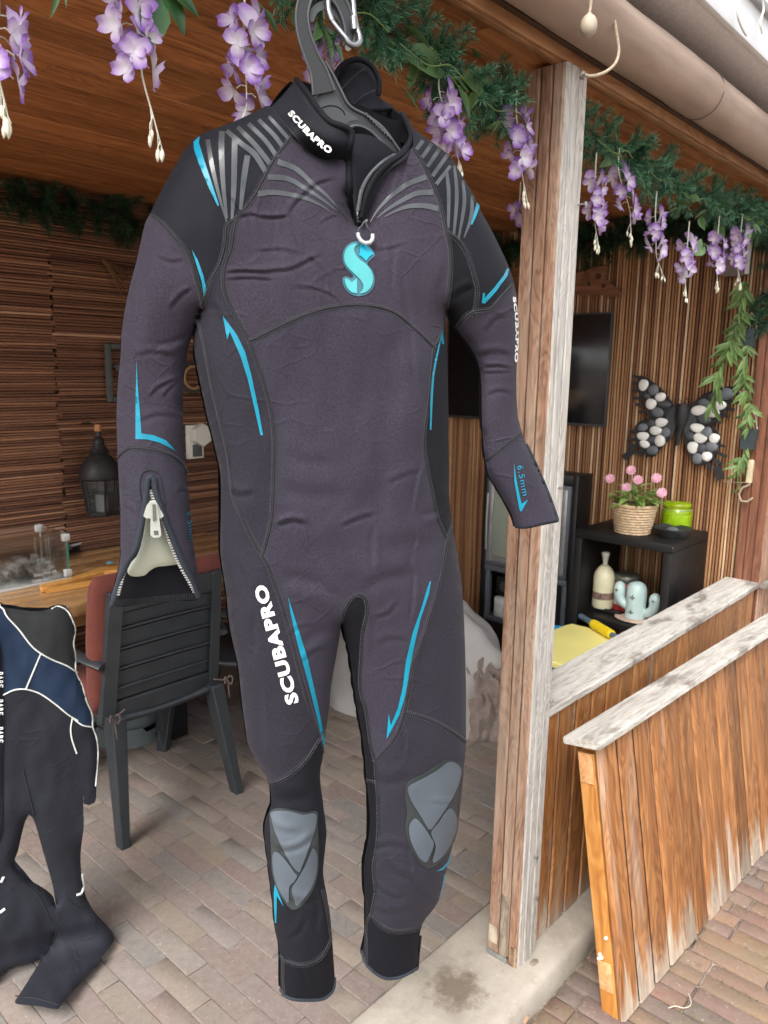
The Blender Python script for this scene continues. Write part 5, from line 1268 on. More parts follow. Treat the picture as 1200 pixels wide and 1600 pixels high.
def blossom_mesh(seed):
    r = random.Random(seed); mb = MB()
    specs = [(0, .020, .015, .35), (2.1, .018, .013, .5), (-2.1, .018, .013, .5), (3.14, .024, .019, -.15), (1.1, .015, .010, .9)]
    for an, L, Wd, tilt in specs:
        an += r.uniform(-.25, .25); L *= r.uniform(.85, 1.15); tilt += r.uniform(-.2, .2); rows = []; rot = Matrix.Rotation(an, 3, 'Z'); va = []
        for i in range(6):
            t_ = i/5; w = Wd*.62*(0.22+0.9*sin(pi*(t_**.8)*.82)); row = []
            for j in range(5):
                s_ = (j-2)/2; p = Vector((w*s_, L*t_, .004+sin(tilt)*L*t_+.35*w*s_*s_-.30*L*t_*t_*(1 if tilt < .3 else .3)+r.uniform(-.0008, .0008)*t_*2))
                row.append(tuple(rot @ p)); va.append(min(1, max(0, t_*1.0-.12+.25*abs(s_)*t_)))
            rows.append(row)
        b = len(mb.v); mb.grid(rows); mb.a[b:] = va
    return mb.mesh('blossom', M_PETAL, 180, False)
BLO = [blossom_mesh(100+k) for k in range(5)]
mbb = MB(); mbb.lathe([(.0004, 0), (.0022, -.003), (.0030, -.007), (.0022, -.011), (.0004, -.015)], 8); BUD = mbb.mesh('bud', M_BUD, 80)
def wisteria(label, top, mid, tip, V, nb, seed, size=1.0):
    r = random.Random(seed); A = Vector(onv(*top, V)); B = Vector(onv(*mid, V)); C = Vector(onv(*tip, V))
    g = thing('wisteria_cluster', label, 'flowers', tuple(A), group='wisteria clusters hanging from the garland')
    B -= A; C -= A
    stem = [Vector((0, 0, .05)), Vector((0, 0, 0)), B*.35+Vector((r.uniform(-.006, .006), 0, 0)), B*.7+Vector((r.uniform(-.006, .006), 0, 0)), B, B.lerp(C, .6), C]
    st = [Vector(p) for p in smooth_poly([np.array(p) for p in stem], .01)]
    mb = MB(); mb.tube([tuple(p) for p in st], [.0020-.0012*i/len(st) for i in range(len(st))], 6)
    tips = []
    lc = (C-B).length
    for k in range(5):
        s_ = B.lerp(C, r.uniform(.25, .75)) if k else B.lerp(C, .9); d = Vector((r.uniform(-1, 1)*.35, r.uniform(-.3, .3), -1)).normalized()*max(.018, lc*.32); e = s_+d if k else C
        mb.tube([tuple(s_), tuple(s_+d*.5+Vector((d.x*.3, 0, .002))), tuple(e)], [.0011, .0009, .0007], 5); tips.append(e)
    place = []
    for k in range(nb):
        t_ = (k+.3)/nb; p = B*t_; an = k*2.4+r.uniform(-.5, .5); d = Vector((cos(an), sin(an)*.8, -.25)); q = p+d*.016*size
        mb.tube([tuple(p), tuple(p+d*.009*size+Vector((0, 0, .003))), tuple(q)], .0008, 4); place.append((q, d))
    mb.build('stem', M_IVORY, g, 80)
    for k, (q, d) in enumerate(place):
        dd = Vector((d.x, d.y-.5, -.35+r.uniform(-.3, .3)))
        inst('blossom', BLO[(k+seed) % 5], g, tuple(q), aim(dd, r.uniform(-.6, .6)+pi)).scale = [size*r.uniform(.85, 1.2)]*3
    for e in tips: inst('bud', BUD, g, tuple(e), (r.uniform(-.3, .3), r.uniform(-.3, .3), 0)).scale = [size*r.uniform(.9, 1.25)]*3
    return g
WV = 1.0
wisteria('purple wisteria cluster cut off by the left picture edge', (-2, 20), (-2, 118), (14, 190), .98, 9, 1, 1.05)
wisteria('purple wisteria cluster with a long bare white stem ending in buds', (196, -22), (222, 118), (253, 232), .98, 10, 2, 1.0)
wisteria('purple wisteria cluster hanging just above the left shoulder of the wetsuit', (382, 15), (385, 168), (378, 186), .98, 12, 3, 1.0)
wisteria('purple wisteria cluster seen through the hanger hook', (506, 52), (504, 118), (500, 132), 1.04, 7, 4, 1.0)
wisteria('pale purple wisteria cluster behind the right shoulder of the wetsuit', (686, 140), (716, 248), (718, 256), 1.0, 12, 5, 1.15)
wisteria('deep purple wisteria cluster directly left of the post', (806, 172), (816, 272), (824, 315), 1.0, 10, 6, 1.1)
wisteria('purple wisteria cluster directly right of the post', (930, 272), (930, 352), (936, 388), 1.0, 9, 7, 1.02)
wisteria('purple wisteria cluster second to the right of the post', (966, 262), (985, 338), (986, 376), 1.0, 9, 8, 1.02)
wisteria('deep purple wisteria cluster third to the right of the post', (1024, 328), (1026, 402), (1038, 434), 1.0, 9, 9, 1.02)
wisteria('lowest hanging wisteria cluster right of the post, fourth along', (1075, 372), (1070, 432), (1073, 466), 1.0, 9, 10, 1.05)
wisteria('purple wisteria cluster second from the right picture edge', (1122, 362), (1120, 420), (1121, 450), 1.0, 8, 11, 1.05)
wisteria('purple wisteria cluster nearest the right picture edge', (1158, 358), (1152, 414), (1158, 446), 1.0, 8, 12, 1.05)
wisteria('small purple wisteria remnant half hidden behind the post', (812, 318), (822, 348), (824, 356), 1.12, 5, 13, .9)
# rose leaves above the frame on the left and beside the hanger
def leaf_spray(label, base_px, V, leaves, seed, name='leaf_spray', mesh=None, sc=1.0):
    r = random.Random(seed); A = Vector(onv(*base_px, V)); g = thing(name, label, 'leaves', tuple(A), group='silk leaf sprays on the garland')
    mb = MB()
    for (tx, ty, ln) in leaves:
        e = Vector(onv(tx, ty, V-.02+r.uniform(-.015, .015)))-A; d = e.normalized(); s_ = e*.18
        mb.tube([(0, 0, 0), tuple(s_)], .0013, 5)
        me = mesh or LFR; L0 = .075 if me is LFR else .055
        o = inst('leaf', me, g, tuple(s_)); zax = Vector((0.2, -1, .25)).normalized(); x = d.cross(zax).normalized(); zz_ = x.cross(d)
        o.rotation_euler = Matrix((x, d, zz_)).transposed().to_euler(); k = (e.length*.85)/L0; o.scale = (k*ln, k, k)
    mb.build('stem', M_WIRE, g, 80); return g
leaf_spray('dark green serrated rose leaves at the top edge left of the hanger', (245, -35), .98, [(238, 66, 1.0), (296, 48, 1.15), (316, 18, .9), (222, -5, .9)], 1)
leaf_spray('dark green leaves behind the wisteria above the left shoulder', (405, 5), 1.02, [(418, 72, .8), (438, 50, .8), (395, 40, .8)], 2)
leaf_spray('light green leaf tips at the top left picture edge', (90, -30), .98, [(88, 18, .35), (108, 6, .35), (72, -10, .4)], 3, mesh=LF[0])
leaf_spray('pale green leaves seen through the hanger hook', (500, 30), 1.03, [(498, 58, .9), (528, 92, .6), (512, 60, .6), (548, 98, .45)], 4, mesh=LF[0])
leaf_spray('pale green leaves on the garland behind the right shoulder', (706, 120), 1.0, [(708, 155, .8), (746, 185, 1.0), (640, 70, 1.1), (748, 140, .9), (790, 135, .9)], 5, mesh=LF[0])
leaf_spray('grey green leaves on the garland right of the post', (958, 240), 1.0, [(945, 262, 1.), (975, 262, 1.), (964, 232, .8), (980, 245, .8)], 6, mesh=LF[1])
leaf_spray('light green leaves between the two rightmost wisteria clusters', (1100, 380), 1.0, [(1102, 398, .8), (1090, 392, .9), (1112, 392, .6)], 7, mesh=LF[0])
leaf_spray('grey green leaves of the garland at the right picture edge', (1172, 350), 1.0, [(1172, 374, .9), (1192, 376, .9), (1196, 362, .8), (1180, 380, .7)], 8, mesh=LF[0])
# hanging bamboo vines
M_BAM = leaf_mat('bamboo_leaf', (.085, .17, .04), (.28, .40, .15), 0.5, 0.35, 0.2)
BML = [leaf_mesh('leaf', 0.07, 0.016, M_BAM, 11, .35), leaf_mesh('leaf', 0.055, 0.014, M_BAM, 12, .5)]
def vine(label, pts, n, seed, sc=1.0):
    r = random.Random(seed); P = [Vector(p) for p in smooth_poly([np.array(onu(x, y, WALL_U-.06-d)) for x, y, d in pts], .02)]; A = P[0]
    g = thing('bamboo_vine', label, 'plant', tuple(A), group='artificial bamboo vines'); Q = [p-A for p in P]
    MB().tube([tuple(p) for p in Q], .0022, 5).build('stem', M_WIRE, g, 80)
    for k in range(n):
        p = Q[min(int(r.random()*len(Q)), len(Q)-1)]; d = Vector((r.uniform(-.9, .1), r.uniform(-.6, .9), r.uniform(-1.2, -.1))).normalized(); x = d.cross(Vector((-1, 0, .2))).normalized(); z = x.cross(d)
        o = inst('leaf', BML[k % 2], g, tuple(p)); o.rotation_euler = Matrix((x, d, z)).transposed().to_euler(); o.scale = [sc*r.uniform(.8, 1.4)]*3
    return g
vine('upper green bamboo vine hanging at the right corner post', [(1165, 440, .05), (1160, 480, .06), (1150, 520, .07), (1140, 545, .08)], 60, 1)
vine('middle green bamboo vine spreading over the right wing of the butterfly', [(1158, 500, .06), (1140, 540, .08), (1125, 580, .09), (1118, 615, .09), (1112, 630, .1)], 50, 2)
vine('short green bamboo vine below the upper planter', [(1168, 540, .05), (1166, 570, .06), (1166, 600, .06), (1168, 610, .06)], 28, 3)
vine('thin bamboo vine below the lower planter reaching the cord cleat', [(1172, 695, .05), (1160, 715, .06), (1152, 735, .06), (1154, 765, .06)], 16, 4, .8)
vine('bamboo vine sprouting from the lower planter', [(1170, 668, .06), (1170, 655, .07), (1174, 640, .06), (1172, 630, .06)], 20, 5, .8)
M_PLANTER = plain('planter_grey', (.035, .05, .055), .5, .15, 30)
for lab, x0, x1, y0, y1 in (('small dark hanging planter half hidden in the upper bamboo leaves', 1160, 1179, 514, 542), ('small dark hanging planter at the right corner post below the leaves', 1157, 1180, 670, 702)):
    a = np.array(onu((x0+x1)/2, y1, WALL_U-.09)); b_ = np.array(onu((x0+x1)/2, y0, WALL_U-.09)); hh = b_[2]-a[2]; wv = abs(onu(x0, y1, WALL_U-.09)[1]-onu(x1, y1, WALL_U-.09)[1])
    g = thing('hanging_planter', lab, 'planter', tuple(a), group='small hanging planters')
    mb = MB(); w = wv*.5; rows = [[(-w*.8, -w*.8, 0), (w*.8, -w*.8, 0), (w*.8, w*.8, 0), (-w*.8, w*.8, 0)], [(-w, -w, hh), (w, -w, hh), (w, w, hh), (-w, w, hh)], [(-w*.9, -w*.9, hh), (w*.9, -w*.9, hh), (w*.9, w*.9, hh), (-w*.9, w*.9, hh)], [(-w*.85, -w*.85, hh*.8), (w*.85, -w*.85, hh*.8), (w*.85, w*.85, hh*.8), (-w*.85, w*.85, hh*.8)]]
    mb.grid(rows, closed_u=True); mb.f.append((0, 1, 2, 3)); k = len(mb.v); mb.f.append((k-4, k-3, k-2, k-1)); mb.build('pot', M_PLANTER, g)
    MB().tube([(0, -w, hh), (0, -w*.6, hh*1.6), (0, 0, hh*1.9), (0, w*.6, hh*1.6), (0, w, hh)], .0015, 5).build('handle', M_PALE, g, 80)
# ------------------------------------------------------------------ things on and along the right side wall
def mpp(p): return float((W(*p)-CAM_POS)@_fw)/FPX      # metres per photo pixel at a place
US = WALL_U-0.012
# television
TU = WALL_U-0.07
a = onu(957, 487, TU); b = onu(947, 668, TU)
v0 = (a[1]+b[1])/2; TVW = 0.965; z0, z1 = b[2], a[2]
tv_ = thing('television', 'black flat screen television on the reed wall behind the post', 'television', (TU, v0+TVW/2, z0))
M_TVS = plain('tv_screen', (.008, .009, .011), 0.16, 0.1, 3, spec=0.5)
M_TVF = plain('tv_frame', (.045, .045, .048), 0.4)
bbox('back_case', M_TVF, tv_, 0.012, 0.05, -TVW/2+.05, TVW/2-.05, .05, z1-z0-.05, .008)
bbox('panel', M_TVF, tv_, 0.0, 0.0115, -TVW/2, TVW/2, 0, z1-z0, .002)
bbox('screen', M_TVS, tv_, -0.0012, -0.0002, -TVW/2+.009, TVW/2-.009, .012, z1-z0-.009, .0003)
bbox('wall_mount', M_TVF, tv_, 0.0505, 0.066, -.12, .12, .12, .36, .002)
# butterfly
BU = US-0.022
zb = lambda x, y: (950+x/4.8, 560+y/4.8)
bb0 = np.array(onu(*zb(555, 650), BU))
bf_ = thing('butterfly_ornament', 'black metal butterfly wall ornament set with white and grey pebbles', 'ornament', tuple(bb0))
M_IRON = plain('black_iron', (.022, .022, .024), 0.55, 0.25, 60, 0.2, 300)
M_PEB = {'W': plain('white_pebble', (.84, .83, .78), 0.5, 0.08, 40, hueobj=.06), 'G': plain('grey_pebble', (.16, .175, .195), 0.55, 0.15, 50, .1, 200, hueobj=.2), 'D': plain('dark_pebble', (.07, .075, .085), 0.55, 0.2, 50, .1, 200, hueobj=.2)}
bl = lambda x, y, d=0.0: tuple(np.array(onu(*zb(x, y), BU-d))-bb0)
def iron_plate(name, pts, d0, d1, mat=M_IRON):
    mb = MB(); mb.prism([tuple(p) for p in smooth_poly(pts, 18, True)], lambda x, y, d: bl(x, y, d), d0, d1); return mb.build(name, mat, bf_, 40)
wings = [([(505,385),(470,320),(400,235),(310,165),(235,132),(222,200),(245,270),(285,330),(300,420),(360,450),(440,440)], 0), ([(500,480),(440,440),(360,440),(290,460),(215,500),(205,590),(235,660),(290,720),(345,730),(420,640),(470,590)], 1),
         ([(600,385),(660,320),(740,265),(830,230),(935,215),(940,270),(890,370),(840,440),(760,500),(690,490),(640,440)], 2), ([(600,470),(680,480),(760,500),(835,570),(840,640),(810,700),(770,760),(690,800),(640,770),(600,690),(575,600)], 3)]
for pts, k in wings:
    w_ = iron_plate('wing', pts, 0.0, 0.004)
    P = [bl(*p, 0.006) for p in smooth_poly(pts, 18, True)]
    MB().tube(P, 0.0035, 6, closed=True).build('rim', M_IRON, w_, 70)
for pts in ([(500,360),(510,470),(495,560),(470,600),(445,540),(435,450),(460,400)], [(600,385),(640,420),(665,470),(620,520),(590,590),(572,560),(575,450)]): iron_plate('inner_plate', pts, 0.006, 0.010, plain('inner_plate', (.055, .058, .064), .6, .2, 30))
bars = [((250,150),(185,128),12),((255,185),(180,185),14),((250,245),(180,240),16),((270,300),(188,298),16),((290,345),(205,345),16),((310,390),(230,400),14),((225,560),(165,545),16),((230,610),(145,605),18),((240,655),(150,655),20),((200,680),(115,750),32),((285,690),(215,715),20),((320,715),(285,735),16),
        ((900,225),(1000,200),14),((930,265),(1000,268),18),((905,320),(985,332),18),((880,370),(950,388),18),((850,415),(905,440),18),((800,450),(850,485),18),((830,650),(880,660),14),((815,705),(890,738),18),((780,745),(855,800),22),((740,770),(770,830),20),((815,800),(845,910),44)]
for (p, q, w) in bars:
    d = np.array(q)-np.array(p); n_ = np.array((-d[1], d[0]))/np.linalg.norm(d)*w*.72
    mb = MB(); mb.prism([tuple(np.array(p)+n_), tuple(np.array(q)+n_), tuple(np.array(q)-n_), tuple(np.array(p)-n_)], lambda x, y, d_: bl(x, y, d_), -.001, .0028); mb.build('wing_bar', M_IRON, bf_)
rows = []
for k in range(14):
    t_ = k/13; x = 562-45*t_+8*sin(t_*3); y = 338+315*t_; r_ = 1.75*(18+16*sin(pi*min(1, t_*1.25+.12)))*(1-.55*t_)/4.8*mpp(bb0)
    c = np.array(bl(x, y, 0.016)); rows.append([tuple(c+np.array((-cos(an)*r_*.9, sin(an)*r_, 0))) for an in np.linspace(0, 2*pi, 12, endpoint=False)])
mb = MB(); mb.grid(rows, closed_u=True); mb.f.append(tuple(range(12))); mb.f.append(tuple(13*12+i for i in range(12))); mb.build('body', M_IRON, bf_, 70)
for s_ in (-1, 1): MB().tube([bl(560, 345, .02), bl(560+s_*18, 315, .028), bl(560+s_*45, 290, .03)], .0016, 5).build('antenna', M_IRON, bf_, 80)
ST = 'W265,200,35,48 G342,235,38,42 D290,285,26,25 W393,290,38,36 W323,340,40,46 D425,345,48,30 G370,405,45,38 W400,478,45,38 G260,517,38,32 D322,488,28,33 W358,540,45,38 G432,555,32,40 W260,583,45,35 D330,610,35,28 W390,617,38,46 W273,643,38,32 G333,688,43,38 G887,268,45,46 D790,290,35,33 W843,348,38,38 G722,335,40,32 W678,390,50,40 W782,400,48,42 D722,455,48,38 W668,522,48,36 G740,552,36,40 D610,585,33,36 W690,597,46,40 W797,598,36,40 G775,665,42,40 W635,668,38,48 D700,675,32,36 G668,752,35,46 W740,735,35,38'
def pebble_mesh(seed):
    r = random.Random(seed); bm = bmesh.new(); bmesh.ops.create_uvsphere(bm, u_segments=14, v_segments=9, radius=1.0)
    o_ = Vector((r.uniform(0, 9),)*3)
    for v in bm.verts: v.co *= 1+0.16*mnoise.noise(v.co*0.9+o_); v.co.x *= .55
    me = bpy.data.meshes.new('pebble'); bm.to_mesh(me); bm.free(); me.polygons.foreach_set('use_smooth', [True]*len(me.polygons)); return me
PBM = {}
for c in 'WGD':
    for k in range(3):
        me = pebble_mesh(k+ord(c)); me.materials.append(M_PEB[c]); PBM[c, k] = me
for i, s_ in enumerate(ST.split()):
    x, y, rx, ry = [float(q) for q in s_[1:].split(',')]; k = mpp(bb0)/4.8
    o = inst('pebble', PBM[s_[0], i % 3], bf_, bl(x, y, .010), (random.Random(i).uniform(-.3, .3), 0, 0), (min(rx, ry)*k*.8, rx*k*1.12, ry*k*.94))
# carved driftwood above the television
DU = US-.02
zd = lambda x, y: (800+x/3, 400+y/3)
dp = [(0,60),(60,45),(130,60),(220,50),(300,70),(350,60),(400,45),(448,42),(452,62),(435,90),(470,130),(518,172),(508,190),(440,190),(400,178),(340,190),(280,175),(200,185),(120,160),(40,170),(0,150)]
d0 = np.array(onu(*zd(300, 190), DU)); dw_ = thing('carved_driftwood', 'carved brown wooden fish shaped plank above the television', 'ornament', tuple(d0))
mb = MB(); mb.prism([tuple(p) for p in smooth_poly(dp, 20, True)], lambda x, y, d: tuple(np.array(onu(*zd(x, y), DU-d))-d0), 0, .028)
o = mb.build('plank', wood('driftwood', (.09, .035, .016), (.17, .07, .03), (.25, .115, .055), axis=1, rough=.6, grain=30, bump=.5), dw_, 40)
md = o.modifiers.new('bevel', 'BEVEL'); md.width = .006; md.segments = 2; md.limit_method = 'ANGLE'
for (x, y, r_) in ((405, 95, 14), (360, 130, 10), (430, 140, 10)):
    c = np.array(onu(*zd(x, y), DU-.028))-d0; mb = MB(); mb.tube([tuple(c), tuple(c+np.array((-.003, 0, 0)))], r_/3*mpp(d0), 12); mb.build('knot', plain('knot_dark', (.05, .02, .01), .7), dw_)
# pale bracket at the corner behind the last wisteria, cord cleat below
pb = np.array(onu(1166, 430, US-.03)); o_ = thing('pale_lamp_bracket', 'pale metal strip bracket behind the rightmost wisteria', 'bracket', tuple(pb))
hh = onu(1163, 362, US-.03)[2]-pb[2]
bbox('plate', plain('bracket_taupe', (.20, .16, .15), .5), o_, 0, .015, -.01, .10, 0, hh, .002)
bbox('strip', plain('bracket_pale', (.66, .68, .66), .35), o_, -.012, -.001, -.012, .005, 0.004, hh, .002)
pc = np.array(onu(1170, 755, US-.05)); o_ = thing('cord_cleat', 'cream cord wound on a pale wooden cleat beside the corner post', 'cord', tuple(pc))
k = mpp(pc)
bbox('cleat', plain('cleat_wood', (.60, .50, .33), .6), o_, -.01, .012, -.012, .012, 0, .10, .005)
MB().tube([tuple(np.array(onu(x, y, US-.06))-pc) for x, y in ((1172, 757), (1160, 762), (1154, 772), (1158, 783), (1168, 784), (1176, 778))], .0045, 8).build('loop', M_CORD, o_, 80)
MB().tube([tuple(np.array(onu(x, y, US-.05))-pc) for x, y in ((1130, 752), (1150, 754), (1170, 754))], .002, 6).build('string', M_CORD, o_, 80)

# glass fronted stove cabinet
M_STB = plain('stove_black', (.009, .0095, .011), .42, .15, 20)
M_STG = plain('stove_grey', (.11, .12, .135), .42, .12, 30)
M_STS = plain('stove_trim', (.45, .46, .46), .35, .1, 30, metallic=.6)
SU = 3.335; a = onu(757, 735, SU); b = onu(905, 735, SU); SVC = (a[1]+b[1])/2; w = (a[1]-b[1])/2; H_ = (a[2]+b[2])/2; zsh = onu(785, 886, SU)[2]; zlo = onu(785, 968, SU)[2]
sv = thing('stove_cabinet', 'black stove cabinet with a pale glass door behind the post', 'stove', (SU, SVC, 0))
DP = .145
for y0 in (-w, w-.028): bbox('side_panel', M_STB, sv, 0, DP, y0, y0+.028, 0, H_, .003)
bbox('top_panel', M_STB, sv, .002, DP, -w+.029, w-.029, H_-.05, H_-.002, .003)
bbox('back_panel', M_STB, sv, DP-.016, DP-.002, -w+.029, w-.029, .02, H_-.052, .002)
bbox('shelf', M_STG, sv, -.006, DP-.017, -w+.029, w-.029, zsh-.03, zsh, .003)
bbox('lower_shelf', M_STG, sv, .004, DP-.017, -w+.029, w-.029, zlo-.025, zlo, .003)
for y0 in (-w+.031, w-.056): bbox('niche_post', M_STG, sv, .002, .03, y0, y0+.025, zlo+.001, zsh-.031, .003)
bbox('base_panel', M_STB, sv, .004, DP-.017, -w+.029, w-.029, .01, zlo-.026, .003)
dr = bbox('door', M_STG, sv, -.012, .012, -w+.031, w-.031, zsh+.004, H_-.054, .004)
fr_ = (H_-.054-zsh-.004)/2
for (y0, y1, z0_, z1_) in ((-w+.045, -w+.075, -fr_+.02, fr_-.02), (w-.075, w-.045, -fr_+.02, fr_-.02), (-w+.076, w-.076, -fr_+.02, -fr_+.05), (-w+.076, w-.076, fr_-.05, fr_-.02)):
    bbox('door_trim', M_STS, dr, -.017, -.0122, y0, y1, z0_, z1_, .001)
bbox('pane', plain('stove_glass', (.30, .33, .27), .12, .15, 4), dr, -.0145, -.0121, -w+.077, w-.077, -fr_+.052, fr_-.052, .0003)
MB().tube([(-.03, w-.05, -.15), (-.035, w-.05, 0), (-.03, w-.05, .15)], .006, 8).build('handle', M_STS, dr, 70)
yb = onu(783, 935, SU)[1]
o_ = thing('speaker_box', 'small black box in the niche of the stove cabinet', 'box', (SU+.02, yb, zlo)); bbox('case', M_STB, o_, 0, .09, -.06, .05, .125, .225, .006); MB().tube([(-.001, -.005, .175), (-.006, -.005, .175)], .03, 20).build('cone', M_TVF, o_, 40); bbox('foot', M_STB, o_, .02, .08, -.05, .04, .112, .1245, .002)
o_ = thing('white_box', 'white device under the black box in the stove niche', 'box', (SU+.015, yb, zlo)); bbox('case', plain('white_case', (.55, .56, .54), .5), o_, 0, .10, -.065, .055, .001, .110, .006); MB().tube([(-.001, -.02, .05), (-.005, -.02, .05)], .008, 12).build('knob', M_STB, o_, 40)

# black open shelf unit with its things
M_SHELF = plain('black_shelf', (.0105, .0095, .0095), .5, .15, 12, .05, 200, spec=.3)
sh = thing('shelf_unit', 'black open shelf unit against the reed wall beside the low wall', 'shelf', (3.08, 1.41, 0))
SW_ = .222; T_ = .036; ZT = .903; ZS = .517
for y0 in (-SW_, SW_-T_): bbox('side_board', M_SHELF, sh, 0, .40, y0, y0+T_, .02, ZT-T_-.001, .002)
bbox('top_board', M_SHELF, sh, 0, .40, -SW_, SW_, ZT-T_, ZT, .002)
bbox('shelf_board', M_SHELF, sh, .003, .40, -SW_+T_+.001, SW_-T_-.001, ZS-.03, ZS, .002)
bbox('bottom_board', M_SHELF, sh, .003, .325, -SW_+T_+.001, SW_-T_-.001, .03, .06, .002)
for z in (ZT-.012,): MB().tube([(-.0, -SW_-.0005, z), (.0, -SW_-.0015, z)], .003, 10).build('screw_cap', M_STS, sh)
# basket with pink flowers
p0 = onz(988, 832, ZT); k = mpp(p0)
bk = thing('flower_basket', 'woven wicker basket of artificial pink flowers on the shelf unit', 'basket', p0)
M_WICK = plain('wicker', (.62, .45, .28), .7, .3, 60, .3, 200)
RB, RT, HBK = 25*k, 33*k, 46*k
MB().lathe([(RB*.9, .001), (RB*.93, .002), (RT*.93, HBK*.97), (RT*.8, HBK*.97)], 24).build('liner', plain('liner', (.22, .14, .08), .8), bk, 40)
for j in range(11):
    z = HBK*(j+.5)/11; r_ = RB+(RT-RB)*z/HBK; pts = [((r_+.0022*(1 if (i+j) % 2 else -1))*np.array((cos(2*pi*i/40), sin(2*pi*i/40)))) for i in range(40)]
    MB().tube([(q[0], q[1], z) for q in pts], HBK/24, 6, closed=True).build('weave', M_WICK, bk, 80)
MB().tube([(RT*1.02*cos(2*pi*i/32), RT*1.02*sin(2*pi*i/32), HBK) for i in range(32)], .0045, 6, closed=True).build('rim', M_WICK, bk, 80)
M_FLF = leaf_mat('basket_leaf', (.16, .30, .05), (.46, .58, .20), .5, .35, .15); FLF = leaf_mesh('leaf', .05, .022, M_FLF, 5, .35)
M_PINK = plain('pink_petal', (.78, .42, .52), .6, .2, 60); r = random.Random(8)
for i in range(105):
    an = r.uniform(0, 2*pi); rr_ = RT*.85*sqrt(r.random()); z = HBK*.97+r.uniform(0, .085)*(1-rr_/RT*.55); d = Vector((cos(an), sin(an), r.uniform(-.2, .9))).normalized(); x = d.cross(Vector((0, 0, 1))).normalized(); zz_ = x.cross(d)
    o = inst('leaf', FLF, bk, (rr_*cos(an), rr_*sin(an), z)); o.rotation_euler = Matrix((x, d, zz_)).transposed().to_euler(); o.scale = [r.uniform(.7, 1.35)]*3
def daisy(seed):
    mb = MB(); rq_ = random.Random(seed)
    for ring, n, L in ((0, 11, .021), (1, 9, .015), (2, 6, .009)):
        for i in range(n):
            an = 2*pi*i/n+ring*.4; rot = Matrix.Rotation(an, 3, 'Z'); tl = .15+ring*.35
            rows = [[tuple(rot @ Vector((s_*w_, L*t_, .002*ring+sin(tl)*L*t_))) for s_ in (-1, 0, 1)] for t_, w_ in ((.05, .001), (.5, .0042), (.85, .004), (1, .0015))]
            mb.grid(rows)
    mb.lathe([(.0003, .002), (.005, .006), (.003, .010), (.0003, .011)], 10)
    return mb.mesh('flower_head', M_PINK, 180, False)
DA = daisy(1); stm_ = MB()
for (x, y) in ((953, 748), (979, 762), (986, 735), (997, 750), (1026, 747), (1034, 770)):
    c = np.array(onu(x, y, p0[0]-.012))-np.array(p0); inst('flower_head', DA, bk, tuple(c), aim((-1, -.35, .45), x*.3)).scale = [1.05]*3
    stm_.tube([(c[0]*.3+.01, c[1]*.3, HBK*.9), (c[0]*.8+.01, c[1]*.8, c[2]*.75), tuple(c)], .0014, 5)
stm_.build('stems', M_WIRE, bk, 80)
# green jar, black dish, small dark pot
p0 = (3.385, 1.300, ZT); k = mpp(p0)
t = NT('green_glass'); t.color((.62, .85, .03)); t.rough(.06); t.b.inputs['Transmission Weight'].default_value = .75; t.b.inputs['IOR'].default_value = 1.45; M_GGL = t.m
gj = thing('glass_jar', 'lime green glass storage jar on the shelf unit', 'jar', p0)
k *= 1.15; r_ = 20*k
MB().lathe([(.001, .001), (r_*.92, .001), (r_, .008), (r_, 27*k), (r_*.96, 30*k), (r_*.86, 32*k), (r_*.86, 33*k), (r_*.80, 33*k), (r_*.80, 31*k), (r_*.9, 27*k), (r_*.92, .012), (.001, .010)], 32).build('body', M_GGL, gj, 50)
MB().lathe([(.001, 33.4*k), (r_*.86, 33.4*k), (r_*.9, 34.5*k), (r_*.88, 38*k), (r_*.80, 40*k), (.001, 40.5*k)], 32).build('lid', M_GGL, gj, 50)
MB().tube([(r_*.93*cos(2*pi*i/32), r_*.93*sin(2*pi*i/32), 30.5*k) for i in range(32)], .0016, 6, closed=True).build('clamp_ring', M_STS, gj, 80)
MB().lathe([(.001, .012), (r_*.84, .012), (r_*.84, 24*k), (.001, 24*k)], 28).build('contents', plain('jar_contents', (.66, .80, .03), .6), gj, 40)
p0 = onz(1050, 838, ZT); k = mpp(p0); di = thing('black_dish', 'flat black dish with a knob in front of the green jar', 'dish', p0); r_ = 29*k
MB().lathe([(.001, .001), (r_*.7, .001), (r_*.95, 11*k), (r_, 14*k), (r_*.97, 14.5*k), (r_*.75, 9*k), (.001, 8*k)], 32).build('bowl', M_IRON, di, 50)
MB().lathe([(.0005, 8*k), (r_*.30, 8*k), (r_*.32, 11*k), (r_*.2, 14*k), (.0005, 14.5*k)], 16).build('knob', M_STG, di, 50)
p0 = onz(962, 822, ZT); k = mpp(p0); o_ = thing('candle_holder', 'small dark holder behind the flower basket', 'holder', p0); MB().lathe([(.001, .001), (8*k, .001), (8*k, 2*k), (5*k, 3*k), (5*k, 20*k), (7*k, 22*k), (6*k, 23*k), (.001, 20*k)], 16).build('stand', M_IRON, o_, 50)
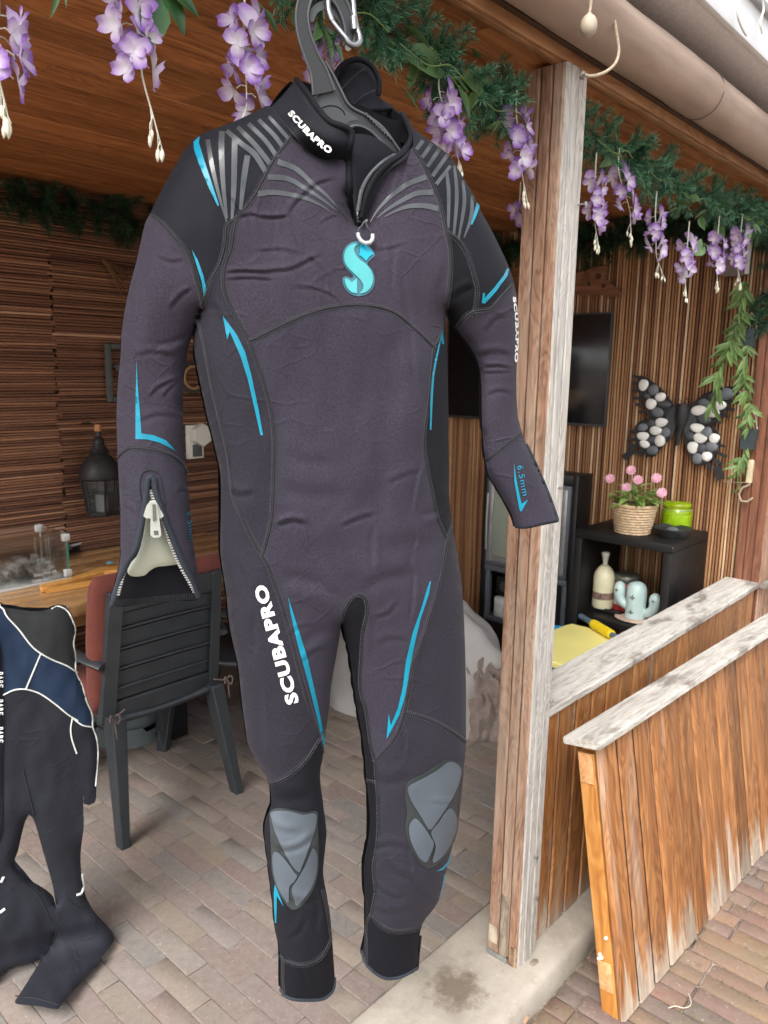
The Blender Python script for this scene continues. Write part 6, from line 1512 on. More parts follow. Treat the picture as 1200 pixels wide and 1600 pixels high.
# inside the shelf
p0 = onz(941, 948, ZS+.016); k = mpp(p0)
tr_ = thing('black_tray', 'small black tray under the cream bottle in the shelf unit', 'tray', (p0[0]+.03, p0[1]-.03, ZS)); bbox('tray', M_SHELF, tr_, -.06, .1, -.075, .075, .001, .015, .004); bbox('rim', M_SHELF, tr_, -.064, -.0605, -.075, .075, .004, .022, .001)
bt = thing('cream_bottle', 'cream bottle with gathered bag top in the shelf unit', 'bottle', p0); q = 1.0
MB().lathe([(.001, .001), (15*k, .001), (16*k, 3*k), (16*k, 50*k), (14*k, 57*k), (9*k, 64*k), (4.5*k, 68*k), (.001, 68.5*k)], 24).build('body', plain('cream_fill', (.66, .62, .42), .35, .06), bt, 50)
MB().lathe([(16.2*k, 15*k), (16.4*k, 16*k), (16.4*k, 25*k), (16.2*k, 26*k)], 24).build('label_band', plain('bottle_band', (.20, .13, .10), .6, .5, 60), bt, 50)
MB().lathe([(4*k, 66*k), (3.6*k, 72*k), (5*k, 80*k), (6.5*k, 86*k), (5*k, 88*k), (.001, 87*k)], 14).build('bag_neck', plain('clear_bag', (.50, .49, .42), .2, .2), bt, 50)
MB().tube([(4.6*k*cos(2*pi*i/20), 4.6*k*sin(2*pi*i/20), 67.5*k) for i in range(20)], .002, 6, closed=True).build('ribbon', M_CORD, bt, 80)
p0 = (3.27, onu(976, 940, 3.27)[1], ZS); k = mpp(p0)
rj = thing('preserve_jar', 'red filled glass jar with a grey lid behind the cactus', 'jar', p0)
MB().lathe([(.001, .001), (19*k, .001), (20*k, 3*k), (20*k, 42*k), (18*k, 48*k), (.001, 48*k)], 24).build('body', plain('red_contents', (.42, .035, .03), .3, .4, 40), rj, 50)
MB().lathe([(.001, 48.5*k), (19*k, 48.5*k), (20*k, 50*k), (20*k, 58*k), (18*k, 60*k), (.001, 60*k)], 24).build('lid', plain('lid_grey', (.13, .13, .11), .35, .2, 40, metallic=.5), rj, 50)
MB().lathe([(20.3*k, 14*k), (20.4*k, 15*k), (20.4*k, 28*k), (20.3*k, 29*k)], 24).build('label', plain('jar_label', (.62, .58, .54), .6, .15), rj, 50)
p0 = onz(992, 966, ZS+.004); p0 = (p0[0], p0[1], ZS); k = mpp(p0)
cc = thing('cactus_figure', 'pale turquoise ceramic cactus figure with cut out holes in the shelf unit', 'figurine', p0)
M_CACT = plain('cactus_glaze', (.50, .64, .62), .3, .06, 10)
MB().lathe([(.001, .001), (30*k, .001), (32*k, .004), (30*k, .009), (.001, .011)], 28, sx=.8, sy=1.0).build('base', plain('cactus_base', (.55, .40, .31), .5), cc, 50)
def stalk(name, pts, rs, par): return MB().tube([(0, a_*k, b_*k) for a_, b_ in pts], [q_*k for q_ in rs], 18).build(name, M_CACT, par, 80)
st_ = stalk('trunk', [(0, 4), (0, 12), (0, 25), (0, 40), (0, 52), (0, 57), (0, 60), (0, 61)], [16.5, 15.5, 15, 15.5, 14.5, 11.5, 6, .5], cc)
stalk('arm', [(12, 18), (20, 22), (26, 28), (28, 36), (28, 46), (28, 52), (28, 55), (28, 56)], [7, 7.5, 8, 9, 9, 7, 3.5, .4], st_)
stalk('arm', [(-12, 12), (-22, 15), (-28, 22), (-30, 30), (-30, 38), (-30, 44), (-30, 47), (-30, 48)], [7, 7.5, 8, 9, 9.5, 7.5, 3.5, .4], st_)
for (y, z, s_) in ((0, 38, 5), (1, 14, 5), (29, 43, 3.5), (-30, 37, 3.5)):
    d = 15.6 if abs(y) < 5 else 9.6; mb = MB()
    for j in range(4):
        an = j*pi/2; mb.add([(-d*k, y*k, z*k), (-d*k+.0006, (y+s_*.5*cos(an+.5))*k, (z+s_*.5*sin(an+.5))*k), (-d*k+.001, (y+s_*cos(an))*k, (z+s_*sin(an))*k), (-d*k+.0006, (y+s_*.5*cos(an-.5))*k, (z+s_*.5*sin(an-.5))*k)], [(0, 1, 2, 3)])
    mb.build('cutout', plain('cutout_dark', (.02, .03, .03), .8), st_)
# yellow stool with a rolled foam pool noodle, blue bucket edge
M_YEL = plain('yellow_plastic', (.84, .76, .26), .4, .05, 6)
ys = thing('yellow_stool', 'pale yellow plastic stool behind the low wall', 'stool', (2.80, 1.45, 0))
sp = [(-.28, -.15), (-.23, -.19), (.12, -.19), (.18, -.14), (.185, .08), (.14, .13), (-.22, .13), (-.27, .09)]
mb = MB(); mb.prism([tuple(p) for p in smooth_poly(sp, .03, True)], lambda x, y, d: (x, y, d), .474, .50); o = mb.build('seat', M_YEL, ys, 40); md = o.modifiers.new('bevel', 'BEVEL'); md.width = .006; md.segments = 3; md.limit_method = 'ANGLE'
for (x, y) in ((-.13, -.11), (.11, -.11), (.11, .07), (-.13, .07)): MB().tube([(x*1.15, y*1.15, 0), (x, y, .473)], [.014, .018], 10).build('leg', M_YEL, ys, 60)
a = np.array(onz(926, 974, .522)); b = np.array(onz(956, 992, .522)); d = (b-a)/np.linalg.norm(b-a)
yn = thing('yellow_grip', 'bright yellow foam grip on a dark blue rod lying on the yellow stool', 'grip', tuple((a+b)/2)); h_ = np.linalg.norm(b-a)/2
MB().tube([tuple(d*s_) for s_ in (-h_, -h_*.96, -h_*.5, 0, h_*.5, h_*.96, h_)], [.012, .019, .021, .0205, .021, .020, .014], 16).build('foam', plain('yellow_foam', (.74, .54, .01), .6), yn, 60)
MB().tube([tuple(-d*(h_+.10)), tuple(d*(h_+.12))], .013, 12).build('rod', plain('blue_grey_rod', (.10, .14, .20), .4), yn, 50)
pbk = onz(862, 1000, .44); o_ = thing('blue_bucket', 'bright blue plastic bucket half hidden behind the post', 'bucket', (2.915, 1.60, 0)); MB().lathe([(.001, .001), (.05, .001), (.066, .46), (.072, .465), (.072, .475), (.062, .475), (.047, .01), (.001, .01)], 28).build('body', plain('blue_plastic', (.02, .27, .52), .35), o_, 50); MB().tube([(.072*cos(2*pi*i/28), .072*sin(2*pi*i/28), .47) for i in range(28)], .006, 6, closed=True).build('rim', plain('blue_rim', (.02, .24, .48), .35), o_, 70)
# beanbag and blanket
def lump(name, mat, parent, rx, ry, h, amp, fr, seed, top=1.0, nu=56, nv=26, fold=0.0):
    rows = []; o_ = Vector((seed, seed*2.1, 0))
    for i in range(nv):
        ph = (i/(nv-1))*pi/2; row = []
        for j in range(nu):
            th = 2*pi*j/nu; c = cos(ph)**.75; p = Vector((cos(th)*c, sin(th)*c, sin(ph)**.85)); q = 1+amp*mnoise.noise(p*fr+o_)+amp*.5*mnoise.noise(p*fr*2.3+o_)
            if fold:
                for oc, am in ((1.0, 1.0), (2.1, .4)): q += am*(fold*abs(mnoise.noise(Vector((p.x*fr*1.5*oc+p.z*1.5*oc, p.y*fr*1.8*oc, p.z*fr*.5*oc))+o_*oc))*1.5-fold*.42)
            row.append((p.x*rx*q, p.y*ry*q, max(0.0, p.z*h*q)))
        rows.append(row)
    mb = MB(); mb.grid(rows, closed_u=True); mb.f.append(tuple(range(nu))); return mb.build(name, mat, parent, 80)
M_BAG = plain('beanbag_fabric', (.40, .38, .36), .85, .12, 8, .3, 60, bdist=.003)
M_BLANK = plain('blanket_plush', (.22, .17, .145), .95, .22, 30, .6, 120, sheen=.4, bdist=.003)
bg_ = thing('beanbag', 'light grey beanbag seat on the floor behind the legs of the wetsuit', 'beanbag', (2.72, 2.26, .001), rot=.1); lump('bag', M_BAG, bg_, .34, .50, .55, .10, 1.8, 3)
bk_ = thing('blanket', 'crumpled taupe plush blanket heaped against the beanbag', 'blanket', (2.74, 1.87, .001)); lump('cloth', M_BLANK, bk_, .17, .20, .31, .09, 2.6, 5, nu=110, nv=50, fold=.24)
# ------------------------------------------------------------------ back wall: frame, ring, switch, lantern
VB = WALL_V-.016
M_FRG = plain('frame_grey', (.075, .085, .08), .7, .2, 40)
a = np.array(onv(164, 537, VB-.02)); b = np.array(onv(169, 628, VB-.02)); hh = a[2]-b[2]
pf = thing('picture_frame', 'grey square wooden frame with a leaf motif half hidden behind the left sleeve', 'frame', (a[0], VB-.02, b[2]))
FW = hh*1.0
for (x0, x1, z0, z1) in ((0, .022, 0, hh), (FW-.022, FW, 0, hh), (.0225, FW-.0225, 0, .022), (.0225, FW-.0225, hh-.022, hh)): bbox('frame_bar', M_FRG, pf, x0, x1, -.012, .012, z0, z1, .002)
mb = MB(); mb.grid([[(.03+.2*t_, -.004, hh*.62-.32*t_*hh+w_), (.03+.2*t_, .0, hh*.62-.32*t_*hh), (.03+.2*t_, -.004, hh*.62-.32*t_*hh-w_)] for t_, w_ in ((0, .002), (.2, .03), (.5, .04), (.8, .025), (1, .002))]); o = mb.build('leaf_motif', M_FRG, pf, 80); md = o.modifiers.new('t', 'SOLIDIFY'); md.thickness = .004
c = np.array(onv(303, 590, VB-.015)); k = mpp(c)
wr = thing('round_wreath', 'round wooden ring with a dark outer edge on the back wall', 'ornament', (c[0], VB-.012, c[2]-24*k))
MB().tube([(17*k*cos(2*pi*i/40), 0, 24*k+17*k*sin(2*pi*i/40)) for i in range(40)], .0085, 10, closed=True).build('inner_ring', plain('ring_wood', (.34, .20, .10), .6), wr, 80)
MB().tube([((22*k+.002*(i % 2))*cos(2*pi*i/72), 0, 24*k+(22*k+.002*(i % 2))*sin(2*pi*i/72)) for i in range(72)], .008, 8, closed=True).build('outer_ring', plain('ring_dark', (.045, .042, .04), .8, .4, 90), wr, 80)
c = np.array(onv(304, 716, VB-.01)); k = mpp(c)
M_SWW = plain('switch_white', (.66, .64, .57), .4, .05)
hx = thing('wall_switch', 'white switch plate with a hexagonal knob on the back wall', 'switch', (c[0], VB-.006, c[2]))
bbox('plate', M_SWW, hx, -15*k, 14*k, -.022, 0, 0, 52*k, .004); bbox('window', M_FRG, hx, -7*k, 10*k, -.0245, -.0225, 3*k, 22*k, .001)
mb = MB(); hxp = [(18*k*cos(pi/3*i+pi/6)*1.0, 18*k*sin(pi/3*i+pi/6)) for i in range(6)]
mb.prism(hxp, lambda x, y, d: (6*k+x, -d, 37*k+y), .023, .062); o = mb.build('knob', M_SWW, hx); md = o.modifiers.new('bevel', 'BEVEL'); md.width = .004; md.segments = 3
c = np.array(onv(160, 406, VB-.01)); tw = thing('twig_bunch', 'bunch of dry brown twigs on the back wall beside the left sleeve', 'twigs', tuple(c)); r = random.Random(3); M_TW2 = plain('dry_twig', (.14, .07, .03), .8, .3)
for i in range(12):
    e = np.array(onv(205+r.uniform(-14, 16), 450+r.uniform(-22, 25), VB-.02))-c; mb = MB(); mb.tube([(r.uniform(-.006, .006), 0, r.uniform(-.006, .006)), tuple(e*.5+np.array((0, -.01, r.uniform(-.01, .01)))), tuple(e)], [.0045, .0035, .0012], 5); mb.build('twig', M_TW2, tw, 80)
# lantern
LVv = VB-.10
c = np.array(onv(160, 804, LVv)); k = mpp(c)
ln = thing('lantern', 'black metal lantern with a domed top on the back wall', 'lantern', tuple(c), rot=.25)
M_LAN = plain('lantern_black', (.018, .017, .018), .5, .25, 40, .15, 200)
MB().lathe([(.001, 0), (24*k, 0), (25*k, 3*k), (22*k, 6*k), (.001, 6*k)], 6).build('base', M_LAN, ln)
for i in range(6):
    an = 2*pi*i/6; MB().tube([(23*k*cos(an), 23*k*sin(an), 5*k), (30*k*cos(an), 30*k*sin(an), 58*k)], .005, 6).build('corner_bar', M_LAN, ln, 60)
t = NT('lantern_glass'); t.color((.05, .055, .055)); t.rough(.08); t.b.inputs['Alpha'].default_value = .55; M_LGL = t.m
for i in range(6):
    a0 = 2*pi*i/6; a1 = 2*pi*(i+1)/6; mb = MB(); mb.add([(22.5*k*cos(a0), 22.5*k*sin(a0), 6*k), (22.5*k*cos(a1), 22.5*k*sin(a1), 6*k), (29.5*k*cos(a1), 29.5*k*sin(a1), 57*k), (29.5*k*cos(a0), 29.5*k*sin(a0), 57*k)], [(0, 1, 2, 3)]); mb.build('pane', M_LGL, ln)
dm = MB().lathe([(33*k, 57*k), (35*k, 59*k), (32*k, 63*k), (30*k, 72*k), (24*k, 84*k), (17*k, 92*k), (13*k, 95*k), (16*k, 99*k), (10*k, 106*k), (7*k, 116*k), (8*k, 119*k), (4*k, 122*k), (3*k, 132*k), (.001, 133*k)], 12).build('dome', M_LAN, ln, 30)
mb = MB()
for i in range(12):
    for j in range(5):
        an = 2*pi*(i+.5)/12+.055*cos(j*1.26); z = (74+4*sin(j*1.26))*k; mb.lathe([(.0002, -.001), (.0035, 0), (.0002, .001)], 8, (29.5*k*cos(an), 29.5*k*sin(an), z))
mb.build('pierced_holes', plain('hole_black', (.004, .004, .004), .9), dm, None, kind='stuff')
MB().lathe([(.001, 6*k), (9*k, 6*k), (9*k, 32*k), (.001, 32*k)], 16).build('candle', plain('candle_wax', (.60, .62, .60), .5), ln, 40)
MB().lathe([(5*k, 130*k), (6*k, 134*k), (5*k, 140*k), (.001, 141*k)], 12).build('copper_cap', plain('copper', (.36, .17, .06), .5), ln, 50)
MB().tube([(0, 0, 139*k), (.0, .06, 142*k), (0, .1, 140*k)], .004, 6).build('wall_hook', M_LAN, ln, 60)

# ------------------------------------------------------------------ table and what lies on it
TZ = .765
fv = onz(100, 948, TZ)[1]
M_TAB = wood('table_wood', (.30, .15, .06), (.44, .25, .11), (.54, .34, .17), axis=0, rough=.28, grain=22, objvar=.06, bump=.08, coat=.3)
M_TABF = wood('table_front', (.36, .19, .07), (.50, .29, .12), (.60, .38, .18), axis=0, rough=.45, grain=22, objvar=.05, bump=.12)
tb_ = thing('wooden_table', 'long varnished wooden table along the back wall', 'table', (0.9, fv, 0))
for k in range(6):
    y0 = .024+k*.1255; bbox('top_board', M_TAB, tb_, -2.3, 1.32, y0, min(y0+.1245, WALL_V-.03-fv), TZ-.034, TZ, .0015)
bbox('front_edge', M_TABF, tb_, -2.3, 1.32, 0, .023, TZ-.046, TZ+.001, .003)
for x in (-1.9, .30, 1.22):
    bbox('leg', M_STB if x > 0 else M_TABF, tb_, x, x+.06, .16, .22, 0, TZ-.035, .003); bbox('leg', M_TABF, tb_, x, x+.06, .62, .68, 0, TZ-.035, .003)
lx = onz(283, 1150, 0)
bbox('metal_leg', M_STB, tb_, lx[0]-.9-.05, lx[0]-.9+.03, lx[1]-fv-.01, lx[1]-fv, 0, TZ-.036, .002); bbox('metal_leg', M_STB, tb_, lx[0]-.9+.022, lx[0]-.9+.03, lx[1]-fv+.0005, lx[1]-fv+.06, 0, TZ-.036, .002)
bbox('apron', M_TABF, tb_, -2.2, 1.25, .10, .12, TZ-.12, TZ-.035, .002)
# glass wind screen of a table fire
t = NT('clear_glass'); t.color((.86, .93, .90)); t.rough(.03); t.b.inputs['Transmission Weight'].default_value = 1.0; t.b.inputs['IOR'].default_value = 1.25; t.b.inputs['Alpha'].default_value = .45; M_GLS = t.m
M_GLE = plain('glass_edge', (.04, .20, .13), .2, .1); M_CLAMP = plain('clamp_satin', (.66, .68, .66), .35, .05, metallic=.3)
c0 = np.array(onz(110, 904, TZ+.004)); c1 = np.array(onz(62, 887, TZ+.004)); GZ = onv(106, 832, c0[1])[2]-TZ
GD = c1[1]-c0[1]; GL = .62
gs = thing('table_fire_screen', 'glass wind screen with metal clamps and grey stones on the table', 'fire screen', (c0[0], c0[1], TZ))
bbox('pane', M_GLS, gs, -GL, -.006, 0, .005, .012, GZ, .0005); bbox('pane', M_GLS, gs, -.005, 0, .0055, GD-.0055, .012, GZ, .0005); bbox('pane', M_GLS, gs, -GL, -.006, GD-.005, GD, .012, GZ, .0005); bbox('pane', M_GLS, gs, -GL-.005, -GL, .0055, GD-.0055, .012, GZ, .0005)
bbox('pane_edge', M_GLE, gs, -.0058, .0004, -.0002, .0052, .013, GZ-.001, .0003); bbox('pane_edge', M_CLAMP, gs, -.005, .0004, GD-.005, GD+.0004, .013, GZ-.001, .0003)
for y in (0, GD-.008):
    for z in (.015, GZ-.032):
        bbox('clamp', M_CLAMP, gs, -.022, .006, y-.006, y+.014, z, z+.028, .002)
bbox('base_plate', M_CLAMP, gs, -GL-.01, .008, -.008, GD+.008, .001, .0115, .002)
M_ROCK = plain('lava_rock', (.16, .14, .13), .85, .4, 40, .4, 150, hueobj=.35)
RK = []
for s_ in range(4):
    bm = bmesh.new(); bmesh.ops.create_icosphere(bm, subdivisions=1, radius=.02); r = random.Random(s_+40)
    for v in bm.verts: v.co *= r.uniform(.65, 1.25)
    me = bpy.data.meshes.new('stone'); bm.to_mesh(me); bm.free(); me.materials.append(M_ROCK); RK.append(me)
r = random.Random(6)
for i in range(110):
    inst('stone', RK[i % 4], gs, (r.uniform(-GL+.03, -.06), r.uniform(.022, GD-.025), .026+r.uniform(0, .036)), (r.uniform(0, 6), r.uniform(0, 6), 0)).scale = [r.uniform(.7, 1.3)]*3
def gl_fn(x, y): return [tuple(np.array(onv(a_, b_, c0[1]-.0015))-np.array((c0[0], c0[1], TZ))) for a_, b_ in zip(x, y)]
lettering('lettering', 'Enjoy Hours &', [(54, 902.5), (72, 898.5), (89, 894.5)], 5.0, gl_fn, M_WHITE, gs, .01)
lettering('lettering', 'Cozies the Outdoor', [(51, 911), (72, 906.5), (96, 901)], 5.0, gl_fn, M_WHITE, gs, .01)
# wooden clothes hanger on the table
M_WH = wood('hanger_wood', (.46, .19, .04), (.60, .29, .07), (.68, .37, .11), axis=0, rough=.35, grain=20, objvar=.03, bump=.08, knots=False)
hb = np.array(onz(68, 924, TZ)); wh = thing('wooden_hanger', 'orange varnished wooden clothes hanger lying on the table', 'hanger', tuple(hb))
hz = lambda x, y, d: tuple(np.array(onz(x, y, TZ+.004))-hb+np.array((0, 0, d)))
mb = MB(); mb.prism([(62, 920), (66, 918), (110, 908), (155, 892), (165, 890), (200, 889), (230, 893), (230, 899), (200, 896), (163, 898), (115, 912), (72, 924), (64, 925)], hz, -.003, .016); o = mb.build('arm', M_WH, wh, 40); md = o.modifiers.new('bevel', 'BEVEL'); md.width = .004; md.segments = 2; md.limit_method = 'ANGLE'
mb = MB(); mb.prism([(72, 924), (180, 904), (235, 896), (236, 900), (181, 908.5), (72, 927)], hz, -.002, .012); mb.build('bar', M_WH, wh, 40)
MB().tube([hz(198, 889, .008), hz(200, 883, .008), hz(206, 877, .008), hz(213, 878, .008), hz(214, 883, .008)], .002, 8).build('hook', M_STEEL, wh, 80)
# sunglasses, black bar
c = np.array(onz(162, 887, TZ)); sg = thing('sunglasses', 'sunglasses with a blue lens and thin brass frame on the table', 'sunglasses', tuple(c))
gz = lambda x, y, d: tuple(np.array(onz(x, y, TZ+.002))-c+np.array((0, 0, d)))
mb = MB(); cx = np.array(gz(172, 884, .012)); mb.lathe([(.0003, .007), (.012, .005), (.019, 0), (.012, -.001), (.0003, -.0005)], 16, tuple(cx), 1.0, .7); mb.build('lens', plain('blue_lens', (.10, .34, .46), .15), sg, 60)
MB().tube([tuple(cx+np.array((.020*cos(2*pi*i/24), .015*sin(2*pi*i/24), 0))) for i in range(24)], .0013, 6, closed=True).build('rim', plain('brass', (.42, .30, .12), .3, metallic=.8), sg, 80)
MB().tube([gz(143, 888, .004), gz(146, 884, .010), gz(150, 881, .013), gz(154, 880, .012), gz(164, 884, .012)], .0013, 6).build('temple', plain('brass_wire', (.42, .30, .12), .3, metallic=.8), sg, 80)
c = np.array(onz(112, 862, TZ)); bb = thing('gas_lighter', 'long black lighter with a silver strip lying on the table by the wall', 'lighter', tuple(c))
e = np.array(onz(152, 851, TZ))-c; an = atan2(e[1], e[0]); L = np.linalg.norm(e[:2])
for nm, m, y0, y1, z0, z1, x0 in (('case', M_STB, -.024, .024, .002, .045, -.14), ('strip', M_CLAMP, -.027, -.0245, .030, .040, -.12)):
    o = bbox(nm, m, bb, x0, L, y0, y1, z0, z1, .006 if nm == 'case' else .0008); o.rotation_euler = (0, 0, an); p = Matrix.Rotation(an, 3, 'Z') @ Vector(o.location); o.location = p
c = np.array(onz(60, 876, TZ)); bo2 = thing('black_bowl', 'low dark bowl behind the glass screen on the table', 'bowl', tuple(c)); MB().lathe([(.001, .002), (.07, .002), (.12, .035), (.125, .04), (.115, .038), (.065, .010), (.001, .008)], 28, sx=1.2, sy=.7).build('bowl', M_TVF, bo2, 50)

# ------------------------------------------------------------------ plastic chairs
M_CHAIR = plain('chair_plastic', (.031, .036, .041), .42, .15, 14, .08, 300)
def plastic_chair(label, loc, rot=0.0):
    """garden chair seen from behind; local +y is the way it faces"""
    ch = thing('plastic_chair', label, 'chair', loc, rot, group='dark plastic garden chairs')
    def bp(x, z):           # back surface: leans away, curved across
        t_ = (z-.42)/.46; return (x, .045-.065*t_-.05*(1-(x/.25)**2)*.6+.02, z)
    def half(z): return .225-.018*((z-.42)/.46)
    def barx(name, z0, z1, th, x0=-1, x1=1, dy=0.0, n=14, proud=0.0):
        rows = []
        for i in range(n+1):
            s_ = x0+(x1-x0)*i/n; sag = .012*(1-s_*s_); q = []
            for z, d in ((z0+sag, -proud), (z1+sag, -proud), (z1+sag, th), (z0+sag, th)):
                p = bp(s_*half(z), z); q.append((p[0], p[1]+d+dy, p[2]))
            rows.append(q)
        mb = MB(); mb.grid(rows, closed_u=True); mb.f.append((0, 1, 2, 3)); mb.f.append(tuple(4*n+i for i in range(4))); o = mb.build(name, M_CHAIR, ch, 40); md = o.modifiers.new('bevel', 'BEVEL'); md.width = .0025; md.segments = 2; md.limit_method = 'ANGLE'; return o
    for s_ in (-1, 1):
        rows = []
        for i in range(11):
            z = .40+.475*i/10; w = half(z); q = []
            for x, d in ((w+.012, -.012), (w-.036, -.016), (w-.036, .012), (w+.012, .016)):
                p = bp(min(w, x), z); q.append((s_*x, p[1]+d, z))
            rows.append(q)
        mb = MB(); mb.grid(rows, closed_u=True); mb.f.append((0, 1, 2, 3)); mb.f.append((40, 41, 42, 43)); o = mb.build('back_post', M_CHAIR, ch, 40); md = o.modifiers.new('bevel', 'BEVEL'); md.width = .003; md.segments = 2; md.limit_method = 'ANGLE'
    barx('top_rail', .800, .868, .014, -.84, .84, proud=.012)
    for z0, z1 in ((.742, .789), (.669, .726), (.596, .653), (.523, .580), (.474, .512)):
        sl = barx('slat', z0, z1, .008, -.84, .84)
    for z in (.794, .733, .661, .588, .516): barx('ridge', z, z+.008, .004, -.84, .84, proud=.010)
    barx('lower_rail', .405, .470, .016, -.84, .84, proud=.010)
    mb = MB(); rows = []
    for i in range(7):
        y = .02+.42*i/6; rows.append([(s_*.22, y, .415+.012*abs(s_)**2-.01*sin(pi*i/6)) for s_ in np.linspace(-1, 1, 9)])
    mb.grid(rows); o = mb.build('seat', M_CHAIR, ch, 80); md = o.modifiers.new('t', 'SOLIDIFY'); md.thickness = .02
    for s_ in (-1, 1):
        for nm, top, bot in (('leg', (.205, .03, .43), (.240, -.055, 0)), ('leg', (.205, .40, .41), (.235, .44, 0))):
            q = []
            for (c_, w, d) in ((bot, .021, .022), (top, .034, .034)):
                q += [(s_*(c_[0]-w), c_[1]-d, c_[2]), (s_*(c_[0]+w*.6), c_[1]-d, c_[2]), (s_*(c_[0]+w*.6), c_[1]+d, c_[2]), (s_*(c_[0]-w), c_[1]+d, c_[2])]
            mb = MB(); mb.hexa(q); o = mb.build(nm, M_CHAIR, ch); md = o.modifiers.new('bevel', 'BEVEL'); md.width = .005; md.segments = 2
        pts = smooth_poly([np.array((s_*.232, .02, .62)), np.array((s_*.262, .10, .635)), np.array((s_*.268, .28, .632)), np.array((s_*.262, .38, .62)), np.array((s_*.235, .42, .56)), np.array((s_*.215, .41, .42))], .03)
        MB().tube([tuple(p) for p in pts], .028, 8, flat=.45).build('armrest', M_CHAIR, ch, 60)
    return ch
CU, CVv = 1.3875, 2.262
ch1 = plastic_chair('dark grey plastic garden chair with a red cushion in front of the table', (CU, CVv, 0))
ch2 = plastic_chair('dark plastic garden chair hidden mostly behind the legs of the wetsuit', (2.02, 2.42, 0), .5)
M_RED = plain('rust_cushion', (.14, .031, .020), .85, .2, 25, .35, 250, sheen=.08)
cu = thing('seat_cushion', 'rust red padded cushion tied to the dark plastic chair', 'cushion', (CU, CVv, .43))
def pad(name, x0, x1, th, pts, mat, parent):
    """padded slab following a profile of (y, z) points"""
    P = smooth_poly([np.array(p) for p in pts], .03); rows = []; n = 20
    for i, p in enumerate(P):
        d = P[min(i+1, len(P)-1)]-P[max(i-1, 0)]; d /= np.linalg.norm(d); nr = np.array((-d[1], d[0])); e = sin(pi*min(1, max(0, i/(len(P)-1))))**.22
        row = []
        for j in range(n):
            an = 2*pi*j/n; cx_ = np.sign(cos(an))*abs(cos(an))**.35; cy_ = np.sign(sin(an))*abs(sin(an))**.6
            xx = (x0+x1)/2+(x1-x0)/2*cx_*(.93+.07*e); q = p+nr*th*.5*cy_*max(e, .15); row.append((xx, q[0], q[1]))
        rows.append(row)
    mb = MB(); mb.grid(rows, closed_u=True); mb.f.append(tuple(range(n))); mb.f.append(tuple((len(rows)-1)*n+j for j in range(n))); return mb.build(name, mat, parent, 70)
pad('back_pad', -.262, .255, .085, [(.09, .0), (.075, .15), (.06, .30), (.045, .42), (.035, .492)], M_RED, cu)
pad('seat_pad', -.235, .235, .06, [(.10, .03), (.25, .035), (.44, .035)], M_RED, cu)
M_TIE = plain('tie_string', (.13, .095, .085), .8)
for s_ in (-1, 1):
    a = np.array((s_*.228, -.005, .02)); mb = MB()
    mb.tube([tuple(a+q) for q in smooth_poly([np.array(w_) for w_ in ((-s_*.05, .0, .01), (-.01*s_, -.012, 0), (.012, -.02, .012), (.02, -.022, -.004), (.012, -.02, -.022), (.002, -.016, -.006), (-.012, -.02, .014), (-.014, -.02, -.012), (0, -.016, -.004), (.004, -.018, -.04), (.008, -.016, -.075))], .004)], .0026, 6); mb.build('tie', M_TIE, cu, 80)
# gas bottle with its foot ring under the table
gb = thing('gas_bottle', 'grey steel gas bottle with a slotted foot ring under the table', 'gas bottle', (1.585, 2.93, 0))
M_GB = plain('gas_grey', (.13, .155, .16), .5, .15, 10)
rows = []
for i in range(48):
    an = 2*pi*i/48; slot = (i % 16) in (4, 5, 6, 7); z1 = .085 if not slot else .060; rows.append([(.145*cos(an), .145*sin(an), 0), (.148*cos(an), .148*sin(an), .002), (.148*cos(an), .148*sin(an), z1), (.141*cos(an), .141*sin(an), z1), (.139*cos(an), .139*sin(an), 0)])
rows.append(rows[0]); mb = MB(); mb.grid(rows); mb.build('foot_ring', M_GB, gb, 40)
for an in (-1.2, -2.6): MB().tube([(.147*cos(an), .147*sin(an), .03), (.150*cos(an), .150*sin(an), .03)], .008, 12).build('drain_hole', M_BLK2, gb)
MB().lathe([(.001, .05), (.10, .055), (.135, .075), (.145, .11), (.145, .40), (.13, .46), (.08, .50), (.04, .51), (.001, .512)], 36).build('body', M_GB, gb, 50)
MB().lathe([(.03, .51), (.03, .55), (.02, .555), (.02, .60), (.001, .60)], 16).build('valve', M_STS, gb, 50)

# ------------------------------------------------------------------ second wetsuit on a rack at the left
P2 = W(.80, 1.88, 0); N2 = np.array([-P2[0], -P2[1], 0.0]); N2 /= np.linalg.norm(N2)
def s2(x, y, h):
    p = hit(x, y, P2+N2*h, N2); zf = .016+h*.8
    if p[2] < zf+.06:
        q = hit(x, y, ZD*zf, ZD); t_ = min(1, max(0, (zf+.06-p[2])/.12)); 
        p = p*(1-t_)+q*t_ if p[2] > zf-.06 else q
    return p
O2 = [(-60,930),(-20,936),(0,947),(20,951),(55,955),(75,952),(90,947),(103,950),(112,962),(117,985),(115,1010),(118,1035),(120,1052),(128,1070),(137,1098),(145,1120),(147,1137),(153,1160),(154,1190),(151,1225),(148,1254),(131,1256),(131,1235),(130,1262),(131,1292),(126,1333),(128,1373),(134,1400),(148,1427),(178,1463),(163,1490),(133,1527),(97,1567),(90,1577),(60,1572),(25,1568),(30,1557),(67,1497),(87,1463),(88,1430),(83,1387),(68,1333),(51,1277),
      (40,1282),(28,1330),(22,1350),(40,1372),(72,1392),(84,1405),(89,1440),(85,1462),(66,1497),(12,1513),(-10,1535),(-60,1535),(-60,1400)]
o2 = [tuple(p) for p in smooth_poly(O2, 7, True)]
h2f = inflate([o2, [(131,1240),(154,1240),(160,1320),(120,1320)], [(97,1560),(30,1550),(-20,1640),(110,1650)], [(-60,930),(-60,1540),(-160,1540),(-160,930)]], -170, 200, 900, 1660, 4, 500)
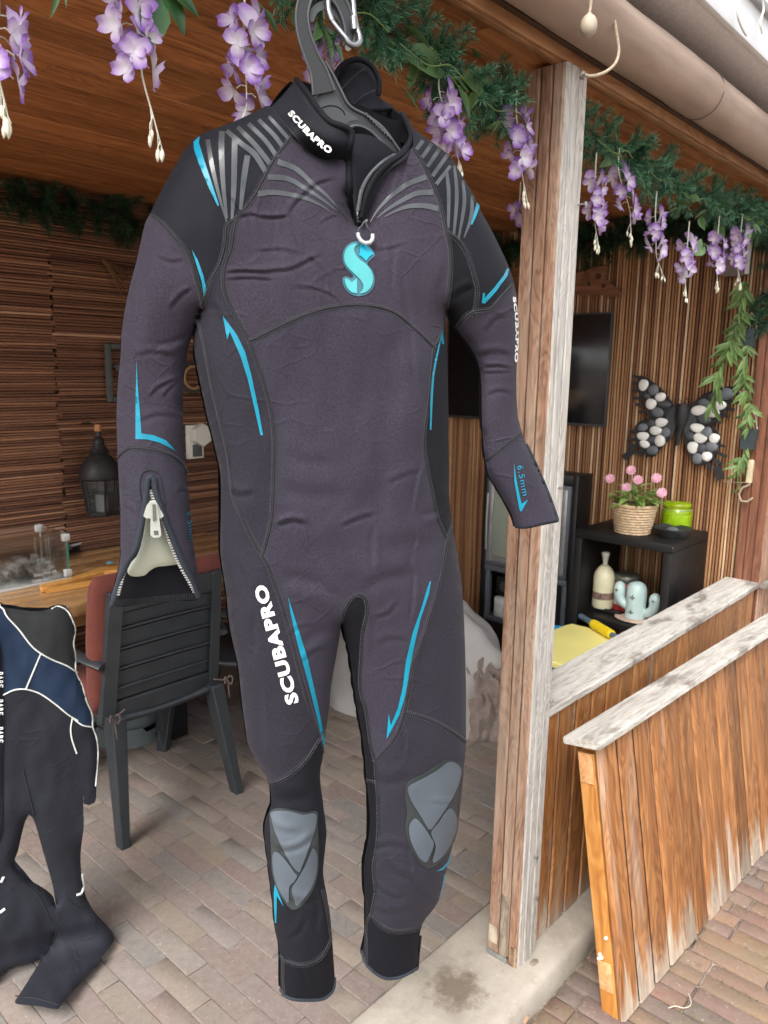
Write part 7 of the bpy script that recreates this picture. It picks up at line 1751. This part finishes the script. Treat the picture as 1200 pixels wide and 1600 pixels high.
def h2(x, y):
    b = np.array([mnoise.noise(Vector((a_*.02, b_*.012, 8)))*.010+mnoise.noise(Vector((a_*.05, b_*.03, 3)))*.004 for a_, b_ in zip(np.atleast_1d(x), np.atleast_1d(y))])
    h = .06*(1-np.exp(-h2f(x, y)*.0017/.05)); return h+b*np.clip(h/.02, 0, 1)
zw = lambda p: [(x/5.335, 930+y/5.333) for x, y in p]
PIPE = [zw([(-400,40),(-40,60),(0,95),(30,120),(60,180),(160,290),(260,420),(340,485),(440,540),(560,590),(645,645)]), zw([(342,486),(215,785)]), zw([(-400,1000),(-60,860),(30,830),(120,790),(215,785),(330,820),(450,900),(560,990),(605,1020),(650,1046)]), zw([(605,1020),(590,1110),(600,1200),(640,1320)]),
        zw([(430,112),(490,92),(560,130),(600,200),(628,290),(613,400),(628,500),(633,640),(680,740),(720,880),(768,1000),(772,1095),(806,1200),(816,1350),(797,1590)]), zw([(605,1020),(625,1040),(690,1085),(772,1100),(840,1118)])]
SPL = zw([(665,590),(633,640),(628,800),(618,950),(610,1030),(640,1320),(690,1600),(720,1760)])
c2 = [smooth_poly(p, 5) for p in PIPE[:3]]+[smooth_poly(PIPE[5], 5), smooth_poly(SPL, 5)]+[smooth_poly([(25,1352),(5,1362),(-8,1400),(-12,1480),(-15,1540)], 6)]
V2, F2, E2 = cdt_fill(o2, c2, 6.5)
adj = {}
for i, f in enumerate(F2):
    for q in range(len(f)):
        e = tuple(sorted((f[q], f[(q+1) % len(f)])))
        if e not in E2: adj.setdefault(e, []).append(i)
nb2 = [[] for _ in F2]
for e, fl in adj.items():
    if len(fl) == 2: nb2[fl[0]].append(fl[1]); nb2[fl[1]].append(fl[0])
rg = -np.ones(len(F2), int); n2 = 0
for i in range(len(F2)):
    if rg[i] >= 0: continue
    st = [i]; rg[i] = n2
    while st:
        q = st.pop()
        for j in nb2[q]:
            if rg[j] < 0: rg[j] = n2; st.append(j)
    n2 += 1
cen2 = np.array([V2[list(f)].mean(0) for f in F2])
ra = lambda x, y: int(rg[np.argmin(((cen2-np.array((x, y)))**2).sum(1))])
S2B = s2(60, 1570, 0)
su2 = thing('wetsuit', 'black and navy wetsuit with white piping draped at the left picture edge', 'wetsuit', tuple(S2B), uvw=False)
M_S2K = neoprene('suit_black', (.0105, .0115, .0165), .75, .1, .03, .25, .3); M_S2N = neoprene('suit_navy', (.0085, .019, .043), .75, .1, .04, .25, .2); M_S2G = neoprene('suit_grey', (.020, .0215, .0225), .75); M_PIPE = plain('white_piping', (.66, .68, .64), .5, .06)
f2 = lambda off: (lambda x, y: [s2(a_, b_, c_+off)-S2B for a_, b_, c_ in zip(x, y, h2(x, y))])
dn = {}
for nm, x, y, m in (('shoulder_panel', 80, 990, M_S2G), ('chest_panel', 10, 1020, M_S2N), ('chest_panel', 90, 1060, M_S2N), ('sleeve_panel', 130, 1100, M_S2N), ('sleeve_panel', 140, 1200, M_S2K), ('body_panel', 70, 1180, M_S2K), ('leg_panel', 60, 1450, M_S2K), ('leg_panel', -30, 1450, M_S2K)):
    q = ra(x, y)
    if q in dn: continue
    dn[q] = sub_mesh(nm, m, su2, V2, [f for f, g in zip(F2, rg) if g == q], f2(0.0))
rs_ = [f for f, g in zip(F2, rg) if g not in dn]
if rs_: sub_mesh('lining_edge', M_S2K, su2, V2, rs_, f2(0.0))
b2v, b2f, _ = cdt_fill(o2, [], 16.0, seed=3)
sub_mesh('back_panel', M_S2K, su2, b2v, b2f, lambda x, y: [s2(a_, b_, 0.0)-N2*min(c_, .05)*(1 if b_ < 1380 else .2)-S2B for a_, b_, c_ in zip(x, y, h2(x, y))])
for p in PIPE:
    P = smooth_poly(p, 4); X = np.array([q[0] for q in P]); Y = np.array([q[1] for q in P]); ok = (X > -55) & ((X < 146) | (p is not PIPE[5])); X = X[ok]; Y = Y[ok]; hh_ = h2(X, Y)
    MB().tube([s2(a_, b_, c_+.001)-S2B for a_, b_, c_ in zip(X, Y, hh_)], .0019, 8).build('piping', M_PIPE, su2, 70)
for p, m, r_ in (([(128,1366),(130,1385),(127,1396),(120,1398)], M_PIPE, .0035), ([(2,1378),(6,1370)], M_PIPE, .0035), ([(0,1426),(8,1420)], M_PIPE, .0035), ([(36,1202),(45,1240),(54,1275)], M_THREADD, .0015), ([(102,1398),(112,1412),(130,1420)], M_THREADD, .0014), ([(24,1556),(60,1561),(92,1570)], M_THREADD, .0014), ([(35,1380),(60,1400),(80,1440)], M_THREADD, .0014)):
    P = smooth_poly([np.array(q, float) for q in p], 4); X = np.array([q[0] for q in P]); Y = np.array([q[1] for q in P]); MB().tube([s2(a_, b_, c_+.001)-S2B for a_, b_, c_ in zip(X, Y, h2(X, Y))], r_, 6).build('piping' if m is M_PIPE else 'seam', m, su2, 70)
stp = [(-14,1000),(0,1010),(3,1040),(5,1120),(4,1200),(3,1300),(-14,1300)]
v_, f_, _ = cdt_fill([tuple(p) for p in smooth_poly(stp, 6, True)], [], 6)
zt = sub_mesh('zip_tape', M_BLK2, su2, v_, f_, f2(.003))
lettering('lettering', 'BARE', [(-6, 1093), (-6, 1117)], 11, f2(.0045), M_WHITE, zt, .02)
lettering('lettering', 'BARE', [(-6, 1050), (-6, 1074)], 11, f2(.0045), M_WHITE, zt, .02)
lettering('lettering', 'BARE', [(-6, 1136), (-6, 1160)], 11, f2(.0045), M_WHITE, zt, .02)
# rack that carries it
rk = thing('drying_rack', 'thin grey drying rack carrying the navy wetsuit', 'rack', (.5, 1.95, 0))
topz = s2(60, 955, 0)[2]
MB().tube([(-.45, 0, topz-.03), (.39, 0, topz-.03)], .011, 10).build('bar', M_STEEL, rk, 60)
for x in (-.42, .368):
    for y in (-.01, .03): MB().tube([(x, 0, topz-.03), (x, y, 0)], .009, 8).build('leg', M_STEEL, rk, 60)
